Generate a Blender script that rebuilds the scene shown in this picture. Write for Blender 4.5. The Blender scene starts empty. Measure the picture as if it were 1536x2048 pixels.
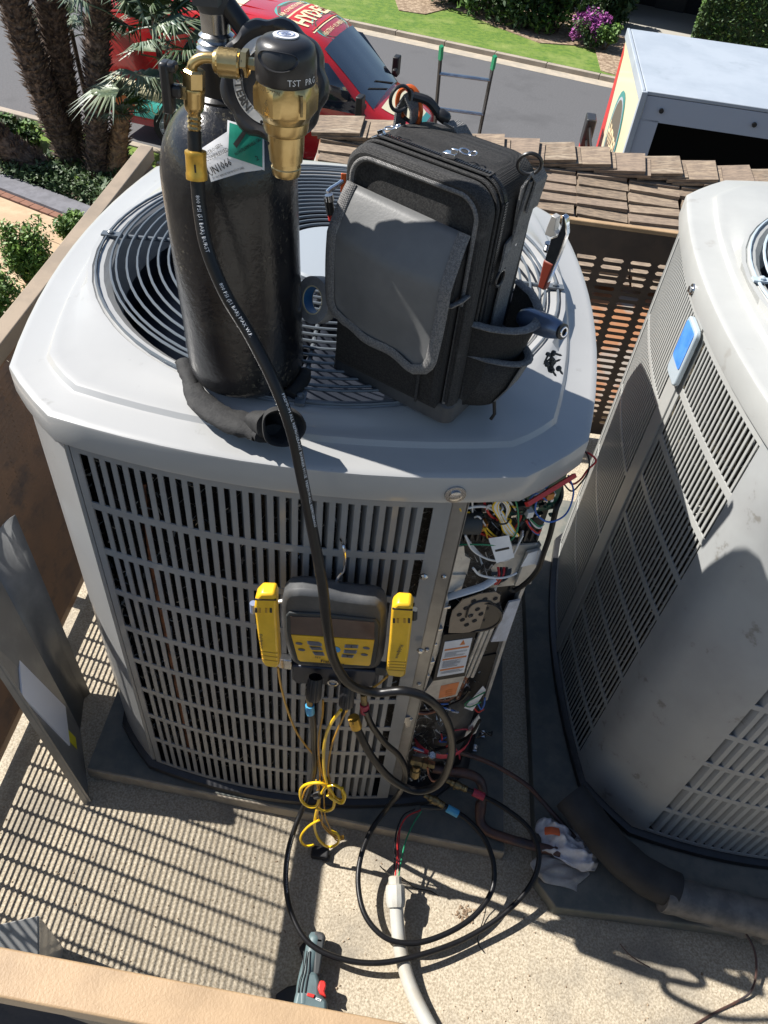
import bpy, math, random
import numpy as np
from mathutils import Matrix, Vector
random.seed(7)
rng = np.random.default_rng(7)
PI = math.pi
SC = bpy.context.scene
COL = SC.collection
# ---------------------------------------------------------------- camera
CAM = np.array([0.158, -1.361, 2.033]); PITCH = 0.807; ROLL = 0.128; FPX = 1538.0
_cp, _sp = math.cos(PITCH), math.sin(PITCH)
_F = np.array([0, _cp, -_sp]); _R0 = np.array([1.0, 0, 0]); _U0 = np.cross(_R0, _F)
_c, _s = math.cos(ROLL), math.sin(ROLL)
_R = _c * _R0 + _s * _U0; _U = -_s * _R0 + _c * _U0
cd = bpy.data.cameras.new('camera'); cam = bpy.data.objects.new('camera', cd); COL.objects.link(cam)
cd.sensor_width = 36; cd.sensor_fit = 'AUTO'; cd.lens = FPX / 2048 * 36; cd.clip_start = .02; cd.clip_end = 400
cam.matrix_world = Matrix(((_R[0], _U[0], -_F[0], CAM[0]), (_R[1], _U[1], -_F[1], CAM[1]), (_R[2], _U[2], -_F[2], CAM[2]), (0, 0, 0, 1)))
SC.camera = cam
# ---------------------------------------------------------------- light
SUNV = Vector((-.93, .20, 1.0)).normalized()
sl = bpy.data.lights.new('sun', 'SUN'); so = bpy.data.objects.new('sun', sl); COL.objects.link(so)
sl.energy = 5.0; sl.angle = math.radians(.5); sl.color = (1, .955, .89)
so.rotation_euler = SUNV.to_track_quat('Z', 'Y').to_euler()
wd = bpy.data.worlds.new('World'); SC.world = wd; wd.use_nodes = True
wn = wd.node_tree; bgn = wn.nodes['Background']
sk = wn.nodes.new('ShaderNodeTexSky'); sk.sky_type = 'NISHITA'; sk.sun_disc = False
sk.sun_elevation = math.asin(SUNV.z); sk.sun_rotation = math.atan2(SUNV.x, SUNV.y)
sk.air_density = 1.0; sk.dust_density = .6
wn.links.new(sk.outputs[0], bgn.inputs[0]); bgn.inputs[1].default_value = .068
SC.view_settings.view_transform = 'Standard'; SC.view_settings.look = 'None'
SC.view_settings.gamma = 1; SC.view_settings.exposure = .86; SC.view_settings.use_curve_mapping = False
SC.cycles.max_bounces = 8; SC.cycles.diffuse_bounces = 4; SC.cycles.glossy_bounces = 4

# ---------------------------------------------------------------- helpers
def W(u, v, ax, val):
    """point of the real plane (axis ax = val) seen at photograph pixel u, v"""
    d = _F + _R * (u - 768) / FPX - _U * (v - 1024) / FPX
    t = (val - CAM[ax]) / d[ax]
    return Vector(CAM + t * d)

MATS = {}
def M(name, col, rough=.5, metal=0., col2=None, vs=8., vmix=(.4, .6), bump=0., bs=200., coat=0., detail=4., spec=None, col3=None, v3=(.6, .7), vs3=30., stretch=None, trans=0.):
    m = bpy.data.materials.new(name); m.use_nodes = True
    nt = m.node_tree; b = nt.nodes['Principled BSDF']
    b.inputs['Base Color'].default_value = (*col, 1); b.inputs['Roughness'].default_value = rough; b.inputs['Metallic'].default_value = metal
    if coat: b.inputs['Coat Weight'].default_value = coat; b.inputs['Coat Roughness'].default_value = .05
    if trans: b.inputs['Transmission Weight'].default_value = trans
    if spec is not None: b.inputs['Specular IOR Level'].default_value = spec
    tc = nt.nodes.new('ShaderNodeTexCoord'); out = tc.outputs['Object']
    if stretch:
        mp = nt.nodes.new('ShaderNodeMapping'); mp.inputs['Scale'].default_value = stretch; nt.links.new(out, mp.inputs[0]); out = mp.outputs[0]
    def noise(scale, det=detail):
        n = nt.nodes.new('ShaderNodeTexNoise'); n.inputs['Scale'].default_value = scale; n.inputs['Detail'].default_value = det; n.inputs['Roughness'].default_value = .65
        nt.links.new(out, n.inputs['Vector']); return n
    cur = None
    if col2 is not None:
        n = noise(vs); r = nt.nodes.new('ShaderNodeMapRange'); r.inputs[1].default_value = vmix[0]; r.inputs[2].default_value = vmix[1]
        nt.links.new(n.outputs[0], r.inputs[0])
        mx = nt.nodes.new('ShaderNodeMix'); mx.data_type = 'RGBA'; mx.inputs[6].default_value = (*col, 1); mx.inputs[7].default_value = (*col2, 1)
        nt.links.new(r.outputs[0], mx.inputs[0]); cur = mx.outputs[2]
    if col3 is not None:
        n = noise(vs3); r = nt.nodes.new('ShaderNodeMapRange'); r.inputs[1].default_value = v3[0]; r.inputs[2].default_value = v3[1]
        nt.links.new(n.outputs[0], r.inputs[0])
        mx = nt.nodes.new('ShaderNodeMix'); mx.data_type = 'RGBA'; mx.inputs[6].default_value = (*col, 1); mx.inputs[7].default_value = (*col3, 1)
        if cur: nt.links.new(cur, mx.inputs[6])
        nt.links.new(r.outputs[0], mx.inputs[0]); cur = mx.outputs[2]
    if cur: nt.links.new(cur, b.inputs['Base Color'])
    if bump:
        n = noise(bs, 3.); bp = nt.nodes.new('ShaderNodeBump'); bp.inputs['Strength'].default_value = bump; bp.inputs['Distance'].default_value = .002 if bs > 30 else .02
        nt.links.new(n.outputs[0], bp.inputs['Height']); nt.links.new(bp.outputs[0], b.inputs['Normal'])
    MATS[name] = m; return m

def weave(name, col, col2, scale=900., rough=.85, strength=.6):
    """cloth: two crossed waves give the thread relief"""
    m = M(name, col, rough, col2=col2, vs=430, vmix=(.42, .60), col3=tuple(c * 1.5 for c in col2), v3=(.60, .74), vs3=22, spec=.3); nt = m.node_tree; b = nt.nodes['Principled BSDF']
    tc = nt.nodes.new('ShaderNodeTexCoord'); hs = []
    for d in ('X', 'Z'):
        w = nt.nodes.new('ShaderNodeTexWave'); w.bands_direction = d; w.inputs['Scale'].default_value = scale / 5; w.inputs['Distortion'].default_value = .6
        nt.links.new(tc.outputs['Object'], w.inputs[0]); hs.append(w.outputs['Fac'])
    mu = nt.nodes.new('ShaderNodeMath'); mu.operation = 'MULTIPLY'; nt.links.new(hs[0], mu.inputs[0]); nt.links.new(hs[1], mu.inputs[1])
    bp = nt.nodes.new('ShaderNodeBump'); bp.inputs['Strength'].default_value = strength; bp.inputs['Distance'].default_value = .0015
    nt.links.new(mu.outputs[0], bp.inputs['Height']); nt.links.new(bp.outputs[0], b.inputs['Normal'])
    return m

class MB:
    def __init__(s): s.v = []; s.f = []
    def add(s, vs, fs, T=None):
        o = len(s.v)
        if T is not None: vs = [T @ Vector(p) for p in vs]
        s.v += [tuple(p) for p in vs]; s.f += [tuple(i + o for i in f) for f in fs]; return s
    def box(s, c, d, T=None, top=1.0):
        x, y, z = d[0] / 2, d[1] / 2, d[2] / 2
        vs = [(c[0] + a * x * (top if k > 0 else 1), c[1] + b * y * (top if k > 0 else 1), c[2] + k * z) for k in (-1, 1) for a, b in ((-1, -1), (1, -1), (1, 1), (-1, 1))]
        return s.add(vs, [(3, 2, 1, 0), (4, 5, 6, 7), (0, 1, 5, 4), (1, 2, 6, 5), (2, 3, 7, 6), (3, 0, 4, 7)], T)
    def prism(s, poly, z0, z1, T=None):
        n = len(poly); vs = [(p[0], p[1], z0) for p in poly] + [(p[0], p[1], z1) for p in poly]
        fs = [tuple(range(n - 1, -1, -1)), tuple(range(n, 2 * n))] + [(i, (i + 1) % n, n + (i + 1) % n, n + i) for i in range(n)]
        return s.add(vs, fs, T)
    def lathe(s, prof, T=None, n=24, cap=True):
        """prof: (radius, z) pairs about the z axis"""
        vs = []; fs = []
        for r, z in prof: vs += [(r * math.cos(2 * PI * k / n), r * math.sin(2 * PI * k / n), z) for k in range(n)]
        for i in range(len(prof) - 1):
            for k in range(n): fs.append((i * n + k, i * n + (k + 1) % n, (i + 1) * n + (k + 1) % n, (i + 1) * n + k))
        if cap: fs.append(tuple(range(n - 1, -1, -1))); fs.append(tuple((len(prof) - 1) * n + k for k in range(n)))
        return s.add(vs, fs, T)
    def tube(s, pts, r, n=10, closed=False, flat=None):
        pts = [Vector(p) for p in pts]; m = len(pts)
        rr = r if hasattr(r, '__len__') else [r] * m
        tang = [((pts[(i + 1) % m] if closed or i < m - 1 else pts[i]) - (pts[i - 1] if closed or i > 0 else pts[i])).normalized() for i in range(m)]
        up = Vector((0, 0, 1)) if abs(tang[0].z) < .9 else Vector((1, 0, 0))
        a = tang[0].cross(up).normalized(); vs = []; fs = []
        for i in range(m):
            t = tang[i]; a = (a - t * a.dot(t)).normalized(); b = t.cross(a)
            fl = flat or 1.
            vs += [pts[i] + (a * math.cos(2 * PI * k / n) + b * math.sin(2 * PI * k / n) * fl) * rr[i] for k in range(n)]
        for i in range(m if closed else m - 1):
            j = (i + 1) % m
            for k in range(n): fs.append((i * n + k, i * n + (k + 1) % n, j * n + (k + 1) % n, j * n + k))
        if not closed: fs.append(tuple(range(n - 1, -1, -1))); fs.append(tuple((m - 1) * n + k for k in range(n)))
        return s.add(vs, fs)
    def torus(s, R, r, T=None, n=48, k=6, zs=1.):
        vs = []; fs = []
        for i in range(n):
            a = 2 * PI * i / n
            for j in range(k):
                b = 2 * PI * j / k; q = R + r * math.cos(b); vs.append((q * math.cos(a), q * math.sin(a), r * math.sin(b) * zs))
        for i in range(n):
            for j in range(k): fs.append((i * k + j, ((i + 1) % n) * k + j, ((i + 1) % n) * k + (j + 1) % k, i * k + (j + 1) % k))
        return s.add(vs, fs, T)
    def ribbon(s, pts, w, side, th=.002):
        """flat band along pts, width w along side vector(s)"""
        vs = []; fs = []; m = len(pts)
        for i, p in enumerate(pts):
            p = Vector(p); sd = Vector(side[i] if hasattr(side[0], '__len__') else side).normalized()
            t = Vector(pts[min(i + 1, m - 1)]) - Vector(pts[max(i - 1, 0)]); nn = t.cross(sd).normalized() * th
            vs += [p - sd * w / 2 - nn / 2, p + sd * w / 2 - nn / 2, p + sd * w / 2 + nn / 2, p - sd * w / 2 + nn / 2]
        for i in range(m - 1):
            for k in range(4): fs.append((i * 4 + k, i * 4 + (k + 1) % 4, (i + 1) * 4 + (k + 1) % 4, (i + 1) * 4 + k))
        fs += [(3, 2, 1, 0), tuple((m - 1) * 4 + k for k in range(4))]
        return s.add(vs, fs)

def spline(pts, k=6):
    P = [Vector(p) for p in pts]; P = [P[0] * 2 - P[1]] + P + [P[-1] * 2 - P[-2]]; out = []
    for i in range(1, len(P) - 2):
        for j in range(k):
            t = j / k; a, b, c, d = P[i - 1:i + 3]
            out.append(.5 * ((2 * b) + (c - a) * t + (2 * a - 5 * b + 4 * c - d) * t * t + (3 * b - a - 3 * c + d) * t ** 3))
    out.append(P[-2]); return out

def tag(o, label=None, cat=None, group=None, kind=None):
    if label: o['label'] = label
    if cat: o['category'] = cat
    if group: o['group'] = group
    if kind: o['kind'] = kind
    return o

ORG = {}
def obj(name, mb, mat, parent=None, smooth=35, bevel=0., local=False, origin=None, label=None, solid=0.):
    """one mesh object; vertices are world positions unless local"""
    me = bpy.data.meshes.new(name); V = mb.v
    if parent is not None and not local:
        inv = ORG[parent.name].inverted(); V = [tuple(inv @ Vector(p)) for p in V]
    if parent is None and not local:
        if origin is None:
            a = np.array(V); origin = (float(a[:, 0].mean()), float(a[:, 1].mean()), float(a[:, 2].min()))
        V = [(p[0] - origin[0], p[1] - origin[1], p[2] - origin[2]) for p in V]
    me.from_pydata(V, [], mb.f)
    me.materials.append(mat if not isinstance(mat, str) else MATS[mat])
    if smooth:
        me.shade_smooth(); me.set_sharp_from_angle(angle=math.radians(smooth))
    o = bpy.data.objects.new(name, me); COL.objects.link(o)
    if parent is not None:
        o.parent = parent; ORG[o.name] = ORG[parent.name]
    else:
        if origin is not None: o.location = origin
        ORG[o.name] = Matrix.Translation(origin or (0, 0, 0))
    if bevel:
        b = o.modifiers.new('bevel', 'BEVEL'); b.width = bevel; b.segments = 2; b.limit_method = 'ANGLE'; b.angle_limit = math.radians(40)
    if solid:
        q = o.modifiers.new('solid', 'SOLIDIFY'); q.thickness = solid
    if label: o['label'] = label
    return o

def thing(name, loc, label, cat, group=None, rz=0.):
    o = bpy.data.objects.new(name, None); COL.objects.link(o); o.empty_display_size = .1
    o.location = loc; o.rotation_euler = (0, 0, rz)
    ORG[o.name] = Matrix.Translation(loc) @ Matrix.Rotation(rz, 4, 'Z')
    return tag(o, label, cat, group)

def part(src, parent, loc=None, rot=None, name=None):
    """another piece sharing src's mesh"""
    c = src.copy(); COL.objects.link(c); c.parent = parent; ORG[c.name] = ORG[parent.name]
    if loc is not None: c.location = loc
    if rot is not None: c.rotation_euler = rot
    return c

def frame(o, x, y):
    """matrix with origin o, axes x, y and their normal"""
    x = Vector(x).normalized(); y = Vector(y); z = x.cross(y).normalized(); y = z.cross(x)
    return Matrix(((x.x, y.x, z.x, o[0]), (x.y, y.y, z.y, o[1]), (x.z, y.z, z.z, o[2]), (0, 0, 0, 1)))

def aim(o, d):
    """matrix whose z axis points along d"""
    return Matrix.Translation(Vector(o)) @ Vector(d).to_track_quat('Z', 'Y').to_matrix().to_4x4()

def text2d(s, size=1., bold=0., align='CENTER', shear=0., extr=0., res=2, squeeze=1.):
    cu = bpy.data.curves.new('t', 'FONT'); cu.body = s; cu.size = size; cu.align_x = align; cu.align_y = 'CENTER'; cu.offset = bold; cu.resolution_u = res; cu.shear = shear; cu.extrude = extr
    o = bpy.data.objects.new('t', cu); COL.objects.link(o)
    bpy.context.view_layer.update(); dg = bpy.context.evaluated_depsgraph_get()
    me = bpy.data.meshes.new_from_object(o.evaluated_get(dg))
    vs = [(v.co.x * squeeze, v.co.y, v.co.z) for v in me.vertices]; fs = [tuple(p.vertices) for p in me.polygons]
    bpy.data.objects.remove(o); bpy.data.meshes.remove(me); bpy.data.curves.remove(cu)
    return vs, fs

def lettering(s, size, mat, parent, T, name='lettering', **k):
    vs, fs = text2d(s, size, **k); mb = MB().add(vs, fs, T)
    return obj(name, mb, mat, parent, smooth=0)

# ---------------------------------------------------------------- materials
M('floor_grit', (.52, .455, .35), .95, col2=(.30, .25, .18), vs=190, vmix=(.38, .62), bump=1., bs=170, col3=(.20, .18, .15), v3=(.50, .78), vs3=4.)
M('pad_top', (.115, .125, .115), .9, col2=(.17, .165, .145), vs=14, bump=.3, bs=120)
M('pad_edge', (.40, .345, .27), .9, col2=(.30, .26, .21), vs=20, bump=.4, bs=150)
M('unit_grey', (.36, .362, .358), .30, coat=.3, col2=(.335, .337, .333), vs=3, bump=.02, bs=300, col3=(.29, .29, .28), v3=(.66, .74), vs3=25)
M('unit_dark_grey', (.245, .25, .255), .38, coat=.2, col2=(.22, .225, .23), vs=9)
M('old_beige', (.37, .375, .362), .42, coat=.1, col2=(.32, .325, .315), vs=5, vmix=(.35, .75), col3=(.27, .26, .24), v3=(.64, .76), vs3=14)
M('old_panel', (.33, .34, .34), .42, col2=(.28, .285, .285), vs=5, vmix=(.4, .7), col3=(.20, .195, .18), v3=(.62, .7), vs3=20)
M('coil', (.012, .013, .016), .35, metal=.3, col2=(.10, .105, .11), vs=130, vmix=(.55, .68), bump=1., bs=160)
M('coil_dusty', (.02, .018, .014), .6, metal=.1, col2=(.20, .17, .11), vs=90, vmix=(.5, .68), bump=1., bs=120)
M('wire_guard', (.10, .115, .13), .3, coat=.3)
M('fan_dark', (.018, .022, .032), .45)
M('fan_cap', (.27, .30, .33), .4)
M('ferrule_gold', (.66, .40, .07), .32, metal=.7, col2=(.5, .3, .05), vs=40)
M('black_rubber', (.008, .008, .009), .36, spec=.35, col2=(.02, .019, .018), vs=40, vmix=(.55, .75), bump=.1, bs=300)
M('black_plastic', (.014, .014, .016), .35, col2=(.022, .022, .024), vs=30)
M('grey_rubber', (.055, .057, .06), .5, col2=(.10, .10, .10), vs=25, vmix=(.45, .8), bump=.15, bs=120)
M('brass', (.56, .42, .20), .30, metal=.95, col2=(.42, .30, .12), vs=22, vmix=(.4, .75), bump=.08, bs=150)
M('brass_old', (.33, .25, .12), .45, metal=.9, col2=(.16, .13, .08), vs=60)
M('steel', (.55, .56, .57), .25, metal=1., col2=(.4, .4, .42), vs=30)
M('galvanised', (.58, .57, .54), .42, metal=.45, col2=(.42, .41, .39), vs=18, bump=.05, bs=80)
M('copper', (.42, .19, .11), .4, metal=.85, col2=(.14, .08, .07), vs=25, vmix=(.35, .65))
M('copper_dull', (.16, .085, .065), .5, metal=.6, col2=(.07, .06, .065), vs=18, vmix=(.35, .65), col3=(.3, .3, .32), v3=(.66, .75), vs3=22)
M('yellow_plastic', (.86, .50, .02), .38, col2=(.74, .42, .015), vs=18, coat=.2)
M('yellow_wire', (.80, .50, .01), .35, coat=.3)
M('amber_wire', (.45, .23, .02), .4)
M('white_plastic', (.72, .72, .70), .5)
M('paper_white', (.75, .76, .78), .6, col2=(.66, .67, .7), vs=15)
M('print_black', (.015, .015, .015), .6)
M('print_white', (.75, .75, .75), .6)
M('print_orange', (.62, .2, .05), .6)
M('label_orange', (.7, .22, .07), .6, col2=(.6, .2, .08), vs=40)
M('green_label', (.01, .22, .15), .45, col2=(.02, .26, .19), vs=30)
M('pcb', (.02, .09, .05), .4, col2=(.01, .05, .035), vs=160, vmix=(.4, .6), col3=(.4, .33, .15), v3=(.66, .68), vs3=300)
M('red_wire', (.5, .02, .02), .4); M('blue_wire', (.03, .12, .42), .4); M('green_wire', (.01, .2, .09), .4)
M('white_wire', (.68, .68, .68), .4); M('orange_part', (.5, .18, .03), .5)
M('red_plastic', (.55, .03, .025), .4); M('blue_band', (.05, .33, .62), .45, col2=(.10, .4, .6), vs=50); M('red_band', (.4, .03, .06), .5)
M('rail_tan', (.39, .265, .15), .55, col2=(.32, .215, .12), vs=12, bump=.35, bs=260)
M('rail_brown', (.30, .235, .17), .5, col2=(.24, .19, .14), vs=9, bump=.15, bs=200)
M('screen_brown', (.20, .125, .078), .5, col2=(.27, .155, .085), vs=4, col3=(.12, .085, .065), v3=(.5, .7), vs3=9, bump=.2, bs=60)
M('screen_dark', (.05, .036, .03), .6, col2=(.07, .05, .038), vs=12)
M('screen_rust', (.34, .155, .07), .7, col2=(.30, .26, .22), vs=3, vmix=(.48, .56), bump=.3, bs=60)
M('screen_inner', (.20, .13, .09), .6)
M('tank_black', (.007, .008, .011), .24, col2=(.020, .020, .020), vs=16, vmix=(.45, .65), bump=.4, bs=90, col3=(.20, .18, .13), v3=(.55, .72), vs3=150, detail=10)
M('clear_glass', (.02, .03, .05), .08, spec=.8)
M('asphalt', (.112, .112, .115), .85, col2=(.082, .082, .086), vs=30, bump=.3, bs=60, col3=(.075, .075, .078), v3=(.52, .68), vs3=.5)
M('concrete', (.42, .36, .28), .85, col2=(.34, .30, .24), vs=3)
M('kerb_stone', (.36, .31, .25), .85, col2=(.29, .25, .20), vs=4)
M('grass', (.125, .20, .022), .9, col2=(.07, .145, .015), vs=6., bump=.8, bs=25, col3=(.20, .25, .06), v3=(.48, .70), vs3=.9)
M('mulch', (.20, .14, .09), .95, col2=(.38, .29, .20), vs=9, vmix=(.45, .6), bump=.8, bs=20)
M('soil', (.07, .055, .04), .95, col2=(.11, .09, .06), vs=5)
M('leaf_dark', (.022, .055, .016), .6, col2=(.05, .09, .022), vs=3)
M('leaf_mid', (.055, .13, .02), .55, col2=(.10, .18, .03), vs=4)
M('leaf_light', (.14, .24, .035), .55, col2=(.08, .17, .02), vs=5)
M('flower_purple', (.32, .07, .28), .6)
M('palm_blue', (.085, .14, .10), .45, col2=(.17, .21, .12), vs=3)
M('palm_bark', (.05, .034, .026), .9, col2=(.22, .16, .12), vs=14, vmix=(.42, .72))
M('palm_bark_light', (.42, .27, .15), .85, col2=(.20, .13, .08), vs=12)
M('tile_a', (.245, .185, .13), .85, col2=(.13, .10, .075), vs=20, stretch=(1, 6, 6), bump=.5, bs=90, col3=(.33, .27, .20), v3=(.55, .7), vs3=6)
M('tile_b', (.31, .24, .17), .85, col2=(.18, .135, .10), vs=16, stretch=(1, 7, 6), bump=.5, bs=90, col3=(.14, .11, .09), v3=(.58, .72), vs3=5)
M('tile_c', (.17, .13, .10), .85, col2=(.27, .205, .15), vs=18, stretch=(1, 6, 6), bump=.5, bs=90)
M('van_red', (.50, .018, .022), .22, coat=.8, col2=(.44, .015, .02), vs=2)
M('van_teal', (.03, .30, .27), .3, coat=.5); M('van_cream', (.72, .66, .45), .35, coat=.4)
M('van_black', (.01, .01, .011), .5); M('tyre', (.012, .012, .012), .8)
M('van_glass', (.012, .02, .035), .06, coat=1., spec=.9)
M('truck_white', (.36, .40, .45), .4, col2=(.32, .36, .41), vs=1.5, col3=(.26, .30, .34), v3=(.60, .72), vs3=1.4)
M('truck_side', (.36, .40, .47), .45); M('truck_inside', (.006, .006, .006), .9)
M('logo_red', (.52, .03, .03), .4); M('logo_cream', (.75, .62, .38), .5); M('logo_teal', (.10, .38, .34), .5); M('logo_dark', (.10, .09, .07), .6)
M('paver_tan', (.50, .365, .235), .9, col2=(.42, .30, .19), vs=4, bump=.3, bs=40)
M('brick_red', (.24, .115, .075), .9, col2=(.18, .09, .06), vs=9)
M('wall_grey', (.17, .17, .19), .9, col2=(.13, .13, .145), vs=5)
M('stucco', (.36, .34, .30), .9); M('siding', (.62, .62, .60), .7); M('dark_opening', (.01, .01, .012), .8)
M('towel', (.62, .63, .68), .95, col2=(.50, .50, .52), vs=20, bump=.6, bs=250); M('towel_dirty', (.42, .40, .38), .95, col2=(.30, .28, .26), vs=14, bump=.6, bs=250)
M('towel_orange', (.6, .12, .04), .9)
M('foam_black', (.018, .018, .02), .75, col2=(.03, .03, .032), vs=12, bump=.25, bs=60)
M('foam_tape', (.10, .10, .10), .55, col2=(.18, .17, .16), vs=18, bump=.25, bs=40)
M('conduit_grey', (.42, .42, .39), .5, col2=(.38, .345, .28), vs=9, vmix=(.45, .7))
M('drill_teal', (.10, .15, .16), .5, col2=(.075, .11, .12), vs=20); M('drill_rubber', (.03, .035, .038), .6)
M('tape_grey', (.27, .27, .275), .6, col2=(.22, .22, .225), vs=90); M('tape_blue', (.02, .14, .34), .5); M('cardboard', (.72, .62, .4), .8)
M('blue_metal', (.13, .17, .25), .28, metal=.5); M('orange_anodised', (.6, .12, .03), .3, metal=.5)
M('wrench_grip', (.16, .026, .014), .5); M('chrome', (.8, .8, .82), .12, metal=1.)
M('badge_blue', (.05, .23, .72), .3, coat=.4, col2=(.09, .30, .8), vs=25); M('badge_rim', (.40, .47, .52), .3, coat=.3)
M('booklet', (.78, .82, .92), .5); M('booklet_blue', (.10, .2, .62), .5); M('yellow_label', (.75, .68, .02), .5)
M('panel_metal', (.19, .195, .20), .35, metal=.2, col2=(.26, .265, .265), vs=8, vmix=(.45, .7))
M('panel_edge', (.30, .30, .30), .3, metal=.7, col2=(.24, .24, .24), vs=9)
M('screen_lcd', (.11, .075, .06), .15, coat=1., col2=(.16, .11, .085), vs=6)
M('btn', (.20, .24, .36), .4); M('btn_blue', (.05, .3, .6), .4)
weave('cordura', (.016, .016, .017), (.034, .033, .032), 900)
weave('cordura_grey', (.026, .026, .027), (.052, .051, .050), 900)
weave('webbing', (.12, .12, .122), (.21, .205, .20), 700)
M('leatherette', (.115, .118, .12), .5, col2=(.145, .147, .148), vs=9, bump=.12, bs=220)
M('boot_rubber', (.03, .032, .036), .5, col2=(.06, .06, .062), vs=14, bump=.2, bs=90)
M('glove', (.012, .012, .013), .8, col2=(.022, .022, .022), vs=60, bump=.5, bs=250)

# dust and scuffs on the bottle come in patches: the speckle is masked by a slow noise
def patchy():
    nt = MATS['tank_black'].node_tree; tc = nt.nodes.new('ShaderNodeTexCoord'); n = nt.nodes.new('ShaderNodeTexNoise'); n.inputs['Scale'].default_value = 9; n.inputs['Detail'].default_value = 5
    nt.links.new(tc.outputs['Object'], n.inputs['Vector']); r = nt.nodes.new('ShaderNodeMapRange'); r.inputs[1].default_value = .50; r.inputs[2].default_value = .66; nt.links.new(n.outputs[0], r.inputs[0])
    last = [x for x in nt.nodes if x.bl_idname == 'ShaderNodeMix'][-1]; src = last.inputs[0].links[0].from_socket
    m = nt.nodes.new('ShaderNodeMath'); m.operation = 'MULTIPLY'; nt.links.new(src, m.inputs[0]); nt.links.new(r.outputs[0], m.inputs[1]); nt.links.new(m.outputs[0], last.inputs[0])
patchy()
# ================================================================ setting
def slab(name, poly, z0, z1, mat, **k):
    return tag(obj(name, MB().prism(poly, z0, z1), mat, smooth=0, **k), kind='structure')
slab('floor', [(-.80, -1.2), (2.6, -1.2), (2.6, 1.28), (-.80, 1.28)], -.08, 0, 'floor_grit')

GZ = -4.58
def G(u, v, z=GZ): return W(u, v, 2, z)
# ground sheets, 4 mm apart
tag(obj('ground', MB().prism([(-90, -30), (90, -30), (90, 140), (-90, 140)], GZ - .6, GZ - .02), 'soil', smooth=0), kind='structure')
kdir = (G(1230, 160) - G(720, 50)).normalized(); kn = Vector((-kdir.y, kdir.x, 0))
far0 = G(720, 55); near0 = G(285, 298)
def strip(name, p, d0, d1, l0, l1, z0, z1, mat):
    c = [p + kdir * l0 + kn * d0, p + kdir * l1 + kn * d0, p + kdir * l1 + kn * d1, p + kdir * l0 + kn * d1]
    return tag(obj(name, MB().prism([(q.x, q.y) for q in c], z0, z1), mat, smooth=0), kind='structure')
sw = (far0 - near0).dot(kn)
strip('street', near0, -.05, sw + .2, -60, 60, GZ - .3, GZ, 'asphalt')
strip('gutter', far0, -.55, -.02, -60, 60, GZ - .2, GZ + .006, 'concrete')

ks = thing('kerb', (far0.x, far0.y, GZ), 'long pale concrete kerb along the far side of the street', 'kerb')
src = None
for i in range(-9, 10):
    a = far0 + kdir * (i * 1.5 + .4)
    mb = MB().box((0, 0, .065), (1.485, .17, .13))
    if src is None:
        src = obj('kerb_stone', mb, 'kerb_stone', ks, local=True, bevel=.012); o = src
    else: o = part(src, ks)
    q = a - Vector((far0.x, far0.y, 0)); o.location = (q.x, q.y, 0); o.rotation_euler = (0, 0, math.atan2(kdir.y, kdir.x))
ks2 = thing('kerb', (near0.x, near0.y, GZ), 'pale kerb on the near side of the street beside the palms', 'kerb')
for i in range(-9, 6):
    a = near0 + kdir * (i * 1.5) - kn * .12
    o = part(src, ks2); q = a - Vector((near0.x, near0.y, 0)); o.location = (q.x, q.y, 0); o.rotation_euler = (0, 0, math.atan2(kdir.y, kdir.x))
strip('lawn', far0, .16, 30, -60, 60, GZ - .2, GZ + .11, 'grass')
strip('front_lawn', near0, -2.1, -.22, -2.6, 5, GZ - .2, GZ + .1, 'grass')
def sheet(name, px, z, mat, th=.3):
    c = [G(u, v, z) for u, v in px]; return tag(obj(name, MB().prism([(q.x, q.y) for q in c][::-1], z - th, z), mat, smooth=0), kind='structure')
sheet('mulch_bed', [(770, -60), (798, 20), (850, 28), (905, 14), (1000, 55), (1080, 85), (1150, 90), (1190, 96), (1202, 140), (1240, 152), (1310, 170), (1600, 230), (1600, -60)], GZ + .135, 'mulch')
sheet('porch_floor', [(1180, 60), (1290, 80), (1480, 110), (1480, -20), (1190, -20)], GZ + .16, 'stucco')

# ---------------------------------------------------------------- building under the roof well
bt = thing('building', (1.5, 0, GZ), 'stucco building below the fenced rooftop well', 'building')
obj('wall', MB().prism([(-.80, -6), (6, -6), (6, 4.6), (-.6, 4.6), (-.6, 1.3), (-.80, 1.3)], GZ, -.09), 'stucco', bt, smooth=0)
obj('coping', MB().box((.9, 1.31, .0), (3.4, .1, .10)), 'rail_brown', bt, smooth=0)

# ---------------------------------------------------------------- tiled roof behind the screen
RY, RZ, SL = 2.77, .50, math.radians(20)
rt = thing('tiled_roof', (.8, RY, RZ), 'brown concrete tile roof rising to a ridge beyond the back screen', 'roof')
x0, x1 = -.42, 3.6
zb = RZ - (RY - 1.42) * math.tan(SL)
obj('roof_deck', MB().add([(x0, 1.42, zb - .05), (x1, 1.42, zb - .05), (x1, RY, RZ - .05), (x0, RY, RZ - .05), (x1, 4.9, RZ - .95), (x0, 4.9, RZ - .95), (x0, 1.42, zb - .4), (x1, 1.42, zb - .4), (x1, 4.9, zb - .6), (x0, 4.9, zb - .6)],
    [(0, 1, 2, 3), (3, 2, 4, 5), (0, 6, 7, 1), (5, 4, 8, 9), (6, 9, 8, 7), (0, 3, 5, 9, 6), (1, 7, 8, 4, 2)]), 'screen_rust', rt, smooth=0)
tiles = [obj('roof_tile', MB().box((0, 0, .009), (.252, .115, .018)), m, rt, smooth=0, local=True) for m in ('tile_a', 'tile_b', 'tile_c')]
for t in tiles: t.hide_render = False
n = 0; first = {0: 1, 1: 1, 2: 1}
ex = .068
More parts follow.
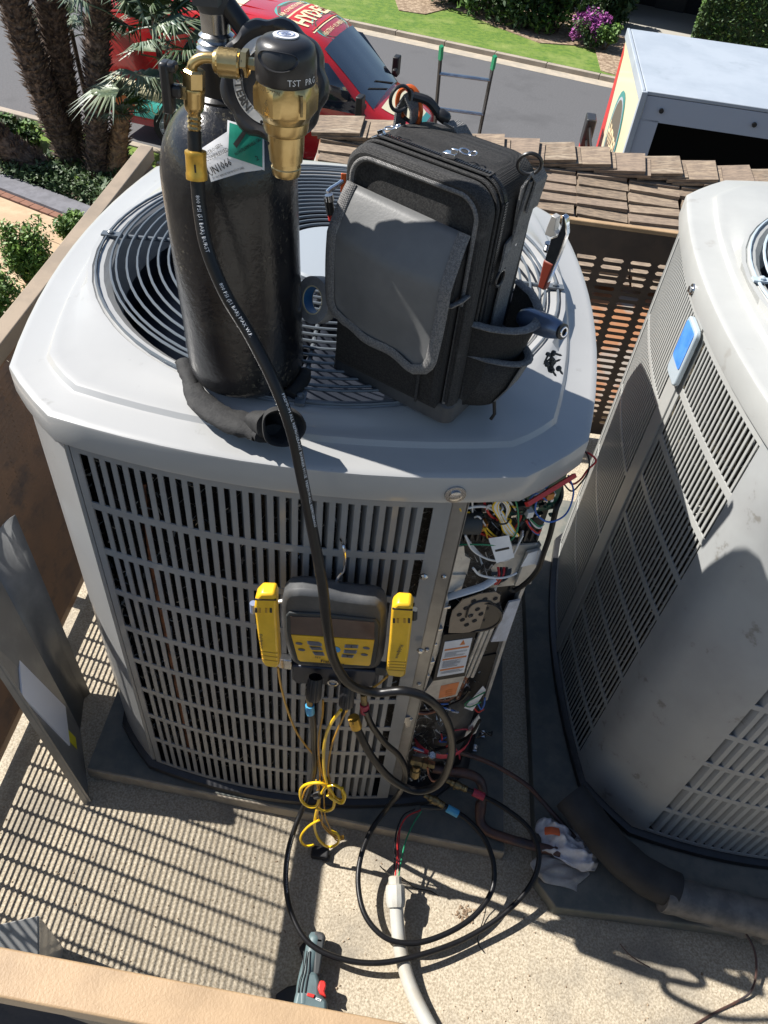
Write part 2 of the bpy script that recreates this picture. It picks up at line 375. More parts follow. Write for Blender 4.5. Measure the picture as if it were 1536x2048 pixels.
for r in range(11):
    s = .035 + r * ex
    for c in range(15):
        x = x0 + .15 + c * .262 + (.06 if r % 2 else 0) * 0 + random.uniform(-.009, .009)
        if x > x1 - .1: continue
        k = random.choice((0, 0, 1, 1, 2))
        if first[k]: o = tiles[k]; first[k] = 0
        else: o = part(tiles[k], rt)
        y = RY - s * math.cos(SL) - .04; z = RZ - (RY - y) * math.tan(SL)
        o.location = (x - .8, y - RY, z - RZ + .002 + random.uniform(0, .006))
        o.rotation_euler = (SL - .2 + random.uniform(-.05, .05), random.uniform(-.035, .035), random.uniform(-.06, .06))
caps = [obj('ridge_cap', MB().box((0, -.046, 0), (.25, .15, .020)).box((.03, -.056, -.016), (.25, .14, .014)).box((0, .070, -.030), (.25, .11, .022), Matrix.Rotation(-.55, 4, 'X')), m, rt, smooth=0, local=True) for m in ('tile_a', 'tile_b', 'tile_c')]
first = {0: 1, 1: 1, 2: 1}
for c in range(25):
    k = c % 3
    if first[k]: o = caps[k]; first[k] = 0
    else: o = part(caps[k], rt)
    o.location = (x0 + .1 + c * .18 - .8, random.uniform(-.01, .01), .042 + random.uniform(0, .01)); o.rotation_euler = (SL - .12 + random.uniform(-.04, .04), -.13, random.uniform(-.10, .06))

# ---------------------------------------------------------------- slotted screen fences
def slot_sheet(L, H, cw, ch, sw, sh, hood=None, hd=.0):
    """local plane: x along, z up; y is thickness.  octagonal slots, each with its pressed hood"""
    nx = int(L / cw); nz = int(H / ch); cw = L / nx; ch = H / nz; mb = MB(); hm = MB()
    V = mb.v; F = mb.f
    for j in range(nz + 1):
        for i in range(nx + 1): V.append((i * cw, 0, j * ch))
    g = sh * .42
    for j in range(nz):
        for i in range(nx):
            cx, cz = (i + .5) * cw, (j + .5) * ch; a, b = sw / 2, sh / 2
            o = len(V)
            V += [(cx - a + g, 0, cz - b), (cx + a - g, 0, cz - b), (cx + a, 0, cz - b + g), (cx + a, 0, cz + b - g), (cx + a - g, 0, cz + b), (cx - a + g, 0, cz + b), (cx - a, 0, cz + b - g), (cx - a, 0, cz - b + g)]
            q = [j * (nx + 1) + i, j * (nx + 1) + i + 1, (j + 1) * (nx + 1) + i + 1, (j + 1) * (nx + 1) + i]
            F += [(q[0], q[1], o + 1, o), (q[1], q[2], o + 3, o + 2), (q[2], q[3], o + 5, o + 4), (q[3], q[0], o + 7, o + 6), (q[1], o + 2, o + 1), (q[2], o + 4, o + 3), (q[3], o + 6, o + 5), (q[0], o, o + 7)]
            if hood == 'in':     # hangs from the top edge, inward and down
                hm.add([(cx - a - .003, 0, cz + b), (cx + a + .003, 0, cz + b), (cx + a + .003, -hd, cz + b - hd), (cx - a - .003, -hd, cz + b - hd)], [(0, 1, 2, 3)])
            if hood == 'out':    # from the bottom edge, outward and down
                hm.add([(cx - a, 0, cz - b), (cx + a, 0, cz - b), (cx + a * .95, hd, cz - b - hd * .55), (cx - a * .95, hd, cz - b - hd * .55), (cx - a, 0, cz - b - .002), (cx + a, 0, cz - b - .002)], [(0, 1, 2, 3), (5, 4, 3, 2)])
    return mb, hm
RT = .95
def fence(name, p0, p1, label, mat, railmat, cell, slot, hood, hd, hoodmat, z0=.02, depth=.045, rail_w=.045, posts=(0., 1.), RT=RT, rail_h=.044, tm=.0):
    """p0 -> p1 along; local +y is the outside"""
    p0 = Vector((*p0, 0)); p1 = Vector((*p1, 0)); d = (p1 - p0); L = d.length; rz = math.atan2(d.y, d.x)
    t = thing(name, p0, label, 'fence', rz=rz)
    mb, hm = slot_sheet(L, RT - .05 - z0 - .05 - tm, cell[0], cell[1], slot[0], slot[1], hood, hd)
    mb.v = [(x, y, z + z0 + .05) for x, y, z in mb.v]; hm.v = [(x, y, z + z0 + .05) for x, y, z in hm.v]
    mb.add([(0, 0, z0), (L, 0, z0), (L, 0, z0 + .05), (0, 0, z0 + .05), (0, 0, RT - .05 - tm), (L, 0, RT - .05 - tm), (L, 0, RT - .01), (0, 0, RT - .01)], [(0, 1, 2, 3), (4, 5, 6, 7)])
    obj('slotted_sheet', mb, mat, t, smooth=0, local=True)
    if hm.v: obj('slot_hoods', hm, hoodmat, t, smooth=0, local=True)
    obj('top_rail', MB().box((L / 2, depth / 2 - .005, RT - rail_h / 2), (L + rail_w, rail_w, rail_h)), railmat, t, local=True, bevel=.003)
    for q in posts: obj('post', MB().box((q * L, depth / 2 + .012, RT / 2 - .024), (.035, .035, RT - .05)), railmat, t, local=True, smooth=0)
    return t
fl = fence('screen_fence', (-.765, -1.13), (-.765, 1.19), 'brown slotted metal screen with tan top rail left of the grey condenser', 'screen_brown', 'rail_brown', (.058, .0160), (.0525, .0094), None, .012, 'screen_inner', posts=(0, .5, 1))
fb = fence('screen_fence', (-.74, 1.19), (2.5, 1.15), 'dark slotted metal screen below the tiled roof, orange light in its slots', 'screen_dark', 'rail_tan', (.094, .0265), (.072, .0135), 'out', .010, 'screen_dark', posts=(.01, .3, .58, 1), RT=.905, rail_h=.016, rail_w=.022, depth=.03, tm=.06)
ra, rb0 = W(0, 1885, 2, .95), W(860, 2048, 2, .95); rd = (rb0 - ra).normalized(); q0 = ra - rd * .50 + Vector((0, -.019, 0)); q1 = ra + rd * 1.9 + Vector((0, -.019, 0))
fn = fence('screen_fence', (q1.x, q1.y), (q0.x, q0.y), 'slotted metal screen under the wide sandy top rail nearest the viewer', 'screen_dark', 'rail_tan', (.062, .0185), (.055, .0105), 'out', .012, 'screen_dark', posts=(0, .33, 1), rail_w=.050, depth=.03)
a = W(75, 1985, 2, .86); b = W(330, 2075, 2, .62)
obj('brace', MB().tube([a, b], .014, 4), 'rail_brown', fn, smooth=0)
# the left sheet bends its slots into hoods on the inner side
hm = slot_sheet(2.32, RT - .05 - .02 - .05, .058, .0160, .0525, .0094, 'in', .0105)[1]
hm.v = [(x, y, z + .07) for x, y, z in hm.v]
hh = obj('slot_hoods', hm, 'screen_brown', fl, smooth=0, local=True)

# ---------------------------------------------------------------- equipment pads
p = [W(178, 1519, 2, .05), W(236, 1403, 2, .05)]
padx0 = p[0].x
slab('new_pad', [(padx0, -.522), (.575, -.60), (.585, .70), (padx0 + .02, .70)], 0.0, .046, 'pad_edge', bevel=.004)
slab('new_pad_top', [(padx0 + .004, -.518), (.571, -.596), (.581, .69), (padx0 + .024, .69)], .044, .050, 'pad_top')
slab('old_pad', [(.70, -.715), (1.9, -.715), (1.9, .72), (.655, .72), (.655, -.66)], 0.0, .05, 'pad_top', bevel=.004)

# ================================================================ condensers
def outline(ax, ay, c, b, ins=0., nb=12, nc=3):
    """bowed square with cut corners, counter-clockwise from front left"""
    c2 = c - ins * .586; P = []
    def edge(p, q, bow, n):
        p = Vector((*p, 0)); q = Vector((*q, 0)); d = q - p; nn = Vector((d.y, -d.x, 0)).normalized()
        return [tuple(p + d * t + nn * bow * (1 - (2 * t - 1) ** 2))[:2] for t in [i / n for i in range(n)]]
    X, Y = ax - ins, ay - ins
    P += edge((-X + c2, -Y), (X - c2, -Y), b, nb); P += edge((X - c2, -Y), (X, -Y + c2), .004, nc)
    P += edge((X, -Y + c2), (X, Y - c2), b, nb); P += edge((X, Y - c2), (X - c2, Y), .004, nc)
    P += edge((X - c2, Y), (-X + c2, Y), b, nb); P += edge((-X + c2, Y), (-X, Y - c2), .004, nc)
    P += edge((-X, Y - c2), (-X, -Y + c2), b, nb); P += edge((-X, -Y + c2), (-X + c2, -Y), .004, nc)
    return P
def loft(mb, rings, close_top=False):
    n = len(rings[0]); o = len(mb.v)
    for r in rings: mb.v += r
    for i in range(len(rings) - 1):
        for k in range(n): mb.f.append((o + i * n + k, o + i * n + (k + 1) % n, o + (i + 1) * n + (k + 1) % n, o + (i + 1) * n + k))
def top_plate(t, ax, ay, c, b, z, R, mat):
    mb = MB(); rings = []
    def oz(ins, h): return [(x, y, z + h) for x, y in outline(ax, ay, c, b, ins)]
    for ins, h in ((.03, -.052), (.012, -.056), (.001, -.054), (0, -.05), (0, -.006), (.001, -.002), (.004, 0), (.012, .0015), (.048, .006), (.054, .008), (.060, .0155), (.066, .0175), (.074, .018)): rings.append(oz(ins, h))
    base = rings[-1]; ang = [math.atan2(y, x) for x, y, _ in base]
    for q in (.35, .7):
        rings.append([(x * (1 - q) + (R + .014) * math.cos(a) * q, y * (1 - q) + (R + .014) * math.sin(a) * q, z + .018 + .014 * q) for (x, y, _), a in zip(base, ang)])
    for r, h in ((R + .014, .032), (R + .006, .033), (R + .003, .030), (R, .030), (R - .003, .033), (R - .014, .032), (R - .026, .022), (R - .033, .004), (R - .035, -.06)):
        rings.append([(r * math.cos(a), r * math.sin(a), z + h) for a in ang])
    loft(mb, rings)
    o = obj('top_cover', mb, mat, t, smooth=28, local=True)
    # closely spaced vertices on the circle
    return o
def fan_guard(t, z, R, mat, capr=.105, r=.0026, pitch=.0185, capmat='fan_cap'):
    rings = [R - .0015]; q = R - .028; rings.append(q); q -= .010
    while q > capr + .012: rings.append(q); q -= pitch
    for i, q in enumerate(rings):
        zz = z + .036 + (0 if i == 0 else .004) + .012 * (1 - (q / R) ** 2)
        obj('guard_ring', MB().torus(q, r, Matrix.Translation((0, 0, zz)), 72, 6), mat, t, local=True)
    for k in range(4):
        a = PI + k * PI / 2 + .02; mb = MB().tube([Vector((math.cos(a) * q, math.sin(a) * q, z + .034 + .012 * (1 - (q / R) ** 2) - (.0 if q < R - .03 else -.001))) for q in (R - .003, R - .03, R * .6, R * .3, capr * .8)], .0042, 8)
        ce = (math.cos(a) * (R - .008), math.sin(a) * (R - .008), z + .038)
        mb.box((0, 0, 0), (.034, .016, .004), Matrix.Translation(ce) @ Matrix.Rotation(a, 4, 'Z')).lathe([(.006, 0), (.006, .005), (.003, .007)], Matrix.Translation((ce[0], ce[1], ce[2] + .001)), 8)
        obj('guard_spoke', mb, mat, t, local=True)
    obj('motor_cap', MB().lathe([(capr - .01, z + .028), (capr, z + .034), (capr, z + .052), (capr - .004, z + .056), (capr * .5, z + .0585), (.001, z + .059)], n=48), capmat, t, local=True)
def fan_inside(t, z, R):
    h = obj('fan_hub', MB().lathe([(.07, z - .17), (.07, z - .06), (.03, z - .05), (.03, z + .02)], n=24), 'fan_dark', t, local=True)
    for k in range(3):
        mb = MB(); a0 = k * 2 * PI / 3 + .4; n = 8; V = []; F = []
        for i in range(n + 1):
            for j in range(5):
                rr = .06 + (R - .06 - .05) * j / 4; a = a0 + (i / n) * (1.5 - .25 * j / 4); V.append((rr * math.cos(a), rr * math.sin(a), z - .07 - .06 * i / n))
        for i in range(n):
            for j in range(4): F.append((i * 5 + j, i * 5 + j + 1, (i + 1) * 5 + j + 1, (i + 1) * 5 + j))
        mb.add(V, F); obj('fan_blade', mb, 'fan_dark', t, local=True, solid=.004)
    obj('fan_shroud', MB().lathe([(R - .03, z - .02), (R - .03, z - .20)], n=48, cap=False), 'fan_dark', t, local=True)
def face_fn(side, ax, ay, c, b, ins):
    """plan position and outward normal on a bowed side at coordinate s"""
    X, Y = ax - ins, ay - ins; L = (X if side in 'fb' else Y) - (c - ins * .586)
    def fn(s):
        q = b * (1 - (s / L) ** 2); dq = -2 * b * s / L ** 2
        if side == 'f': p = Vector((s, -Y - q, 0)); n = Vector((-dq * 1., -1, 0))
        if side == 'l': p = Vector((-X - q, s, 0)); n = Vector((-1, -dq, 0))
        if side == 'r': p = Vector((X + q, s, 0)); n = Vector((1, -dq, 0))
        if side == 'b': p = Vector((s, Y + q, 0)); n = Vector((-dq, 1, 0))
        if side == 'f': n = Vector((2 * b * s / L ** 2 * 1., -1, 0))
        if side in 'lr': n = Vector((-1 if side == 'l' else 1, 2 * b * s / L ** 2, 0))
        if side == 'b': n = Vector((2 * b * s / L ** 2, 1, 0))
        return p, n.normalized()
    return fn
def curved_plate(fn, s0, s1, z0, z1, off, th, n=10):
    """sheet on a face between s0..s1, z0..z1, front proud by off, th thick"""
    mb = MB(); V = []; F = []
    for i in range(n + 1):
        s = s0 + (s1 - s0) * i / n; p, nn = fn(s); a = p + nn * off; bq = p + nn * (off - th)
        V += [(a.x, a.y, z0), (a.x, a.y, z1), (bq.x, bq.y, z1), (bq.x, bq.y, z0)]
    for i in range(n):
        for k in range(4): F.append((i * 4 + k, i * 4 + (k + 1) % 4, (i + 1) * 4 + (k + 1) % 4, (i + 1) * 4 + k))
    F += [(3, 2, 1, 0), (n * 4, n * 4 + 1, n * 4 + 2, n * 4 + 3)]
    return mb.add(V, F)
def grille(t, fn, s0, s1, z0, z1, rows, cols, mat, margin=(.022, .022, .022, .02), rail=.017, bar=.0076, fin=.016, ang=.5, joined=False, first=None):
    """punched louvre panel: frame, one rail between rows, full-height slats with angled fins"""
    a, bq = s0 + margin[0], s1 - margin[1]; c, d = z0 + margin[2], z1 - margin[3]
    mb = MB()
    for q in (curved_plate(fn, s0, a, z0, z1, .002, .003, 2), curved_plate(fn, bq, s1, z0, z1, .002, .003, 2), curved_plate(fn, a, bq, z0, c, .002, .003), curved_plate(fn, a, bq, d, z1, .002, .003)): mb.add(q.v, q.f)
    obj('panel_frame', mb, mat, t, local=True, smooth=30)
    ph = (d - c) / rows
    jb = MB()
    for i in range(1, rows):
        z = c + i * ph; q = curved_plate(fn, a, bq, z - rail / 2, z + rail / 2, .0016, .003, 12)
        if joined: jb.add(q.v, q.f)
        else: obj('rail', q, mat, t, local=True, smooth=30)
    pw = (bq - a) / cols; H = d - c
    sl = MB()
    w = bar / 2
    # slat section: flat face then a fin turned inwards
    sec = [(-w, .001), (w, .001), (w + fin * math.sin(ang), -fin * math.cos(ang)), (w + fin * math.sin(ang) - .0015, -fin * math.cos(ang) - .0005), (w - .0016, -.001), (-w, -.001)]
    sl.prism([(x, y) for x, y in sec][::-1], c, d)
    src = None
    for i in range(1, cols):
        s = a + i * pw; p, nn = fn(s); rz = math.atan2(nn.y, nn.x) + PI / 2 + PI
        Tm = Matrix.Translation((p.x, p.y, 0)) @ Matrix.Rotation(rz, 4, 'Z')
        if joined: jb.add(sl.v, sl.f, Tm); continue
        if src is None: src = obj('slat', sl, mat, t, local=True, smooth=30); o = src
        else: o = part(src, t)
        o.location = (p.x, p.y, 0); o.rotation_euler = (0, 0, rz)
    if joined: obj('louvres', jb, mat, t, local=True, smooth=30)
def coil(t, ax, ay, c, b, z0, z1, mat, ins=.04):
    mb = MB(); zs = [z0 + (z1 - z0) * i / 40 for i in range(41)]
    loft(mb, [[(x, y, z) for x, y in outline(ax, ay, c, b, ins + (.006 if i % 2 else 0))] for i, z in enumerate(zs)])
    obj('spine_fin_coil', mb, mat, t, local=True)
    hm = MB(); P = outline(ax, ay, c, b, ins - .006); rr = random.Random(3)
    for i in range(26):       # bristly fins wound round the tube
        z = z0 + .03 + (z1 - z0 - .05) * i / 26
        for k in range(len(P)):
            p = Vector((*P[k], z)); q = Vector((*P[(k + 1) % len(P)], z))
            for m in range(7):
                u = p.lerp(q, rr.random()); d = Vector((rr.uniform(-1, 1), rr.uniform(-1, 1), rr.uniform(-1, 1))) * .009; e = Vector((rr.uniform(-1, 1), rr.uniform(-1, 1), rr.uniform(-1, 1))) * .0022
                hm.add([u - d - e, u + d - e, u + d + e], [(0, 1, 2)])
    tag(obj('coil_bristles', hm, 'galvanised', t, smooth=0, local=True), kind='stuff')

# ---- the grey condenser
AX, AY, CC, BB, ZT = .47, .50, .105, .045, 1.25
Z0 = .075
nc = thing('ac_condenser', (0, 0, .05), 'grey condenser with open wiring corner, gas bottle and tool bag on top', 'air conditioner')
L = ORG[nc.name]
def nco(name, mb, mat, **k):      # part given in world coordinates
    return obj(name, mb, mat, nc, **k)
# the builders write local coordinates: z is measured from the pad top
top_plate(nc, AX, AY, CC, BB, ZT - .05, .437, 'unit_grey')
fan_guard(nc, ZT - .05, .437, 'wire_guard'); fan_inside(nc, ZT - .05, .437)
INS = .014; BB2 = BB
ff = face_fn('f', AX, AY, CC, BB2, INS)
zt, zb_ = ZT - .05 - .05, .028
PX0, PX1 = -.352, .262
grille(nc, ff, PX0 + .003, PX1, zb_, zt - .006, 9, 29, 'unit_dark_grey', margin=(.014, .028, .012, .022), rail=.0165, bar=.0096)
coil(nc, AX, AY, CC, BB, .03, zt - .01, 'coil', ins=.048)
# base pan
mb = MB(); loft(mb, [[(x, y, z) for x, y in outline(AX, AY, CC, BB, i)] for i, z in ((.2, .001), (.0, .001), (-.004, .008), (-.002, .022), (.008, .026), (.012, .027), (.2, .027))])
obj('base_pan', mb, 'black_plastic', nc, local=True)
# corner posts: bent sheet following the outline between given corner runs
def corner_post(t, ax, ay, c, b, ins, runs, z0, z1, mat, th=.002):
    P = outline(ax, ay, c, b, ins, nb=24, nc=4); P = P + P
    a, bq = runs; pts = P[a:bq]
    mb = MB(); V = []; F = []
    m = len(pts)
    for i, (x, y) in enumerate(pts):
        r = math.hypot(x, y); k = (r - th * 2) / r; V += [(x, y, z0), (x, y, z1), (x * k, y * k, z1), (x * k, y * k, z0)]
    for i in range(m - 1):
        for q in range(4): F.append((i * 4 + q, i * 4 + (q + 1) % 4, (i + 1) * 4 + (q + 1) % 4, (i + 1) * 4 + q))
    F += [(3, 2, 1, 0), tuple((m - 1) * 4 + q for q in range(4))]
    return obj('corner_post', mb.add(V, F), mat, t, local=True, smooth=40)
# indices: front 0-23, FR 24-27, right 28-51, BR 52-55, back 56-79, BL 80-83, left 84-107, FL 108-111
corner_post(nc, AX, AY, CC, BB2, INS - .002, (106, 113), zb_, zt + .002, 'unit_grey')
corner_post(nc, AX, AY, CC, BB2, INS - .002, (50, 58), zb_, zt, 'unit_grey')
corner_post(nc, AX, AY, CC, BB2, INS - .002, (78, 86), zb_, zt, 'unit_grey')
# seam beside the front panel: a folded edge in shade
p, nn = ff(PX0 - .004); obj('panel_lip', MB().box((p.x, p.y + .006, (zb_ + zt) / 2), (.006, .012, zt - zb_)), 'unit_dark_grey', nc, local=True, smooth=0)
for sd in 'lb': 
    f2 = face_fn(sd, AX, AY, CC, BB2, INS); Lh = (AX if sd == 'b' else AY) - CC - .03
    grille(nc, f2, -Lh, Lh, zb_, zt, 9, 36, 'unit_dark_grey', joined=True)
f2 = face_fn('r', AX, AY, CC, BB2, INS); grille(nc, f2, -.12, AY - CC - .03, zb_, zt, 9, 24, 'unit_dark_grey', joined=True)
# bolts of the cover rim
p, nn = face_fn('f', AX, AY, CC, BB, 0)(.262)
bm = MB().lathe([(.017, 0), (.0165, .003), (.010, .0035), (.010, .0065), (.006, .008), (.0005, .008)], aim((p.x, p.y, ZT - .05 - .034), nn), 20)
obj('rim_screw', bm, 'steel', nc, local=True)
for px, py, yy in ((55, 793, None), (848, 1152, 1), (841, 1300, 1)):
    if yy is None: q = W(px, py, 0, -AX + .012); d = (-1, -.6, 0)
    else: q = W(px, py, 1, -.522); d = (0, -1, 0)
    nco('screw', MB().lathe([(.0075, 0), (.0075, .003), (.004, .006), (.0005, .006)], aim(q, d), 8), 'steel')
# copper riser behind the left of the grille
nco('copper_riser', MB().tube(spline([(-.262, -.472, .10), (-.262, -.472, .6), (-.262, -.472, .9), (-.25, -.468, 1.1)]), .009, 8), 'copper')

# ---- the older condenser at the right
OX, OY, OC, OB, OT = .475, .565, .118, .046, 1.30
oc = thing('ac_condenser', (1.25, .055, .05), 'weathered beige condenser cut off by the right edge, blue badge on its corner', 'air conditioner', rz=.01)
top_plate(oc, OX, OY, OC, OB, OT - .05, .44, 'old_beige')
fan_guard(oc, OT - .05, .44, 'badge_rim', r=.003, pitch=.024); fan_inside(oc, OT - .05, .44)
ozt = OT - .05 - .05
fl2 = face_fn('l', OX, OY, OC, OB, .016)
grille(oc, fl2, -.425, -.035, zb_, ozt, 9, 23, 'old_beige', margin=(.022, .016, .012, .03), rail=.016, bar=.0058, fin=.009, ang=.75)
grille(oc, fl2, .01, .425, zb_, ozt, 5, 25, 'old_beige', margin=(.022, .016, .012, .03), rail=.012, bar=.0078, fin=.009, ang=.75)
obj('mid_post', curved_plate(fl2, -.034, .009, zb_, ozt, .006, .004, 4), 'old_beige', oc, local=True)
ff2 = face_fn('f', OX, OY, OC, OB, .016)
grille(oc, ff2, -.345, .345, zb_, ozt, 9, 29, 'old_panel', margin=(.03, .02, .012, .03), rail=.016, bar=.010, fin=.02, ang=.75)
coil(oc, OX, OY, OC, OB, .03, ozt - .01, 'coil_dusty', ins=.05)
mb = MB(); loft(mb, [[(x, y, z) for x, y in outline(OX, OY, OC, OB, i)] for i, z in ((.2, .001), (.0, .001), (-.004, .008), (-.002, .022), (.008, .026), (.012, .027), (.2, .027))])
obj('base_pan', mb, 'black_plastic', oc, local=True)
corner_post(oc, OX, OY, OC, OB, .013, (106, 114), zb_, ozt, 'old_panel')
corner_post(oc, OX, OY, OC, OB, .013, (79, 85), zb_, ozt, 'old_beige')
corner_post(oc, OX, OY, OC, OB, .013, (23, 31), zb_, ozt, 'old_beige'); corner_post(oc, OX, OY, OC, OB, .013, (50, 59), zb_, ozt, 'old_beige')
p, nn = fl2(-.014)
bt_ = frame((p.x, p.y, 1.105), (nn.y * -1, nn.x, 0), (0, 0, 1))
bt_ = frame(Vector((p.x, p.y, 1.115)) + nn * .008, Vector((0, 0, 1)).cross(nn), (0, 0, 1))
def rrect(w, h, r, n=4):
    P = []
    for cx, cy, a0 in ((w / 2 - r, h / 2 - r, 0), (-w / 2 + r, h / 2 - r, PI / 2), (-w / 2 + r, -h / 2 + r, PI), (w / 2 - r, -h / 2 + r, 1.5 * PI)):
        for i in range(n + 1): a = a0 + i * PI / 2 / n; P.append((cx + r * math.cos(a), cy + r * math.sin(a)))
    return P
bd = obj('badge', MB().prism(rrect(.074, .135, .014), 0, .012, bt_), 'badge_rim', oc, local=True, bevel=.003)
obj('badge_face', MB().prism(rrect(.060, .088, .008), .0125, .0135, bt_ @ Matrix.Translation((0, .016, 0))), 'badge_blue', oc, local=True)
for k in (): obj('badge_mark', MB().box((k * .010, -.046, .0132), (.011, .014, .0006), bt_), 'badge_blue', oc, local=True, smooth=0)
p, nn = face_fn('l', OX, OY, OC, OB, 0)(.07); 
obj('rim_screw', MB().lathe([(.013, 0), (.012, .003), (.007, .004), (.007, .008), (.0005, .009)], aim((p.x, p.y, OT - .05 - .04), nn), 12), 'steel', oc, local=True)
# ================================================================ far background
# ---- palms
def palm(px0, px1, d0, r0, r1, label, mat='palm_bark', bend=0., group='palm trunks in the planting bed', scale_len=.15, name='palm_tree'):
    """trunk from ground pixel px0 up to a point seen at px1, its plan position drifting by d0"""
    a = G(*px0); dd = (a - Vector(CAM)); b = W(px1[0], px1[1], 1, a.y + d0)
    t = thing(name, a, label, 'palm tree', group)
    n = 26; c = []
    for i in range(n + 1):
        q = i / n; p = a.lerp(b, q); p += Vector((bend * math.sin(PI * q), 0, 0)); c.append(p)
    rr = [r0 + (r1 - r0) * i / n for i in range(n + 1)]
    obj('trunk', MB().tube(c, [x * .86 for x in rr], 14), mat, t)
    mb = MB(); L = (b - a).length; nz = int(L / .065); R = random.Random(int(px0[0]) + 5)
    for i in range(nz):
        q = (i + R.random()) / nz; j = min(int(q * n), n - 1); f = q * n - j; p = c[j].lerp(c[j + 1], f); ax = (c[j + 1] - c[j]).normalized(); rad = rr[j]
        k = max(9, int(2 * PI * rad / .065))
        for m in range(k):
            an = 2 * PI * (m + R.random() * .8) / k; u = ax.cross(Vector((math.sin(an), -math.cos(an), .02))).normalized(); v = ax.cross(u)
            base = p + u * rad * .80 + ax * R.uniform(-.02, .02); l = scale_len * R.uniform(.55, 1.25); w = .032 * R.uniform(.6, 1.3)
            tip = base + u * l * R.uniform(.35, .85) + ax * l * R.uniform(.35, .9) + v * R.uniform(-.03, .03)
            mid = base.lerp(tip, .45) + ax * l * .10
            mb.add([base - v * w, base + v * w, mid + v * w * .8, tip, mid - v * w * .8, mid - ax * .02], [(0, 1, 2, 4), (4, 2, 3), (0, 4, 5), (5, 4, 3), (5, 3, 2), (1, 5, 2)])
    tag(obj('leaf_bases', mb, mat, t, smooth=0), kind='stuff')
    return t, a, b
def fan_leaf(t, base, dirv, size, n, mat, seed=0, droop=.25, spread=2.6):
    R = random.Random(seed); d = Vector(dirv).normalized(); side = d.cross(Vector((0, 0, 1)))
    side = side.normalized() if side.length > .1 else Vector((1, 0, 0)); up = side.cross(d)
    mb = MB(); hub = Vector(base) + d * size * .7
    mb.tube([base, Vector(base) + d * size * .35 + Vector((0, 0, .03)), hub], .012, 4)
    for i in range(n):
        a = -spread / 2 + spread * i / (n - 1) + R.uniform(-.03, .03); dr = (d * math.cos(a) + side * math.sin(a)).normalized(); l = size * R.uniform(.75, 1.05) * (1 - .25 * abs(a) / spread)
        w = size * .028; lat = dr.cross(up).normalized(); p0 = hub; p1 = hub + dr * l * .5 + up * .03; p2 = hub + dr * l - Vector((0, 0, l * droop * R.uniform(.5, 1.4)))
        mb.add([p0 - lat * w * .4, p0 + lat * w * .4, p1 + lat * w, p1 - lat * w, p2, p1 + up * w * .5], [(0, 1, 2, 5), (0, 5, 3), (3, 5, 4), (5, 2, 4)])
    return obj('frond', mb, mat, t, smooth=0)
pt, a, b = palm((155, 338), (8, -60), -.4, .27, .25, 'palm trunk leaning up to the top left corner, leftmost of the two shaggy double trunks', bend=-.1)
pt, a, b = palm((150, 330), (88, -60), .2, .26, .28, 'thick dark shaggy palm trunk standing before the street, second from left')
pt3, a3, b3 = palm((192, 362), (196, -60), .1, .22, .22, 'straight shaggy palm trunk in front of the red van rear')
pt, a, b = palm((95, 345), (-60, 180), -.2, .30, .28, 'palm trunk rising out of the left edge of the frame', bend=-.4)
pt4, a4, b4 = palm((225, 358), (245, 225), .1, .25, .15, 'short palm with pale orange-brown trunk below a small crown of fans', mat='palm_bark_light', scale_len=.14)
R = random.Random(11)
for i in range(17):
    an = i * 2.4; el = R.uniform(.1, 1.2); d = (math.cos(an) * math.cos(el), math.sin(an) * math.cos(el), math.sin(el))
    fan_leaf(pt4, b4 + Vector((0, 0, -.05)), d, R.uniform(.38, .55), 22, R.choice(['palm_blue', 'leaf_mid', 'palm_blue']), i)
# a clump of blue-green fan palms between the trunks
def fan_clump(px, y, n, size, label, seed, spreadv=.5, name='fan_palm'):
    c = W(px[0], px[1], 1, y); g = Vector((c.x, c.y, GZ)); t = thing(name, g, label, 'palm', None); R = random.Random(seed)
    obj('stem', MB().tube([g, g.lerp(c, .5) + Vector((.05, 0, 0)), c], [.05, .045, .04], 8), 'palm_bark', t)
    for i in range(n):
        an = R.uniform(0, 2 * PI); el = R.uniform(-.3, 1.2); d = (math.cos(an) * math.cos(el), math.sin(an) * math.cos(el), math.sin(el))
        o = c + Vector((R.uniform(-1, 1), R.uniform(-1, 1), R.uniform(-1, 1))) * spreadv
        fan_leaf(t, o, d, size * R.uniform(.7, 1.2), 26, R.choice(['palm_blue', 'palm_blue', 'palm_blue', 'leaf_dark']), seed * 100 + i)
    return t
yc = a3.y + .3
fan_clump((318, 92), yc, 46, .85, 'blue-green fan palm crown beside the black valve lever', 3, .55)
fan_clump((300, -15), yc + .6, 24, .8, 'pale fan palm at the top edge before the van side', 4, .35)
fan_clump((142, 60), yc + .9, 15, .5, 'grey-green fan palm between the two dark trunks', 5, .3)

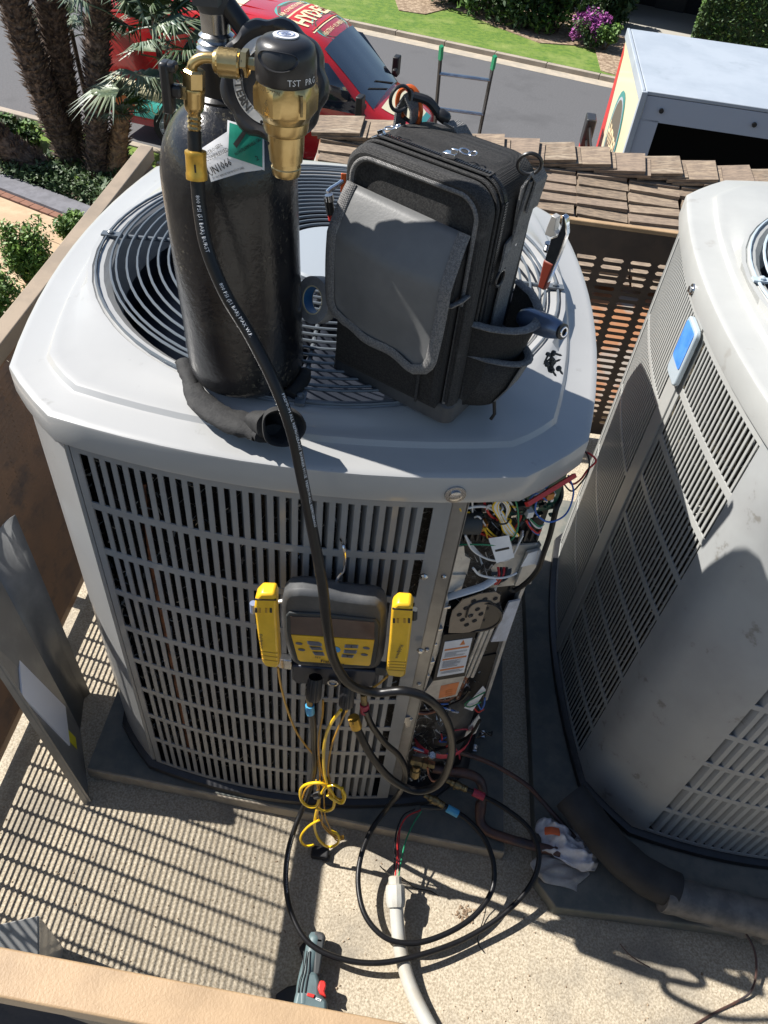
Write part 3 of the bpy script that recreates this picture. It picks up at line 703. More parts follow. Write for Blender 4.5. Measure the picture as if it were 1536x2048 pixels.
# ---- leafy plants
def leaves(mb, c, r, n, s, R, flat=1.):
    for _ in range(n):
        while True:
            v = Vector((R.uniform(-1, 1), R.uniform(-1, 1), R.uniform(-1, 1)))
            if .35 < v.length < 1: break
        p = Vector(c) + Vector((v.x * r[0], v.y * r[1], v.z * r[2]))
        u = Vector((R.uniform(-1, 1), R.uniform(-1, 1), R.uniform(-.6, 1))).normalized(); w = u.cross(Vector((R.uniform(-1, 1), R.uniform(-1, 1), 1))).normalized(); k = s * R.uniform(.6, 1.3)
        mb.add([p - u * k, p + w * k * .45, p + u * k, p - w * k * .45], [(0, 1, 2, 3)])
def bush(name, c, r, n, s, mats, label, cat='shrub', seed=1, clumps=7, group=None):
    R = random.Random(seed); c = Vector(c); t = thing(name, (c.x, c.y, c.z - r[2]), label, cat, group)
    mb = MB()
    for k in range(4): mb.tube([c - Vector((0, 0, r[2])), c + Vector((R.uniform(-.6, .6) * r[0], R.uniform(-.6, .6) * r[1], R.uniform(-.1, .5) * r[2]))], [.03, .012], 5)
    obj('stems', mb, 'palm_bark', t)
    for j, m in enumerate(mats):
        mb = MB()
        for k in range(clumps):
            q = c + Vector((R.uniform(-.62, .62) * r[0], R.uniform(-.62, .62) * r[1], R.uniform(-.55, .6) * r[2])); f = R.uniform(.3, .55)
            leaves(mb, q, (r[0] * f, r[1] * f, r[2] * f), n // clumps // len(mats), s, R)
        tag(obj('foliage', mb, m, t, smooth=0), kind='stuff')
    return t
gc = MB(); R = random.Random(21)
poly = [(0, 330), (80, 345), (200, 365), (270, 345), (310, 310), (215, 440), (150, 410), (0, 375)]
for _ in range(9000):
    u = R.uniform(0, 300); v = R.uniform(325, 445)
    if v < 332 or v > 362 + u * .33 or v > 470 - (u - 180) * 1.1: continue
    if R.random() < .25: continue
    p = G(u, v) + Vector((0, 0, R.uniform(.05, .30))); k = R.uniform(.02, .075); w = Vector((R.uniform(-1, 1), R.uniform(-1, 1), R.uniform(-.5, 1))).normalized(); q = w.cross(Vector((R.uniform(-1, 1), R.uniform(-1, 1), 1))).normalized()
    gc.add([p - w * k, p + q * k * .5, p + w * k, p - q * k * .5], [(0, 1, 2, 3)])
tag(obj('ground_cover', gc, 'leaf_dark', smooth=0), 'green leafy ground cover under the palm trunks', 'ground cover', kind='stuff')
c = G(70, 585); bush('shrub', (c.x, c.y, GZ + .55), (.42, .36, .55), 6000, .035, ['leaf_mid', 'leaf_light'], 'loose green shrub beside the paving at the left edge, tallest tip reddish', seed=4, clumps=14)
c = G(165, 500); bush('shrub', (c.x, c.y, GZ + .35), (.34, .28, .32), 4500, .035, ['leaf_light', 'leaf_mid'], 'bright yellow-green shrub against the brown rail, right of the loose one', seed=5, clumps=12)
c = G(0, 640); bush('shrub', (c.x, c.y, GZ + .4), (.4, .36, .4), 5000, .035, ['leaf_mid', 'leaf_light'], 'low green shrub nearest the left screen', seed=6, clumps=12)
c = G(40, 300); bush('shrub', (c.x, c.y, GZ + .3), (.6, .4, .35), 2500, .07, ['leaf_dark', 'leaf_mid'], 'spiky dark green shrub at the foot of the leftmost trunk', seed=7)

# ---- paving, brick border and low wall of the planter
pv = thing('paving', G(80, 470), 'tan block paving in sun left of the condenser, edged with bricks', 'paving')
src = None; e1 = (G(160, 458) - G(0, 395)).normalized(); e2 = Vector((-e1.y, e1.x, 0)); o0 = G(-120, 352); 
for i in range(4):
    for j in range(6):
        if src is None: src = obj('paver', MB().prism(rrect(.985, .585, .012, 2), 0, .06), 'paver_tan', pv, local=True, smooth=0); o = src
        else: o = part(src, pv)
        q = o0 - e2 * (.30 + .6 * i) + e1 * (j * 1.0 + (.5 if i % 2 else 0)) - G(80, 470); o.location = (q.x, q.y, .0 + random.uniform(0, .004)); o.rotation_euler = (0, 0, math.atan2(e1.y, e1.x))
tag(obj('paving_bed', MB().prism([tuple((o0 + e1 * a - e2 * b_)[:2]) for a, b_ in ((-2, -.0), (7, -.0), (7, 4), (-2, 4))][::-1], GZ - .2, GZ + .03), 'concrete', smooth=0), kind='structure')
src = None
for j in range(26):
    if src is None: src = obj('brick', MB().box((0, 0, .04), (.215, .14, .08)), 'brick_red', pv, local=True, smooth=0); o = src
    else: o = part(src, pv)
    q = o0 + e1 * (j * .228) + e2 * .09 - G(80, 470); o.location = (q.x, q.y, 0); o.rotation_euler = (0, 0, math.atan2(e1.y, e1.x) + random.uniform(-.02, .02))
pw = thing('planter_wall', o0 + e2 * .4, 'low grey shaded wall top between bricks and ground cover', 'wall')
obj('cap', MB().prism([tuple((o0 + e1 * a + e2 * b_)[:2]) for a, b_ in ((-2, .17), (6, .17), (6, .62), (-2, .62))], GZ, GZ + .12), 'wall_grey', pw, smooth=0)

# ---- red van
vz = GZ
hoodtip = W(845, 240, 2, GZ + .95); rooff = W(672, 88, 2, GZ + 2.35)
fwd = Vector((hoodtip.x - rooff.x, hoodtip.y - rooff.y, 0)).normalized()
vang = math.atan2(fwd.y, fwd.x)
vang = -.179
van = thing('parked_van', (-3.036, 15.142, GZ), 'red high-roof van with a shop logo on its roof, parked behind the palms', 'van', rz=vang)
van.scale = (1.07, 1.07, 1.07)
def vsec(x, w, zb, zt, rt):
    """cross-section ring: half width w, from zb to zt, tumblehome at the top"""
    P = []
    for y, z in ((-w * .93, zb), (-w, zb + .18), (-w, zb + (zt - zb) * .5), (-w * .97, zt - rt * 1.4), (-w * .92, zt - rt * .6), (-w * .80, zt - rt * .12), (-w * .5, zt), (0, zt + .015), (w * .5, zt), (w * .80, zt - rt * .12), (w * .92, zt - rt * .6), (w * .97, zt - rt * 1.4), (w, zb + (zt - zb) * .5), (w, zb + .18), (w * .93, zb)): P.append((x, y, z))
    return P
VS = [(3.0, .62, .35, .78, .14), (2.96, .80, .30, .92, .16), (2.8, .92, .28, 1.02, .16), (2.45, .98, .28, 1.18, .16), (2.1, 1.0, .28, 1.32, .16), (1.55, 1.0, .28, 1.80, .22), (1.12, 1.0, .28, 2.14, .24), (.8, 1.0, .28, 2.28, .24), (.2, 1.0, .28, 2.36, .22), (-1.5, 1.0, .28, 2.40, .2), (-2.9, 1.0, .28, 2.38, .2), (-2.99, .97, .30, 2.30, .2)]
mb = MB(); loft(mb, [vsec(*s) for s in VS])
n = 15; mb.f.append(tuple(range(n))); mb.f.append(tuple(len(mb.v) - 1 - k for k in range(n)))
body = obj('body', mb, 'van_red', van, local=True, smooth=50)
def on_top(x, y, off=.006):
    for i in range(len(VS) - 1):
        if VS[i][0] >= x >= VS[i + 1][0]:
            f = (VS[i][0] - x) / (VS[i][0] - VS[i + 1][0]); a = vsec(*VS[i]); b = vsec(*VS[i + 1]); R_ = [Vector(a[k]).lerp(Vector(b[k]), f) for k in range(15)]
            for k in range(4, 10):
                if R_[k].y <= y <= R_[k + 1].y: g = (y - R_[k].y) / (R_[k + 1].y - R_[k].y); p = R_[k].lerp(R_[k + 1], g); return Vector((x, y, p.z + off))
            k = 4 if y < 0 else 10; return Vector((x, y, R_[k].z + off))
def patch(poly_fn, nu, nv, off):
    mb = MB(); 
    for i in range(nu + 1):
        for j in range(nv + 1): mb.v.append(tuple(on_top(*poly_fn(i / nu, j / nv), off)))
    for i in range(nu):
        for j in range(nv): mb.f.append((i * (nv + 1) + j, (i + 1) * (nv + 1) + j, (i + 1) * (nv + 1) + j + 1, i * (nv + 1) + j + 1))
    return mb
obj('windscreen', patch(lambda u, v: (1.16 + .93 * u, (-.80 + 1.60 * v) * (1 + .03 * u)), 10, 10, .012), 'van_glass', van, local=True)
obj('bonnet_print', patch(lambda u, v: (2.18 + .62 * u, (-.62 + 1.24 * v) * (1 - .45 * u * u)), 8, 10, .010), 'van_cream', van, local=True)
obj('bonnet_stripe', patch(lambda u, v: (2.80 + .09 * u, (-.36 + .72 * v)), 3, 10, .012), 'van_teal', van, local=True)
for s in (-1, 1):
    obj('bonnet_vent', patch(lambda u, v: (2.36 + .12 * u, s * .34 - .10 + .2 * v), 2, 3, .014), 'van_black', van, local=True)
    obj('wiper', MB().tube([on_top(2.08, s * .2 + .3, .03), on_top(1.9, s * .2 - .3, .03)], .012, 5), 'van_black', van, local=True)
    obj('mirror', MB().box((1.95, s * 1.2, 1.45), (.12, .22, .34)).box((1.97, s * 1.06, 1.40), (.08, .16, .08)), 'van_black', van, local=True, bevel=.02)
    mbp = MB()
    mbp.add([(2.02, s * 1.008, 1.24), (1.30, s * 1.008, 1.95), (.55, s * 1.0, 1.98), (.55, s * 1.008, 1.24)], [(0, 1, 2, 3)])
    obj('side_window', mbp, 'van_glass', van, local=True, solid=.006)
    mbp = MB().add([(.4, s * 1.006, .45), (.4, s * 1.006, .8), (-1.6, s * 1.006, 1.05), (-2.3, s * 1.006, .9), (-2.5, s * 1.006, .45)], [(0, 1, 2, 3, 4)])
    obj('side_print', mbp, 'van_teal', van, local=True, solid=.004)
    mbp = MB().add([(.45, s * 1.009, .5), (.45, s * 1.009, .62), (-1.2, s * 1.009, 1.0), (-2.85, s * 1.009, 1.1), (-2.85, s * 1.009, .8), (-1.2, s * 1.009, .75)], [(0, 1, 2, 5), (5, 2, 3, 4)])
    obj('side_stripe', mbp, 'van_cream', van, local=True, solid=.004)
    obj('headlight', MB().box((2.86, s * .74, .82), (.16, .26, .16)), 'clear_glass', van, local=True, bevel=.03)
    for x in (2.05, -1.75):
        T = Matrix.Translation((x, s * .90, .35)) @ Matrix.Rotation(PI / 2, 4, 'X')
        w = obj('wheel', MB().lathe([(.20, -.12), (.34, -.11), (.35, -.06), (.35, .06), (.34, .11), (.20, .12)], T, 28), 'tyre', van, local=True)
        rm = MB().lathe([(.03, .125 * -s), (.2, .11 * -s), (.215, .12 * -s)], T, 20)
        for k in range(5): rm.box((.11 * math.cos(k * 1.2566), .11 * math.sin(k * 1.2566), -.13 * s), (.16, .05, .02), T @ Matrix.Rotation(0, 4, 'Z'))
        r_ = obj('rim', rm, 'truck_white', w, local=True)
# roof logo: shield, plaque and lettering, all flat print on the roof
def roofT(x, y, rot, off): 
    p = on_top(x, y, off); q = on_top(x - .3, y, off); e = (p - q).normalized(); return p, e
def roof_print(poly, mat, off, cx, cy, name='logo'):
    vs, fs = poly; mb = MB(); mb.v = [tuple(on_top(cx - p[1], cy + p[0], off)) for p in vs]; mb.f = fs; return obj(name, mb, mat, van, local=True, smooth=0)
def ell(w, h, n=28): return ([(w / 2 * math.cos(2 * PI * k / n), h / 2 * math.sin(2 * PI * k / n), 0) for k in range(n)], [tuple(range(n))])
def rect(w, h): 
    vs = []; fs = []
    for i in range(9):
        for j in range(2): vs.append((-w / 2 + w * i / 8, -h / 2 + h * j, 0))
    for i in range(8): fs.append((2 * i, 2 * i + 2, 2 * i + 3, 2 * i + 1))
    return vs, fs
def sub_text(s, size, **k):
    return text2d(s, size, res=1, **k)
LX, LY = .62, .14
def logo(prn, s=1.):
    """two ovals, a red plaque between them and the lettering; prn(poly, mat, offset, dx, dy)"""
    for dy in (.30, -.30):
        prn(ell(1.10 * s, .52 * s), 'logo_teal', .004, 0, dy * s); prn(ell(1.00 * s, .42 * s), 'logo_dark', .0055, 0, dy * s)
    prn(rect(1.28 * s, .50 * s), 'logo_cream', .008, 0, 0); prn(rect(1.20 * s, .44 * s), 'logo_red', .0095, 0, 0)
    prn(sub_text('HYDES', .40 * s, bold=.012 * s), 'logo_cream', .012, 0, 0)
    prn(sub_text('AIR CONDITIONING', .105 * s, bold=.002), 'logo_cream', .008, 0, .34 * s)
    prn(sub_text('HEATING + PLUMBING', .095 * s, bold=.002), 'logo_cream', .008, 0, -.36 * s)
    prn(rect(.34 * s, .10 * s), 'logo_teal', .006, 0, -.60 * s)
logo(lambda poly, mat, off, dx, dy: roof_print(poly, mat, off, LX - dy, LY + dx), 1.12)
obj('roof_band', patch(lambda u, v: (-.95 + .45 * u, -.78 + 1.56 * v), 3, 10, .007), 'van_cream', van, local=True)
for k in range(2):
    for s in (-1, 1): obj('roof_seam', MB().tube([on_top(.55, s * (.3 + .35 * k), .006), on_top(-.4, s * (.3 + .35 * k), .006), on_top(-2.8, s * (.3 + .35 * k), .006)], .010, 5), 'van_red', van, local=True)
vs, fs = text2d('YOU', .26); obj('lettering', MB().add(vs, fs, frame((-2.2, -1.014, .62), (1, 0, 0), (0, 0, 1))), 'van_cream', van, local=True, smooth=0)

# ---- box truck
TZ = -1.1
nl, fl_ = W(1293, 182, 2, TZ), W(1262, 58, 2, TZ)
ey_ = (fl_ - nl).normalized(); ex_ = Vector((ey_.y, -ey_.x, 0)); wid = (fl_ - nl).length; tl = 4.8
trk = thing('box_truck', (nl.x, nl.y, GZ), 'white-roofed box truck with open dark side and painted end at the right', 'truck', rz=math.atan2(ex_.y, ex_.x))
H = TZ - GZ; zb = .95
obj('roof', MB().box((tl / 2, wid / 2, H - .02), (tl, wid, .05)), 'truck_white', trk, local=True, bevel=.01)
fr = MB()
fr.box((tl / 2, .03, H - .20), (tl - .04, .06, .30)); fr.box((.14, .03, (H + zb) / 2 - .16), (.26, .06, H - zb - .34)); fr.box((tl - .2, .03, (H + zb) / 2 - .16), (.36, .06, H - zb - .34)); fr.box((tl / 2, .03, zb + .08), (tl - .04, .055, .16))
obj('side_frame', fr, 'truck_side', trk, local=True, smooth=0)
obj('back_wall', MB().box((tl / 2, wid - .03, (H + zb) / 2), (tl - .04, .05, H - zb - .05)), 'truck_side', trk, local=True, smooth=0)
obj('end_wall', MB().box((tl - .03, wid / 2, (H + zb) / 2), (.05, wid - .12, H - zb - .05)), 'truck_side', trk, local=True, smooth=0)
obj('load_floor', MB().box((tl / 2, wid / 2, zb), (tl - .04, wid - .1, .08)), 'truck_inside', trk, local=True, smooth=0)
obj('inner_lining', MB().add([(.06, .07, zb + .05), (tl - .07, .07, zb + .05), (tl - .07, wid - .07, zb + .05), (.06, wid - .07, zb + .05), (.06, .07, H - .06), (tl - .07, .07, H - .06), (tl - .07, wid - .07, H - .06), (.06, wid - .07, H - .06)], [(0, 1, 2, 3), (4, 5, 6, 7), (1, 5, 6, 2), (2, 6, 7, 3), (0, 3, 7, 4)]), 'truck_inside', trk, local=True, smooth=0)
obj('painted_end', MB().box((-.0, wid / 2, (H + zb) / 2 - .02), (.06, wid, H - zb - .06)), 'van_cream', trk, local=True, smooth=0)
obj('corner_trim', MB().box((-.035, wid / 2, H - .06), (.05, wid, .14)).box((-.02, .0, (H + zb) / 2), (.08, .08, H - zb)), 'truck_white', trk, local=True, bevel=.01)
def endp(pts, mat, off, name='end_print'):     # points (y, z) on the end
    obj(name, MB().add([(-.031 - off, y, z) for y, z in pts], [tuple(range(len(pts)))]), mat, trk, local=True, smooth=0)
ec, ez = wid * .50, H - 1.15
endp([(wid, H - .2), (wid * .93, H - .3), (wid * .84, H - 1.5), (wid * .50, H - 2.2), (wid * .22, H - 2.7), (wid * .30, H - 3), (wid, H - 3)], 'logo_red', .003)
endp([(.05, H - .7), (.40, H - 1.1), (.55, H - 1.8), (.30, H - 2.3), (.05, H - 2.3)], 'van_teal', .003)
for k in range(5): endp([(.06, H - .9 - k * .26), (.46 - k * .03, H - 1.25 - k * .26), (.42 - k * .03, H - 1.32 - k * .26), (.06, H - 1.05 - k * .26)], 'van_cream', .0045)
endp([(wid * .62, H - 2.05), (wid * .50, H - 1.9), (wid * .34, H - 2.7), (wid * .45, H - 3)], 'logo_red', .0045)
for k in range(9): endp([(wid * .97 - k * .05, H - 1.75 - .1 * k), (wid * .95 - k * .06, H - 1.8 - .1 * k), (wid * .62 - k * .05, H - 3), (wid * .68 - k * .04, H - 3)], 'van_cream', .006)
el_ = lambda w, h: [(ec + w / 2 * math.cos(2 * PI * k / 24), ez + h / 2 * math.sin(2 * PI * k / 24)) for k in range(24)]
endp(el_(1.30, 1.36), 'van_teal', .008, 'logo'); endp(el_(1.14, 1.2), 'truck_white', .010, 'logo'); endp(el_(1.06, 1.12), 'logo_dark', .012, 'logo')
vs, fs = text2d('HYDES', .34, bold=.01); obj('lettering', MB().add(vs, fs, frame((-.048, ec, ez), (0, -1, 0), (0, 0, 1))), 'logo_cream', trk, local=True, smooth=0)
obj('cab', MB().box((-.55, wid / 2, .95), (1.0, wid * .80, 1.2), top=.9), 'van_red', trk, local=True, bevel=.08)
obj('chassis', MB().box((tl / 2 - .4, wid / 2, .72), (tl + .6, .9, .3)), 'van_black', trk, local=True)
for x in (-1.0, tl - 1.2):
    for y in (.2, wid - .2): obj('wheel', MB().lathe([(.2, -.13), (.40, -.12), (.42, 0), (.40, .12), (.2, .13)], Matrix.Translation((x, y, .42)) @ Matrix.Rotation(PI / 2, 4, 'X'), 24), 'tyre', trk, local=True)
inv = ORG[trk.name].inverted()
mp_ = inv @ W(1176, 262, 2, GZ + 2.05)
obj('mirror', MB().box(mp_, (.16, .34, .46)), 'black_plastic', trk, local=True, bevel=.02)
obj('mirror_cap', MB().box(mp_ + Vector((.02, .0, -.30)), (.18, .34, .20)), 'red_plastic', trk, local=True, bevel=.03)
obj('mirror_arm', MB().tube([mp_ + Vector((0, .1, .1)), (-.3, .12, mp_.z + .1)], .02, 6).tube([mp_ + Vector((0, .1, -.1)), (-.3, .12, mp_.z - .1)], .02, 6), 'van_black', trk, local=True)
for px in ((1327, 206), (1507, 241)):
    q = inv @ W(px[0], px[1], 1, nl.y); obj('marker_light', MB().lathe([(.03, 0), (.03, .03), (.001, .032)], Matrix.Translation((q.x, -.001, H - .2)) @ Matrix.Rotation(PI / 2, 4, 'X'), 10), 'van_black', trk, local=True)

# ---- ladder against the eave
ly = 4.75
L0, L1, R0_, R1_ = W(868, 270, 1, ly + .06), W(883, 92, 1, ly - .08), W(955, 285, 1, ly + .06), W(990, 112, 1, ly - .08)
lad = thing('ladder', (L0.x, L0.y, GZ), 'black extension ladder with aluminium rungs and green tips leaning on the roof edge', 'ladder')
def ext(a, b, z): t = (z - a.z) / (b.z - a.z); return a + (b - a) * t
for a, b in ((L0, L1), (R0_, R1_)):
    lo = ext(a, b, GZ); obj('side_rail', MB().tube([lo, b - (b - a).normalized() * .09], .019, 4, flat=.7), 'black_plastic', lad, smooth=0)
    obj('end_cap', MB().tube([b - (b - a).normalized() * .09, b], .023, 4, flat=.75), 'green_wire', lad, smooth=0)
z = W(930, 150, 1, ly).z; src = None
while z > GZ + .2:
    a, b = ext(L0, L1, z), ext(R0_, R1_, z + (W(985, 160, 1, ly).z - W(880, 143, 1, ly).z) * .0)
    obj('rung', MB().tube([a, b], .020, 6, flat=.55), 'steel', lad); z -= .25

# ---- planting and house across the street
def far(u, v, h): p = G(u, v, GZ + .13); return (p.x, p.y, p.z + h)
for i, (u, v, r, lab) in enumerate(((905, 12, 1.1, 'dark green hedge shrub behind the lawn, leftmost at the top edge'), (985, 38, 1.1, 'dark round shrub left of the pale siding'), (1050, 62, 1.0, 'mid green shrub in shade before the pale siding'), (1110, 70, 1.0, 'dense dark shrub just left of the purple flowers'), (1215, 62, .8, 'dark glossy shrub beside the porch opening'))):
    bush('shrub', far(u, v - 8, r * .9), (r * 1.15, r, r), 4200, .10, ['leaf_dark', 'leaf_dark', 'leaf_mid'][:2 + i % 2], lab, seed=30 + i, clumps=11)
bush('flower_bush', far(1172, 92, .45), (.62, .5, .5), 2400, .06, ['leaf_dark', 'flower_purple'], 'purple flowering bush at the end of the lawn', 'flowers', seed=41, clumps=9)
bush('flower_bush', far(1208, 100, .35), (.4, .4, .38), 1500, .06, ['leaf_mid', 'leaf_light'], 'small pale green plant right of the purple flowers', 'plant', seed=42)
# clipped hedge, right
h0, h1 = Vector(far(1375, 95, 0)), Vector(far(1640, 150, 0)); hd_ = (h1 - h0).normalized(); hn = Vector((-hd_.y, hd_.x, 0)); hg = thing('hedge', h0, 'tall clipped hedge behind the white truck roof', 'hedge')
R = random.Random(9)
for m, cnt, s in (('leaf_dark', 9000, .07), ('leaf_mid', 6000, .06)):
    mb = MB()
    for _ in range(cnt):
        a = R.uniform(0, 7.5); f = R.random()
        if f < .6: p = h0 + hd_ * a + hn * R.uniform(-.07, .05) + Vector((0, 0, R.uniform(0, 1.7)))
        else: p = h0 + hd_ * a + hn * R.uniform(0, 1.8) + Vector((0, 0, 1.7 + R.uniform(-.08, .06)))
        if m == 'leaf_mid' and R.random() < .3: p = h0 + hd_ * R.uniform(.0, .06) + hn * R.uniform(0, 1.8) + Vector((0, 0, R.uniform(0, 1.7)))
        u = Vector((R.uniform(-1, 1), R.uniform(-1, 1), R.uniform(-.6, 1))).normalized(); w = u.cross(Vector((R.uniform(-1, 1), R.uniform(-1, 1), 1))).normalized(); k = s * R.uniform(.6, 1.3)
        mb.add([p - u * k, p + w * k * .45, p + u * k, p - w * k * .45], [(0, 1, 2, 3)])
    tag(obj('foliage', mb, m, hg, smooth=0), kind='stuff')
c_ = [h0 + hd_ * .08 + hn * .08, h0 + hd_ * 7.4 + hn * .08, h0 + hd_ * 7.4 + hn * 1.75, h0 + hd_ * .08 + hn * 1.75]
obj('hedge_core', MB().prism([(q.x, q.y) for q in c_], h0.z, h0.z + 1.6), 'leaf_dark', hg, smooth=0)
bush('small_tree', far(1500, 60, 2.3), (1.0, .9, .9), 3500, .08, ['leaf_light', 'leaf_mid'], 'light green tree crown above the hedge in the top right corner', 'tree', seed=51, clumps=10)
# house
q0, q1 = Vector(far(1186, 40, 0)), Vector(far(1216, 46, 0)); hs = thing('house', q0, 'low house across the street with pale siding and a dark porch', 'house')
hx = kdir; hy = kn
def hbox(o, l, d, z0, z1): return MB().prism([tuple(v[:2]) for v in (o, o + hx * l, o + hx * l + hy * d, o + hy * d)], z0, z1)
obj('wall', hbox(q0 + hx * -9 + hy * .9, 9.6, .3, GZ, GZ + 3), 'siding', hs, smooth=0)
for k in range(9): obj('siding_board', hbox(q0 + hx * -.62 + hy * .86, 1.2, .04, GZ + .15 + k * .22, GZ + .35 + k * .22), 'siding', hs, smooth=0)
obj('porch_wall', hbox(q0 + hx * .6 + hy * 3.2, 14, .3, GZ, GZ + 3), 'dark_opening', hs, smooth=0)
obj('door', hbox(q0 + hx * 1.6 + hy * 3.1, 1.0, .08, GZ + .16, GZ + 2.2), 'van_black', hs, smooth=0)
obj('porch_side', hbox(q0 + hx * .45 + hy * .95, .16, 2.3, GZ, GZ + 3), 'dark_opening', hs, smooth=0)
obj('roof', hbox(q0 + hx * -9.4 + hy * .3, 26, 8, GZ + 2.7, GZ + 2.95), 'tile_c', hs, smooth=0)
obj('porch_rail', MB().tube([q0 + hx * .7 + hy * 1.3 + Vector((0, 0, .9)), q0 + hx * 3.2 + hy * 1.3 + Vector((0, 0, .9))], .04, 6), 'van_black', hs)
# ================================================================ gas bottle
CB = Vector((-.085, -.375, 1.288)); lean = Matrix.Rotation(math.radians(-2.2), 4, 'Y')
CT = Matrix.Translation(CB) @ lean
tank = thing('gas_cylinder', CB, 'scuffed black nitrogen bottle with torn labels standing on a glove on the fan guard', 'gas bottle')
PROF = [(.066, .0), (.078, .003), (.085, .010), (.088, .022), (.088, .298), (.0872, .315), (.084, .334), (.078, .352), (.069, .368), (.058, .381), (.045, .391), (.034, .397), (.030, .400)]
pf = []
for i in range(len(PROF) - 1):
    k = 10 if i == 3 else 2
    for j in range(k): pf.append(tuple(PROF[i][q] + (PROF[i + 1][q] - PROF[i][q]) * j / k for q in (0, 1)))
pf.append(PROF[-1])
obj('bottle', MB().lathe(pf, CT, 64), 'tank_black', tank, smooth=50)
def prof_r(z):
    for (r0, z0), (r1, z1) in zip(PROF, PROF[1:]):
        if z0 <= z <= z1: return r0 + (r1 - r0) * (z - z0) / max(z1 - z0, 1e-9)
    return -1
CTI = CT.inverted()
def on_tank(u, v, off=.0006):
    """point of the bottle's skin seen at photograph pixel u, v"""
    d = _F + _R * (u - 768) / FPX - _U * (v - 1024) / FPX; d = Vector(d / np.linalg.norm(d)); c = Vector(CAM)
    lo = .5; p = None
    t = .55
    while t < 1.4:
        q = CTI @ (c + d * t)
        if 0 < q.z < .4 and math.hypot(q.x, q.y) < prof_r(q.z) + off: break
        t += .004
    a, b = t - .004, t
    for _ in range(14):
        m = (a + b) / 2; q = CTI @ (c + d * m)
        if 0 < q.z < .4 and math.hypot(q.x, q.y) < prof_r(q.z) + off: b = m
        else: a = m
    return c + d * a
def tank_quad(cs, mat, off, name='label', n=10):
    mb = MB(); c = [Vector((*q, 0)) for q in cs]
    for i in range(n + 1):
        for j in range(n + 1):
            a = c[0].lerp(c[1], i / n); b = c[3].lerp(c[2], i / n); p = a.lerp(b, j / n); mb.v.append(tuple(on_tank(p.x, p.y, off)))
    for i in range(n):
        for j in range(n): mb.f.append((i * (n + 1) + j, i * (n + 1) + j + 1, (i + 1) * (n + 1) + j + 1, (i + 1) * (n + 1) + j))
    return obj(name, mb, mat, tank, smooth=60)
def tank_text(s, cx, cy, w, h, ang, mat='print_black', off=.0016, bold=.0):
    vs, fs = text2d(s, 1., bold=bold, res=1); xs = [p[0] for p in vs]; ys = [p[1] for p in vs]
    kx = w / (max(xs) - min(xs)); ky = h / (max(ys) - min(ys)); mx, my = (max(xs) + min(xs)) / 2, (max(ys) + min(ys)) / 2
    ca, sa = math.cos(ang), math.sin(ang); mb = MB()
    for x, y, z in vs:
        x = (x - mx) * kx; y = -(y - my) * ky; mb.v.append(tuple(on_tank(cx + x * ca - y * sa, cy + x * sa + y * ca, off)))
    mb.f = fs; return obj('lettering', mb, mat, tank, smooth=0)
tank_quad([(404, 296), (456, 262), (500, 340), (422, 364)], 'paper_white', .0006)
tank_quad([(455, 240), (528, 262), (529, 341), (452, 316)], 'paper_white', .0010)
tank_quad([(459, 245), (525, 265), (525, 335), (456, 312)], 'green_label', .0015)
tank_quad([(452, 300), (500, 316), (523, 340), (430, 352)], 'paper_white', .0006)
tank_quad([(490, 232), (519, 228), (521, 262), (496, 254)], 'paper_white', .0008)
A1 = math.radians(-26)
tank_text('NITROGEN,', 427, 299, 40, 8.5, A1 - .12); tank_text('COMPRESSED', 434, 309, 50, 8.5, A1); tank_text('UN1066', 439, 334, 50, 18, A1 - .05, bold=.012); tank_text('DO NOT REMOVE THIS PRODUCT LABEL', 457, 346, 66, 4.2, math.radians(-19))
tank_text('NON-FLAMMABLE GAS', 496, 293, 60, 7.5, math.radians(-32), off=.0021); tank_text('2', 514, 316, 6, 10, -.4, off=.0021)
for k in range(4): tank_text('WARNING: CONTENTS UNDER', 504 + k * 1.5, 236 + k * 5.2, 24, 2.6, -.35, off=.0016)
mb = MB()
for (u, v, w) in ((470, 292, 0), (480, 280, 0), (490, 268, 0)): pass
tank_quad([(466, 288), (488, 258), (495, 263), (473, 296)], 'print_black', .0021, 'bottle_icon', 4); tank_quad([(489, 257), (493, 251), (497, 254), (493, 261)], 'print_black', .0021, 'bottle_icon', 3)
obj('neck', MB().lathe([(.0305, .395), (.031, .402), (.026, .406), (.026, .448), (.024, .45)], CT, 32), 'black_rubber', tank)
NK = CT @ Vector((0, 0, .45))
obj('collar', MB().lathe([(.020, .448), (.024, .450), (.024, .454), (.020, .456), (.022, .460), (.018, .463), (.0205, .467), (.0165, .470), (.0165, .50)], CT, 28), 'steel', tank)
# valve body, stem going up out of the frame
obj('valve_body', MB().lathe([(.017, .49), (.022, .50), (.0225, .53), (.019, .54), (.020, .60), (.0225, .61), (.0235, .66), (.0235, .80), (.02, .82)], CT, 28).box((0, -.02, .52), (.028, .03, .036), CT), 'grey_rubber', tank)
obj('valve_bracket', MB().box((-.028, -.012, .535), (.02, .022, .036), CT).box((-.020, -.020, .560), (.016, .014, .022), CT), 'steel', tank, bevel=.003)
T = CT @ Matrix.Translation((.004, -.028, .555)) @ Matrix.Rotation(PI / 2 - .3, 4, 'X')
obj('relief_plug', MB().lathe([(.004, -.008), (.012, -.004), (.0145, .004), (.012, .010), (.004, .013)], T, 18), 'galvanised', tank)
obj('rubber_boot', MB().lathe([(.01, -.02), (.021, -.016), (.026, 0), (.021, .016), (.01, .02)], CT @ Matrix.Translation((.022, -.018, .565)), 20), 'black_plastic', tank)
q = CT @ Vector((.010, -.0205, .64))
for k, s in enumerate(('HEX', 'YAN')):
    pass
obj('stem_label', MB().box((.008, -.0228, .635), (.014, .0015, .030), CT), 'wall_grey', tank, smooth=0)

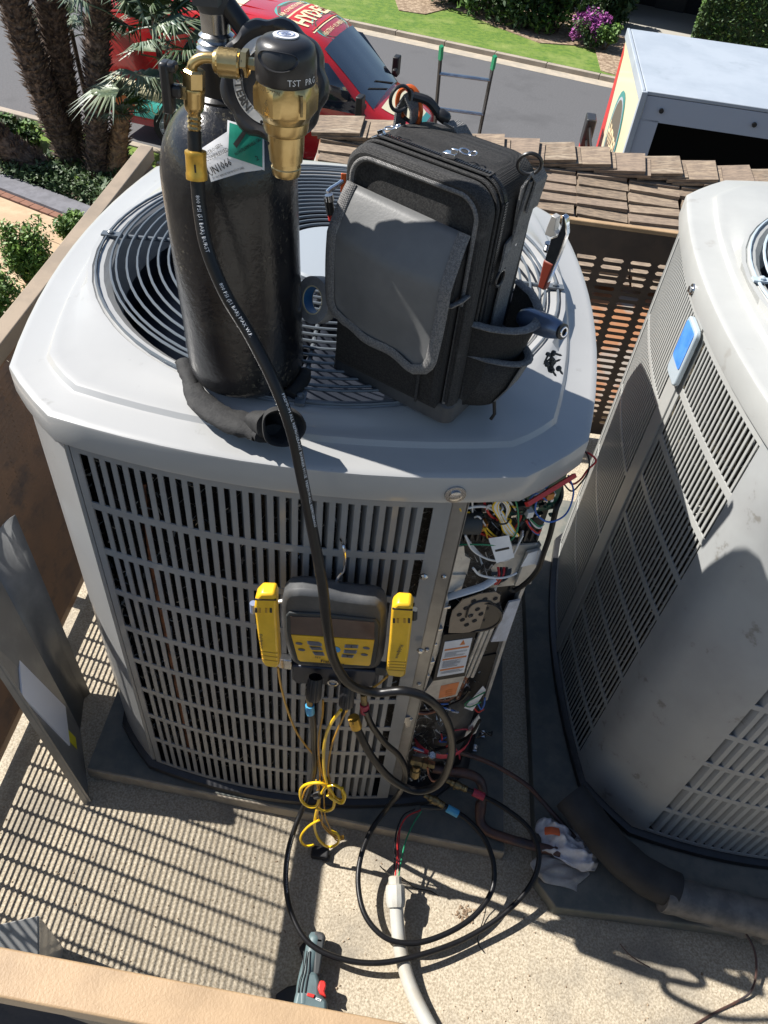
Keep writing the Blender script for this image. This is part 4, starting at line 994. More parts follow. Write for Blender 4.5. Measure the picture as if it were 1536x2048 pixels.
# ---- big black hand wheel of the regulator
wn_ = Vector((-.10, -.93, .34)).normalized(); wc = W(545, 163, 1, -.44)
reg = thing('pressure_regulator', wc, 'brass gas regulator with black knob and scalloped black hand wheel on the bottle valve', 'regulator')
up = Vector((0, 0, 1)); wx = up.cross(wn_).normalized(); WT = frame(wc, wx, wn_.cross(wx))
def scal(r, d, nl=8, n=96): return [((r - d * (.5 - .5 * math.cos(nl * 2 * PI * k / n)) ** 1.6) * math.cos(2 * PI * k / n), (r - d * (.5 - .5 * math.cos(nl * 2 * PI * k / n)) ** 1.6) * math.sin(2 * PI * k / n)) for k in range(n)]
mb = MB(); rings = []
for r, z in ((.054, -.022), (.0610, -.019), (.0630, -.010), (.0630, -.002), (.0605, .004), (.056, .006)): rings.append([tuple(WT @ Vector((x, y, z))) for x, y in scal(r, .0042, 9)])
rings.append([tuple(WT @ Vector((.050 * math.cos(2 * PI * k / 96), .050 * math.sin(2 * PI * k / 96), .005))) for k in range(96)])
rings.append([tuple(WT @ Vector((.046 * math.cos(2 * PI * k / 96), .046 * math.sin(2 * PI * k / 96), .002))) for k in range(96)])
loft(mb, rings); o = len(mb.v) - 96; mb.f.append(tuple(o + k for k in range(96))); mb.f.append(tuple(95 - k for k in range(96)))
obj('hand_wheel', mb, 'black_plastic', reg, smooth=40)
mb = MB(); n = 64
for k in range(n):
    a = 2 * PI * k / n
    for r in (.0445, .0335): mb.v.append(tuple(WT @ Vector((r * math.cos(a), r * math.sin(a), .0028))))
for k in range(n): j = (k + 1) % n; mb.f.append((2 * k, 2 * j, 2 * j + 1, 2 * k + 1))
obj('ring_print', mb, 'galvanised', reg, smooth=0)
MATS['wall_grey'].node_tree.nodes['Principled BSDF']
def ring_text(s, r, a0, size, da, mat, flip=False):
    for i, ch in enumerate(s):
        if ch == ' ': continue
        vs, fs = text2d(ch, size, bold=.0004, res=1); a = a0 + i * da
        T = WT @ Matrix.Rotation(a, 4, 'Z') @ Matrix.Translation((0, -r if flip else r, .0033))
        yield MB().add(vs, fs, T)
mb = MB()
for q in ring_text('WESTERN', .039, -1.9, .0125, .19, None, True): mb.add(q.v, q.f)
obj('lettering', mb, 'print_black', reg, smooth=0)
mb = MB()
for q in ring_text('UNLEASH', .039, .55, .010, -.15, None): mb.add(q.v, q.f)
hub = MB().lathe([(.012, .001), (.012, .010), (.008, .014)], WT, 20)
obj('wheel_hub', hub, 'brass', reg)
obj('inlet_stem', MB().tube([WT @ Vector((0, 0, -.02)), WT @ Vector((0, 0, -.06)), CT @ Vector((.0, -.0, .515))], .011, 14), 'black_plastic', reg)

# brass body: vertical, in front of the wheel
RX, RYY = 0.0, -.50
rb = Vector((W(572, 190, 1, RYY).x, RYY, 0))
def RT_(x=0): return Matrix.Translation((rb.x, rb.y, 0))
def rz(v): return W(572, v, 1, RYY).z
zc = [rz(v) for v in (345, 300, 262, 232, 160, 148, 100, 78)]
z345, z300, z262, z232, z160, z148, z100, z78 = zc
mb = MB().lathe([(.0150, z345 - .002), (.0162, z345 + .001), (.0168, z345 + .007), (.0160, z345 + .008), (.0160, z300 - .012), (.0182, z300 - .011), (.0190, z300 - .002), (.0195, z300 + .001), (.0200, z262 - .002), (.0228, z262), (.0242, z262 + .004), (.0250, z232 - .003), (.020, z232)], RT_(), 36)
obj('outlet_barrel', mb, 'brass', reg, smooth=30)
# hex-ish body with chamfered shoulders
mb = MB(); rings = []
def hexr(r, rnd): 
    P = []
    for k in range(48):
        a = 2 * PI * k / 48 + .30; m = (a - .30) % (PI / 3) - PI / 6; f = 1 / math.cos(m); P.append((r * (f * (1 - rnd) + rnd * 1.0) * math.cos(a), r * (f * (1 - rnd) + rnd) * math.sin(a)))
    return P
for r, z, rnd in ((.0245, z232 - .003, 1), (.0275, z232 + .002, .7), (.0298, z232 + .007, .1), (.0300, z160 - .012, .05), (.0300, z160 - .007, .15), (.0300, z160 - .001, 1.0), (.0285, z160 + .001, 1)): rings.append([(rb.x + x, rb.y + y, z) for x, y in hexr(r, rnd)])
loft(mb, rings); mb.f.append(tuple(6 * 48 + k for k in range(48)))
obj('brass_body', mb, 'brass', reg, smooth=28)
q = (W(603, 175, 1, -.53)); obj('index_pin', MB().tube([Vector((q.x, rb.y - .0285, z160 - .004)), Vector((q.x, rb.y - .0285, z160 - .024))], .0016, 6), 'brass_old', reg)
T = frame(Vector((rb.x - .011, rb.y - .0283, (z160 + z232) / 2 + .002)), (.93, -.36, 0), (0, 0, 1))
mb = MB()
for s, y in (('WESTERN', .012), ('650', 0.0), ('PSIG', -.0095)):
    vs, fs = text2d(s, .0052 if len(s) > 4 else .0095, res=1); mb.add(vs, fs, T @ Matrix.Translation((0, y, .0005)))
obj('stamped_lettering', mb, 'brass_old', reg, smooth=0)
# relief holes
for u, v in ((537, 285), (524, 243)):
    p = W(u, v, 1, -.518); obj('relief_hole', MB().lathe([(.0018, 0), (.0018, .0006)], aim((p.x, p.y - .0015, p.z), (-.4, -1, .1)), 10), 'print_black', reg)
# black knob with its scooped sides
mb = MB().lathe([(.0302, z148 - .006), (.0315, z148 - .004), (.0318, z148 + .010), (.0312, z100 - .003), (.0290, z100 + .006), (.0225, z100 + .011), (.012, z100 + .0125), (.001, z100 + .013)], RT_(), 56)
V = []
for x, y, z in mb.v:      # press the finger scoops in
    dx, dy = x - rb.x, y - rb.y; h = (z - (z148 + .005)) / (z100 + .013 - z148)
    V.append((x, y, z))
mb.v = V
kn_ = obj('knob', mb, 'black_plastic', reg, smooth=45)
sc_ = MB(); cx0, cz0 = rb.x + .003, z148 + .0195
for i in range(9):        # a shallow dish following the knob wall
    pass
dk = MB(); n = 40; 
for k in range(n):
    a = 2 * PI * k / n; px_, pz_ = .0215 * math.cos(a), .0085 * math.sin(a) + .0012 * math.cos(2 * a)
    for q, dd in ((1.08, .0012), (1.0, .0024), (.88, -.0024), (.60, -.0060), (.02, -.0075)):
        xx = px_ * q; zz = pz_ * q + z148 + .0205; r = (.0316 if zz < z100 - .002 else .0316 - (zz - z100 + .002) * .55) + dd; th = xx / .0316 - .12
        dk.v.append((rb.x + r * math.sin(th), rb.y - r * math.cos(th), zz))
for k in range(n):
    for m in range(4): dk.f.append((k * 5 + m, ((k + 1) % n) * 5 + m, ((k + 1) % n) * 5 + m + 1, k * 5 + m + 1))
obj('knob_scoop', dk, 'black_plastic', reg, smooth=50)
kt = Matrix.Translation((rb.x, rb.y, z100 + .0134))
ktm = MB().lathe([(.0125, -.0012), (.0130, .0005), (.0100, .0005), (.0100, .0009)], kt, 32, cap=True)
obj('knob_disc', ktm, 'paper_white', reg)
mb = MB().torus(.0085, .0009, kt @ Matrix.Translation((0, 0, .0012)), 28, 5, .4).box((0, 0, .0012), (.011, .0018, .0006), kt).box((0, 0, .0012), (.0018, .011, .0006), kt); mb.torus(.0045, .0009, kt @ Matrix.Translation((0, 0, .0012)), 20, 5, .4)
obj('knob_emblem', mb, 'btn', reg, smooth=0)
def wrapz(s, size, r, zc_, th0, mat, parent, bold=.0):
    vs, fs = text2d(s, size, bold=bold, res=1, align='LEFT'); mb = MB(); mb.v = [(rb.x + r * math.sin(th0 + x / r), rb.y - r * math.cos(th0 + x / r), zc_ + y) for x, y, z in vs]; mb.f = fs; return obj('lettering', mb, mat, parent, smooth=0)
wrapz('TST', .0085, .0323, z148 + .001, .22, 'print_white', reg); wrapz('PRG', .0085, .0323, z148 + .001, .82, 'print_white', reg)
# inlet: knurled nut, hexes and the bent tube
T = aim(W(510, 128, 1, -.50), (-1, 0, -.02))
obj('swivel_hex', MB().lathe([(.006, -.004), (.006, .006), (.0135, .007), (.0135, .013), (.006, .014), (.007, .018)], T, 6), 'brass', reg, smooth=20)
kx0 = W(478, 128, 1, -.50); T = aim(kx0, (-1, 0, -.02))
kb = MB(); nn_ = 30; hs = [.0, .0025, .005, .0075, .010, .0125, .015, .0175, .020]; kr = .0128
rings = []
for i, h in enumerate([-.002, 0] + hs[1:] + [.022, .025, .0265]):
    r = kr if 1 <= i <= 9 else (.0118 if i in (0, 10) else (.0105 if i == 11 else .0072)); rings.append([tuple(T @ Vector((r * (1 + (.09 if (k + i) % 2 and 1 <= i <= 9 else 0)) * math.cos(2 * PI * k / nn_), r * (1 + (.09 if (k + i) % 2 and 1 <= i <= 9 else 0)) * math.sin(2 * PI * k / nn_), h))) for k in range(nn_)])
loft(kb, rings); o = len(kb.v) - nn_; kb.f.append(tuple(o + k for k in range(nn_)))
obj('knurled_nut', kb, 'brass', reg, smooth=12)
obj('nut_seal', MB().torus(.0105, .0022, T @ Matrix.Translation((0, 0, -.005)), 24, 8), 'black_rubber', reg)

# ---- charging hose with its valve and fittings
hose1 = thing('charging_hose', W(392, 200, 1, -.50), 'black hose with white print running from the brass regulator down over the gauge', 'hose', 'black refrigerant hoses')
bt0 = [W(430, 116, 1, -.50), W(405, 116, 1, -.50), W(388, 126, 1, -.50), W(384, 142, 1, -.50), W(385, 160, 1, -.50)]
obj('bent_tube', MB().tube(spline(bt0, 5), .0055, 14), 'brass', hose1)
a, b = W(388, 140, 1, -.50), W(389, 262, 1, -.50); dv = (b - a)
T = aim(a, dv); Ln = dv.length
obj('hex_nut', MB().lathe([(.0095, -.001), (.0118, .001), (.0118, .016), (.0105, .018)], T, 6), 'brass', hose1, smooth=20)
obj('valve_barrel', MB().lathe([(.0112, .017), (.0118, .019), (.0112, .021), (.0110, .034), (.0098, .039), (.0072, .042), (.0068, .045), (.0080, .047), (.0065, .050), (.0080, .052), (.0065, .055), (.0078, .057), (.0066, .060), (.0066, .064)], T, 26), 'brass', hose1)
obj('lever_stem', MB().box(W(357, 182, 1, -.505), (.020, .009, .013)), 'brass_old', hose1, bevel=.001)
lv = W(335, 172, 1, -.51)
obj('valve_lever', MB().box(lv + Vector((0, 0, -.001)), (.0105, .017, .050)).box(lv + Vector((.006, 0, .019)), (.012, .016, .009)).box(lv + Vector((.009, 0, -.004)), (.012, .010, .013)), 'black_plastic', hose1, bevel=.003)
e = W(390, 300, 1, -.505)
obj('hose_end', MB().tube([W(389, 262, 1, -.50), e, W(392, 312, 1, -.506)], .0078, 14), 'black_rubber', hose1)
f0, f1 = W(391, 300, 1, -.505), W(394, 358, 1, -.51); T = aim(f0, f1 - f0); fl_n = (f1 - f0).length
obj('crimp_ferrule', MB().lathe([(.0085, 0), (.0118, .001), (.0122, .003), (.0116, .006), (.0116, fl_n - .008), (.0122, fl_n - .006), (.0120, fl_n), (.008, fl_n + .001)], T, 26), 'ferrule_gold', hose1)
vs, fs = text2d('J', .012, bold=.0004); obj('lettering', MB().add(vs, fs, frame(f0.lerp(f1, .5) + Vector((.002, -.0122, 0)), (1, .1, 0), (0, 0, 1))), 'print_black', hose1, smooth=0)
def px(lst): return [W(u, v, 2 if len(r) > 1 else 1, r[0]) for u, v, *r in lst]
def hose(pts, r=.0072, n=12, k=8): return MB().tube(spline(pts, k), r, n)
H1 = px([(394, 350, -.51), (400, 420, -.52), (415, 500, -.535), (452, 590, -.55), (500, 670, -.565), (548, 765, -.59), (583, 860, -.61), (605, 960, -.625), (625, 1060, -.64), (645, 1170, -.665), (654, 1250, -.68), (668, 1320, -.68), (700, 1368, -.675), (750, 1385, -.66), (810, 1382, -.66), (862, 1402, -.655), (897, 1450, -.645), (903, 1510, -.64), (880, 1565, -.64), (835, 1582, -.645), (785, 1560, -.645), (745, 1515, -.64), (718, 1465, -.63), (706, 1438, -.62)])
c1 = spline(H1, 8)
obj('hose', MB().tube(c1, .0080, 14), 'black_rubber', hose1)
def hose_print(c, s0, s, size, parent, r, rot=.0, mat='print_white', flip=False):
    """print running along the hose on the side turned to the south"""
    L = [0]
    for i in range(1, len(c)): L.append(L[-1] + (c[i] - c[i - 1]).length)
    vs, fs = text2d(s, size, res=1, align='LEFT'); mb = MB()
    for x, y, z in vs:
        a = s0 + x
        for i in range(1, len(c)):
            if L[i] >= a: break
        f = (a - L[i - 1]) / max(L[i] - L[i - 1], 1e-6); p = c[i - 1].lerp(c[i], f); t = (c[i] - c[i - 1]).normalized()
        n = Vector((0, -.75, .66)); n = (n - t * n.dot(t)).normalized(); lat = n.cross(t)
        an = rot + y / r; mb.v.append(tuple(p + (n * math.cos(an) + lat * math.sin(an)) * (r + .0003)))
    mb.f = fs; return obj('lettering', mb, mat, parent, smooth=0)
hose_print(c1, .02, '800 PSI (51 BAR) BURST', .0062, hose1, .0080, .1)
hose_print(c1, .12, '800 PSI (51 BAR) MAX W.P.', .0062, hose1, .0080, .15)
hose_print(c1, .27, 'PREMIUM ALL REFRIGERANT BARRIER HOSE  PREMIUM ALL REFRIGERANT', .0062, hose1, .0080, .75)
e0, e1_ = W(713, 1455, 1, -.625), W(702, 1420, 1, -.615)
obj('end_ferrule', MB().lathe([(.008, 0), (.0115, .001), (.0115, .028), (.008, .029)], aim(e0, e1_ - e0), 22), 'ferrule_gold', hose1)
vs, fs = text2d('J', .012, bold=.0004); q = e0.lerp(e1_, .5) + Vector((0, -.0120, .001)); obj('lettering', MB().add(vs, fs, frame(q, (1, 0, .1), (0, 0, 1))), 'print_black', hose1, smooth=0)

# ================================================================ glove under the bottle
gl = thing('work_glove', (-.085, -.45, 1.275), 'black knit work glove squashed under the gas bottle, cuff open to the front', 'glove')
R = random.Random(5)
def blob(pts, rr, n=14, squash=.5, wob=.12, seed=1):
    rn = random.Random(seed); c = spline(pts, 5); m = len(c); mb = MB()
    rad = [rr[min(int(i / (m - 1) * (len(rr) - 1)), len(rr) - 2)] * (1 - ((i / (m - 1) * (len(rr) - 1)) % 1)) + rr[min(int(i / (m - 1) * (len(rr) - 1)) + 1, len(rr) - 1)] * ((i / (m - 1) * (len(rr) - 1)) % 1) if i < m - 1 else rr[-1] for i in range(m)]
    mb.tube(c, rad, n)
    zb = min(p.z for p in c)
    V = []
    for k, (x, y, z) in enumerate(mb.v):
        ci = c[k // n]; V.append((ci.x + (x - ci.x) * (1 + rn.uniform(-wob, wob)), ci.y + (y - ci.y) * (1 + rn.uniform(-wob, wob)), ci.z + (z - ci.z) * squash * (1 + rn.uniform(-wob, wob))))
    mb.v = V; return mb
zg = 1.282
g_ = [(W(378, 760, 2, zg)), W(400, 800, 2, zg), W(440, 832, 2, zg), W(490, 850, 2, zg), W(525, 858, 2, zg), W(540, 868, 2, zg + .006)]
obj('palm', blob(g_, [.012, .020, .022, .026, .026, .024], 14, .45), 'glove', gl, smooth=60)
obj('finger', blob([W(366, 722, 2, zg + .008), W(374, 745, 2, zg + .004), W(384, 775, 2, zg)], [.012, .014, .010], 10, .7, seed=2), 'glove', gl, smooth=60)
obj('finger', blob([W(612, 742, 2, zg + .014), W(604, 762, 2, zg + .012), W(580, 790, 2, zg + .006)], [.009, .013, .012], 10, .8, seed=3), 'glove', gl, smooth=60)
# open cuff: a short wide sleeve whose mouth turns up to the front
def cring(c, ax, rx, ry, n=40):
    ax = Vector(ax).normalized(); u = Vector((1, 0, 0)); u = (u - ax * u.dot(ax)).normalized(); v = ax.cross(u)
    return [tuple(c + u * rx * math.cos(2 * PI * k / n) * (1 + .07 * math.sin(3 * 2 * PI * k / n + 1)) + v * ry * math.sin(2 * PI * k / n) * (1 + .06 * math.cos(2 * 2 * PI * k / n))) for k in range(n)]
m0, m1, m2 = W(505, 838, 2, 1.290), W(538, 848, 2, 1.302), W(566, 856, 2, 1.314)
a1, a2 = Vector((.75, -.60, .12)), Vector((.30, -.85, .42))
rings = [cring(m0, a1, .016, .014), cring(m1, a1, .024, .022), cring(m2 + Vector((-.004, .016, -.006)), a2, .030, .028), cring(m2, a2, .0315, .030), cring(m2 + a2 * .003, a2, .0305, .029), cring(m2 + a2 * .001, a2, .0285, .027), cring(m2 + Vector((-.004, .016, -.006)), a2, .026, .024), cring(m1, a1, .020, .018), cring(m0, a1, .010, .009)]
mb = MB(); loft(mb, rings); mb.f.append(tuple(len(mb.v) - 1 - k for k in range(40)))
mb.v = [(x, y, max(z, 1.2745 if y > -.5 else 1.2745 + min(0, (y + .5)) * .45)) for x, y, z in mb.v]
obj('cuff', mb, 'glove', gl, smooth=60)

# ================================================================ tool bag
BO = Vector((.147, -.385, 1.287)); bth = -.5155
bag = thing('tool_bag', BO, 'black and grey fabric tool bag with front flap, side pocket and rubber base', 'tool bag', rz=bth)
def bo(name, mb, mat, **k): return obj(name, mb, mat, bag, local=True, **k)
XZ = Matrix(((1, 0, 0, 0), (0, 0, -1, 0), (0, 1, 0, 0), (0, 0, 0, 1)))      # polygon (x,y) -> (x, z), extrusion towards -y
def arch(w, z0, z1, r, n=7):
    P = [(-w, z0), (w, z0)]
    for i in range(n + 1): a = i * PI / 2 / n; P.append((w - r + r * math.cos(a), z1 - r + r * math.sin(a)))
    for i in range(n + 1): a = PI / 2 + i * PI / 2 / n; P.append((-w + r + r * math.cos(a), z1 - r + r * math.sin(a)))
    return P
def arch_loft(secs):
    mb = MB(); rings = [[(x, y, z) for x, z in arch(w, z0, z1, r)] for (y, w, z0, z1, r) in secs]; loft(mb, rings); n = len(rings[0])
    mb.f.append(tuple(n - 1 - k for k in range(n))); mb.f.append(tuple((len(rings) - 1) * n + k for k in range(n))); return mb
bo('main_compartment', arch_loft([(.145, .096, .02, .345, .045), (.135, .106, .02, .355, .044), (.09, .109, .02, .360, .040), (.045, .109, .02, .358, .037), (.022, .107, .02, .355, .036)]), 'cordura', smooth=40)
bo('front_panel', arch_loft([(.018, .106, .02, .353, .036), (.008, .1095, .02, .357, .036), (-.004, .108, .02, .356, .036), (-.010, .103, .022, .350, .032), (-.010, .094, .03, .341, .028), (-.006, .090, .03, .337, .026)]), 'cordura_grey', smooth=40)
def arch_path(w, z1, r, y, zlo=.035, n=8):
    P = [(-w, y, zlo), (-w, y, (zlo + z1) / 2)] + [(-w + r - r * math.cos(i * PI / 2 / n), y, z1 - r + r * math.sin(i * PI / 2 / n)) for i in range(n + 1)] + [(w - r + r * math.sin(i * PI / 2 / n), y, z1 - r + r * math.cos(i * PI / 2 / n)) for i in range(n + 1)] + [(w, y, (zlo + z1) / 2), (w, y, zlo)]
    return [Vector(p) for p in P]
bo('piping', MB().tube(arch_path(.0955, .344, .030, -.009), .0035, 8), 'webbing', smooth=60)
bo('piping', MB().tube(arch_path(.108, .356, .036, .019), .0028, 8), 'cordura_grey', smooth=60)
zp = spline(arch_path(.1098, .3592, .038, .034, .05), 3)
bo('zip_tape', MB().ribbon(zp, .016, (0, 1, 0), .0016), 'cordura_grey', smooth=60)
mb = MB()
for i in range(len(zp) - 1):
    a, b = zp[i], zp[i + 1]; L_ = (b - a).length
    for j in range(max(1, int(L_ / .0034))):
        p = a.lerp(b, j / max(1, int(L_ / .0034))); t = (b - a).normalized(); out = Vector((0, 1, 0)).cross(t) * -1
        T = frame(p + out * .001, t, (0, 1, 0)); mb.box((0, 0, .0), (.0018, .0064, .0022), T)
tag(bo('zip_teeth', mb, 'black_plastic', smooth=0), kind='stuff')
for (x, z, y) in ((.022, .361, .036), (-.085, .352, .034)):
    s = MB().box((0, 0, .003), (.018, .011, .006)).box((.006, 0, .008), (.010, .004, .006)); s.torus(.0068, .0014, Matrix.Translation((.018, .004, .009)) @ Matrix.Rotation(.3, 4, 'Y'), 18, 6); s.torus(.0052, .0012, Matrix.Translation((.028, .006, .008)) @ Matrix.Rotation(.2, 4, 'X'), 18, 6)
    s.v = [tuple(Matrix.Translation((x, y, z)) @ Matrix.Rotation(-.1 if x > 0 else -.5, 4, 'Y') @ Vector(p)) for p in s.v]
    bo('zip_puller', s, 'chrome', bevel=.001)
# rubber boot
mb = MB(); rings = []
for ins, z in ((.004, -.001), (0, .003), (.001, .030), (.004, .034), (.010, .034)):
    rings.append([(x * 1.0, y + .067, z) for x, y in rrect(.224 - 2 * ins, .166 - 2 * ins, .016, 5)])
loft(mb, rings); n = len(rings[0]); mb.f.append(tuple(4 * n + k for k in range(n))); mb.f.append(tuple(n - 1 - k for k in range(n)))
bo('rubber_base', mb, 'boot_rubber', smooth=35)
# front pocket and its flap
bo('front_pocket', arch_loft([(-.006, .090, .035, .29, .02), (-.030, .092, .035, .27, .02), (-.038, .086, .045, .245, .02)]), 'cordura', smooth=40)
def flap_pt(s, t, off=0.):      # s across -1..1, t down 0..1
    w = .088 + .004 * math.sin(t * 3) ; 
    cr = max(0., t - .84) / .16; w2 = w - .026 * (1 - math.sqrt(max(0, 1 - cr * cr)))
    bul = .010 * (1 - s * s) * math.sin(PI * min(t * 1.1, 1)) + .0035 * math.sin(5 * s + 3 * t) * t
    y = -.012 - .034 * min(1, t * 3.2) ** .8 - bul - off - .004 * t; z = .303 - .190 * t - .004 * s - .006 * t * s
    return Vector((w2 * s - .004, y, z))
mb = MB(); NS, NT = 20, 22
for j in range(NT + 1):
    for i in range(NS + 1): mb.v.append(tuple(flap_pt(-1 + 2 * i / NS, j / NT)))
for j in range(NT):
    for i in range(NS): mb.f.append((j * (NS + 1) + i, (j + 1) * (NS + 1) + i, (j + 1) * (NS + 1) + i + 1, j * (NS + 1) + i + 1))
bo('flap', mb, 'leatherette', smooth=60, solid=.002)
edge = [flap_pt(-1, j / NT, .001) for j in range(NT + 1)] + [flap_pt(-1 + 2 * i / NS, 1, .001) for i in range(1, NS)] + [flap_pt(1, 1 - j / NT, .001) for j in range(NT + 1)]
bo('flap_binding', MB().tube(edge, .0085, 8, flat=.40), 'webbing', smooth=60)
bo('pocket_binding', MB().tube([(.078, -.034, .205), (.094, -.034, .21), (.100, -.022, .214), (.101, -.008, .216)], .006, 8, flat=.5), 'webbing', smooth=60)
# seams
for x in (.064, .098): bo('seam', MB().ribbon([Vector((x, -.0405 if x < .07 else -.012, .04)), Vector((x, -.0405 if x < .07 else -.012, .12)), Vector((x, -.034 if x < .07 else -.012, .20))], .004, (1, 0, 0), .002), 'cordura_grey', smooth=0)
# right side: webbing strap, D-ring, pockets
sx = .1115
bo('side_strap', MB().ribbon([Vector((sx + .002, .082, .05)), Vector((sx + .002, .082, .18)), Vector((sx + .004, .084, .27)), Vector((sx + .007, .086, .32)), Vector((sx + .010, .088, .352))], .040, (0, 1, 0), .003), 'webbing', smooth=0)
bo('strap_loop', MB().ribbon([Vector((sx + .002, .086, .28)), Vector((sx + .003, .078, .32)), Vector((sx + .004, .076, .345)), Vector((sx + .010, .082, .362)), Vector((sx + .015, .090, .350)), Vector((sx + .011, .090, .31))], .032, (0, 1, 0), .003), 'webbing', smooth=0)
bo('carry_ring', MB().torus(.0145, .0024, Matrix.Translation((sx + .004, .068, .372)) @ Matrix.Rotation(PI / 2 + .3, 4, 'X') @ Matrix.Rotation(.5, 4, 'Y'), 30, 8), 'black_plastic')
for yy, zz in ((.080, .262), (.096, .275)): bo('rivet', MB().lathe([(.004, 0), (.0035, .0015), (.001, .002)], aim((sx + .0035, yy, zz), (1, 0, 0)), 12), 'steel')
bo('tab', MB().ribbon([Vector((sx + .002, .060, .275)), Vector((sx + .005, .054, .255)), Vector((sx + .006, .050, .238))], .018, (0, 1, .35), .003), 'webbing', smooth=0)
bo('d_ring', MB().torus(.0115, .0022, Matrix.Translation((sx + .006, .048, .226)) @ Matrix.Rotation(PI / 2, 4, 'Y'), 24, 7), 'black_plastic')
pk = MB(); 
def pouch(z, out, y0, y1, n=12, sag=0.): return [Vector((.100 + out * math.sin(PI * i / n) ** .6, y0 + (y1 - y0) * i / n, z - sag * math.sin(PI * i / n))) for i in range(n + 1)]
secs = [pouch(.020, .030, .014, .150), pouch(.06, .050, .012, .152), pouch(.11, .062, .012, .155), pouch(.168, .072, .012, .160, sag=.010)]
inn = [pouch(.166, .066, .016, .154, sag=.010), pouch(.10, .052, .018, .15), pouch(.04, .03, .02, .145)]
for r in secs + inn: pk.v += [tuple(p) for p in r]
for i in range(6):
    for k in range(12): pk.f.append((i * 13 + k, i * 13 + k + 1, (i + 1) * 13 + k + 1, (i + 1) * 13 + k))
bo('side_pocket', pk, 'cordura', smooth=50)
bo('pocket_binding', MB().tube(pouch(.167, .070, .010, .160, sag=.010), .0075, 8, flat=.45), 'webbing', smooth=60)
secs = [pouch(.022, .048, .020, .110), pouch(.06, .064, .022, .112), pouch(.112, .078, .022, .116, sag=.004)]
pk = MB()
for r in secs: pk.v += [tuple(p) for p in r]
for i in range(2):
    for k in range(12): pk.f.append((i * 13 + k, i * 13 + k + 1, (i + 1) * 13 + k + 1, (i + 1) * 13 + k))
bo('small_pocket', pk, 'cordura_grey', smooth=50, solid=.002)
bo('pocket_binding', MB().tube(pouch(.112, .079, .020, .118, sag=.004), .0065, 8, flat=.45), 'webbing', smooth=60)
bo('pocket_webbing', MB().ribbon([Vector((.100 + .0485, .068, .026)), Vector((.100 + .0655, .069, .06)), Vector((.100 + .0795, .070, .11))], .036, (0, 1, 0), .002), 'webbing', smooth=0)
bo('drawcord', MB().tube([(.150, .052, .03), (.156, .050, .01), (.153, .048, -.001)], .0028, 7), 'black_rubber')
# left side strap and top handle stub
bo('side_strap', MB().ribbon([Vector((-.108, .02, .29)), Vector((-.114, .0, .20)), Vector((-.118, -.018, .12)), Vector((-.116, -.02, .09))], .018, (.4, 1, 0), .002), 'webbing', smooth=0)
bo('handle_strap', MB().ribbon([Vector((-.098, .10, .345)), Vector((-.100, .105, .375)), Vector((-.092, .108, .392)), Vector((-.080, .110, .375)), Vector((-.078, .11, .35))], .028, (0, 1, .1), .003), 'webbing', smooth=0)
bo('carry_ring', MB().torus(.0155, .0024, Matrix.Translation((-.093, .088, .388)) @ Matrix.Rotation(PI / 2, 4, 'Y') @ Matrix.Rotation(.4, 4, 'X'), 30, 8), 'black_plastic')
bo('strap_hook', MB().tube(spline([(-.080, .10, .392), (-.062, .11, .388), (-.048, .118, .374), (-.036, .124, .366)], 4), .006, 9).lathe([(.006, 0), (.0085, .004), (.0085, .014), (.006, .018)], aim((-.05, .117, .376), (.7, .3, -.4)), 14), 'black_plastic')
bo('strap_stub', MB().ribbon([Vector((-.034, .125, .366)), Vector((-.022, .130, .362)), Vector((-.012, .134, .35))], .024, (.3, 1, 0), .004), 'webbing', smooth=0)

BM = ORG[bag.name]
cb_ = thing('carabiner', BM @ Vector((-.095, .09, .38)), 'orange carabiner clipped behind the top left of the tool bag', 'carabiner')
P = [BM @ Vector((-.095 + a, .105, .36 + b)) for a, b in ((0, 0), (-.012, .012), (-.010, .030), (.006, .040), (.020, .032), (.026, .012), (.022, -.006))]
obj('hook', MB().tube(spline(P, 5), .0032, 8), 'orange_anodised', cb_); obj('gate', MB().tube([P[-1], P[0]], .0026, 8), 'black_plastic', cb_)
wr = thing('adjustable_wrench', BM @ Vector((.12, .16, .2)), 'chrome adjustable wrench with dark red grip behind the bag', 'wrench')
c = W(1108, 492, 1, -.235)
T = frame(c, (.75, -.62, 0), (-.12, 0, 1))
def pol(name, pts, th, mat, par, T, off=0, **k): return obj(name, MB().prism(pts, -th / 2 + off, th / 2 + off, T), mat, par, **k)
pol('handle', [(-.008, -.06), (.006, -.06), (.013, -.02), (.017, .006), (.019, .030), (.012, .052), (.005, .054), (.007, .038), (.004, .020), (-.006, .012), (-.008, -.02)], .010, 'chrome', wr, T, bevel=.0015)
pol('movable_jaw', [(-.006, .014), (.003, .021), (-.002, .026), (-.003, .046), (-.012, .047), (-.016, .026), (-.017, .014)], .012, 'galvanised', wr, T, bevel=.001)
obj('knurl', MB().lathe([(.006, 0), (.006, .002), (.005, .003), (.006, .004), (.005, .006), (.006, .007), (.005, .009), (.006, .010), (.006, .014)], T @ Matrix.Translation((-.010, .001, 0)) @ Matrix.Rotation(PI / 2, 4, 'X') @ Matrix.Translation((0, 0, 0)), 14), 'steel', wr)
pol('grip', [(-.010, -.075), (.004, -.075), (.010, -.025), (-.010, -.025)], .013, 'wrench_grip', wr, T, bevel=.003)
ins = thing('inspection_light', BM @ Vector((.16, .12, .12)), 'blue-grey pocket torch with black ring end poking from the side pocket', 'torch')
a, b = W(1062, 640, 1, -.36), W(1122, 662, 1, -.40); T = aim(a, b - a); Lg = (b - a).length
obj('barrel', MB().lathe([(.012, -.018), (.0165, -.008), (.0175, .0), (.0165, Lg * .65), (.0125, Lg * .95), (.011, Lg)], T, 26), 'blue_metal', ins)
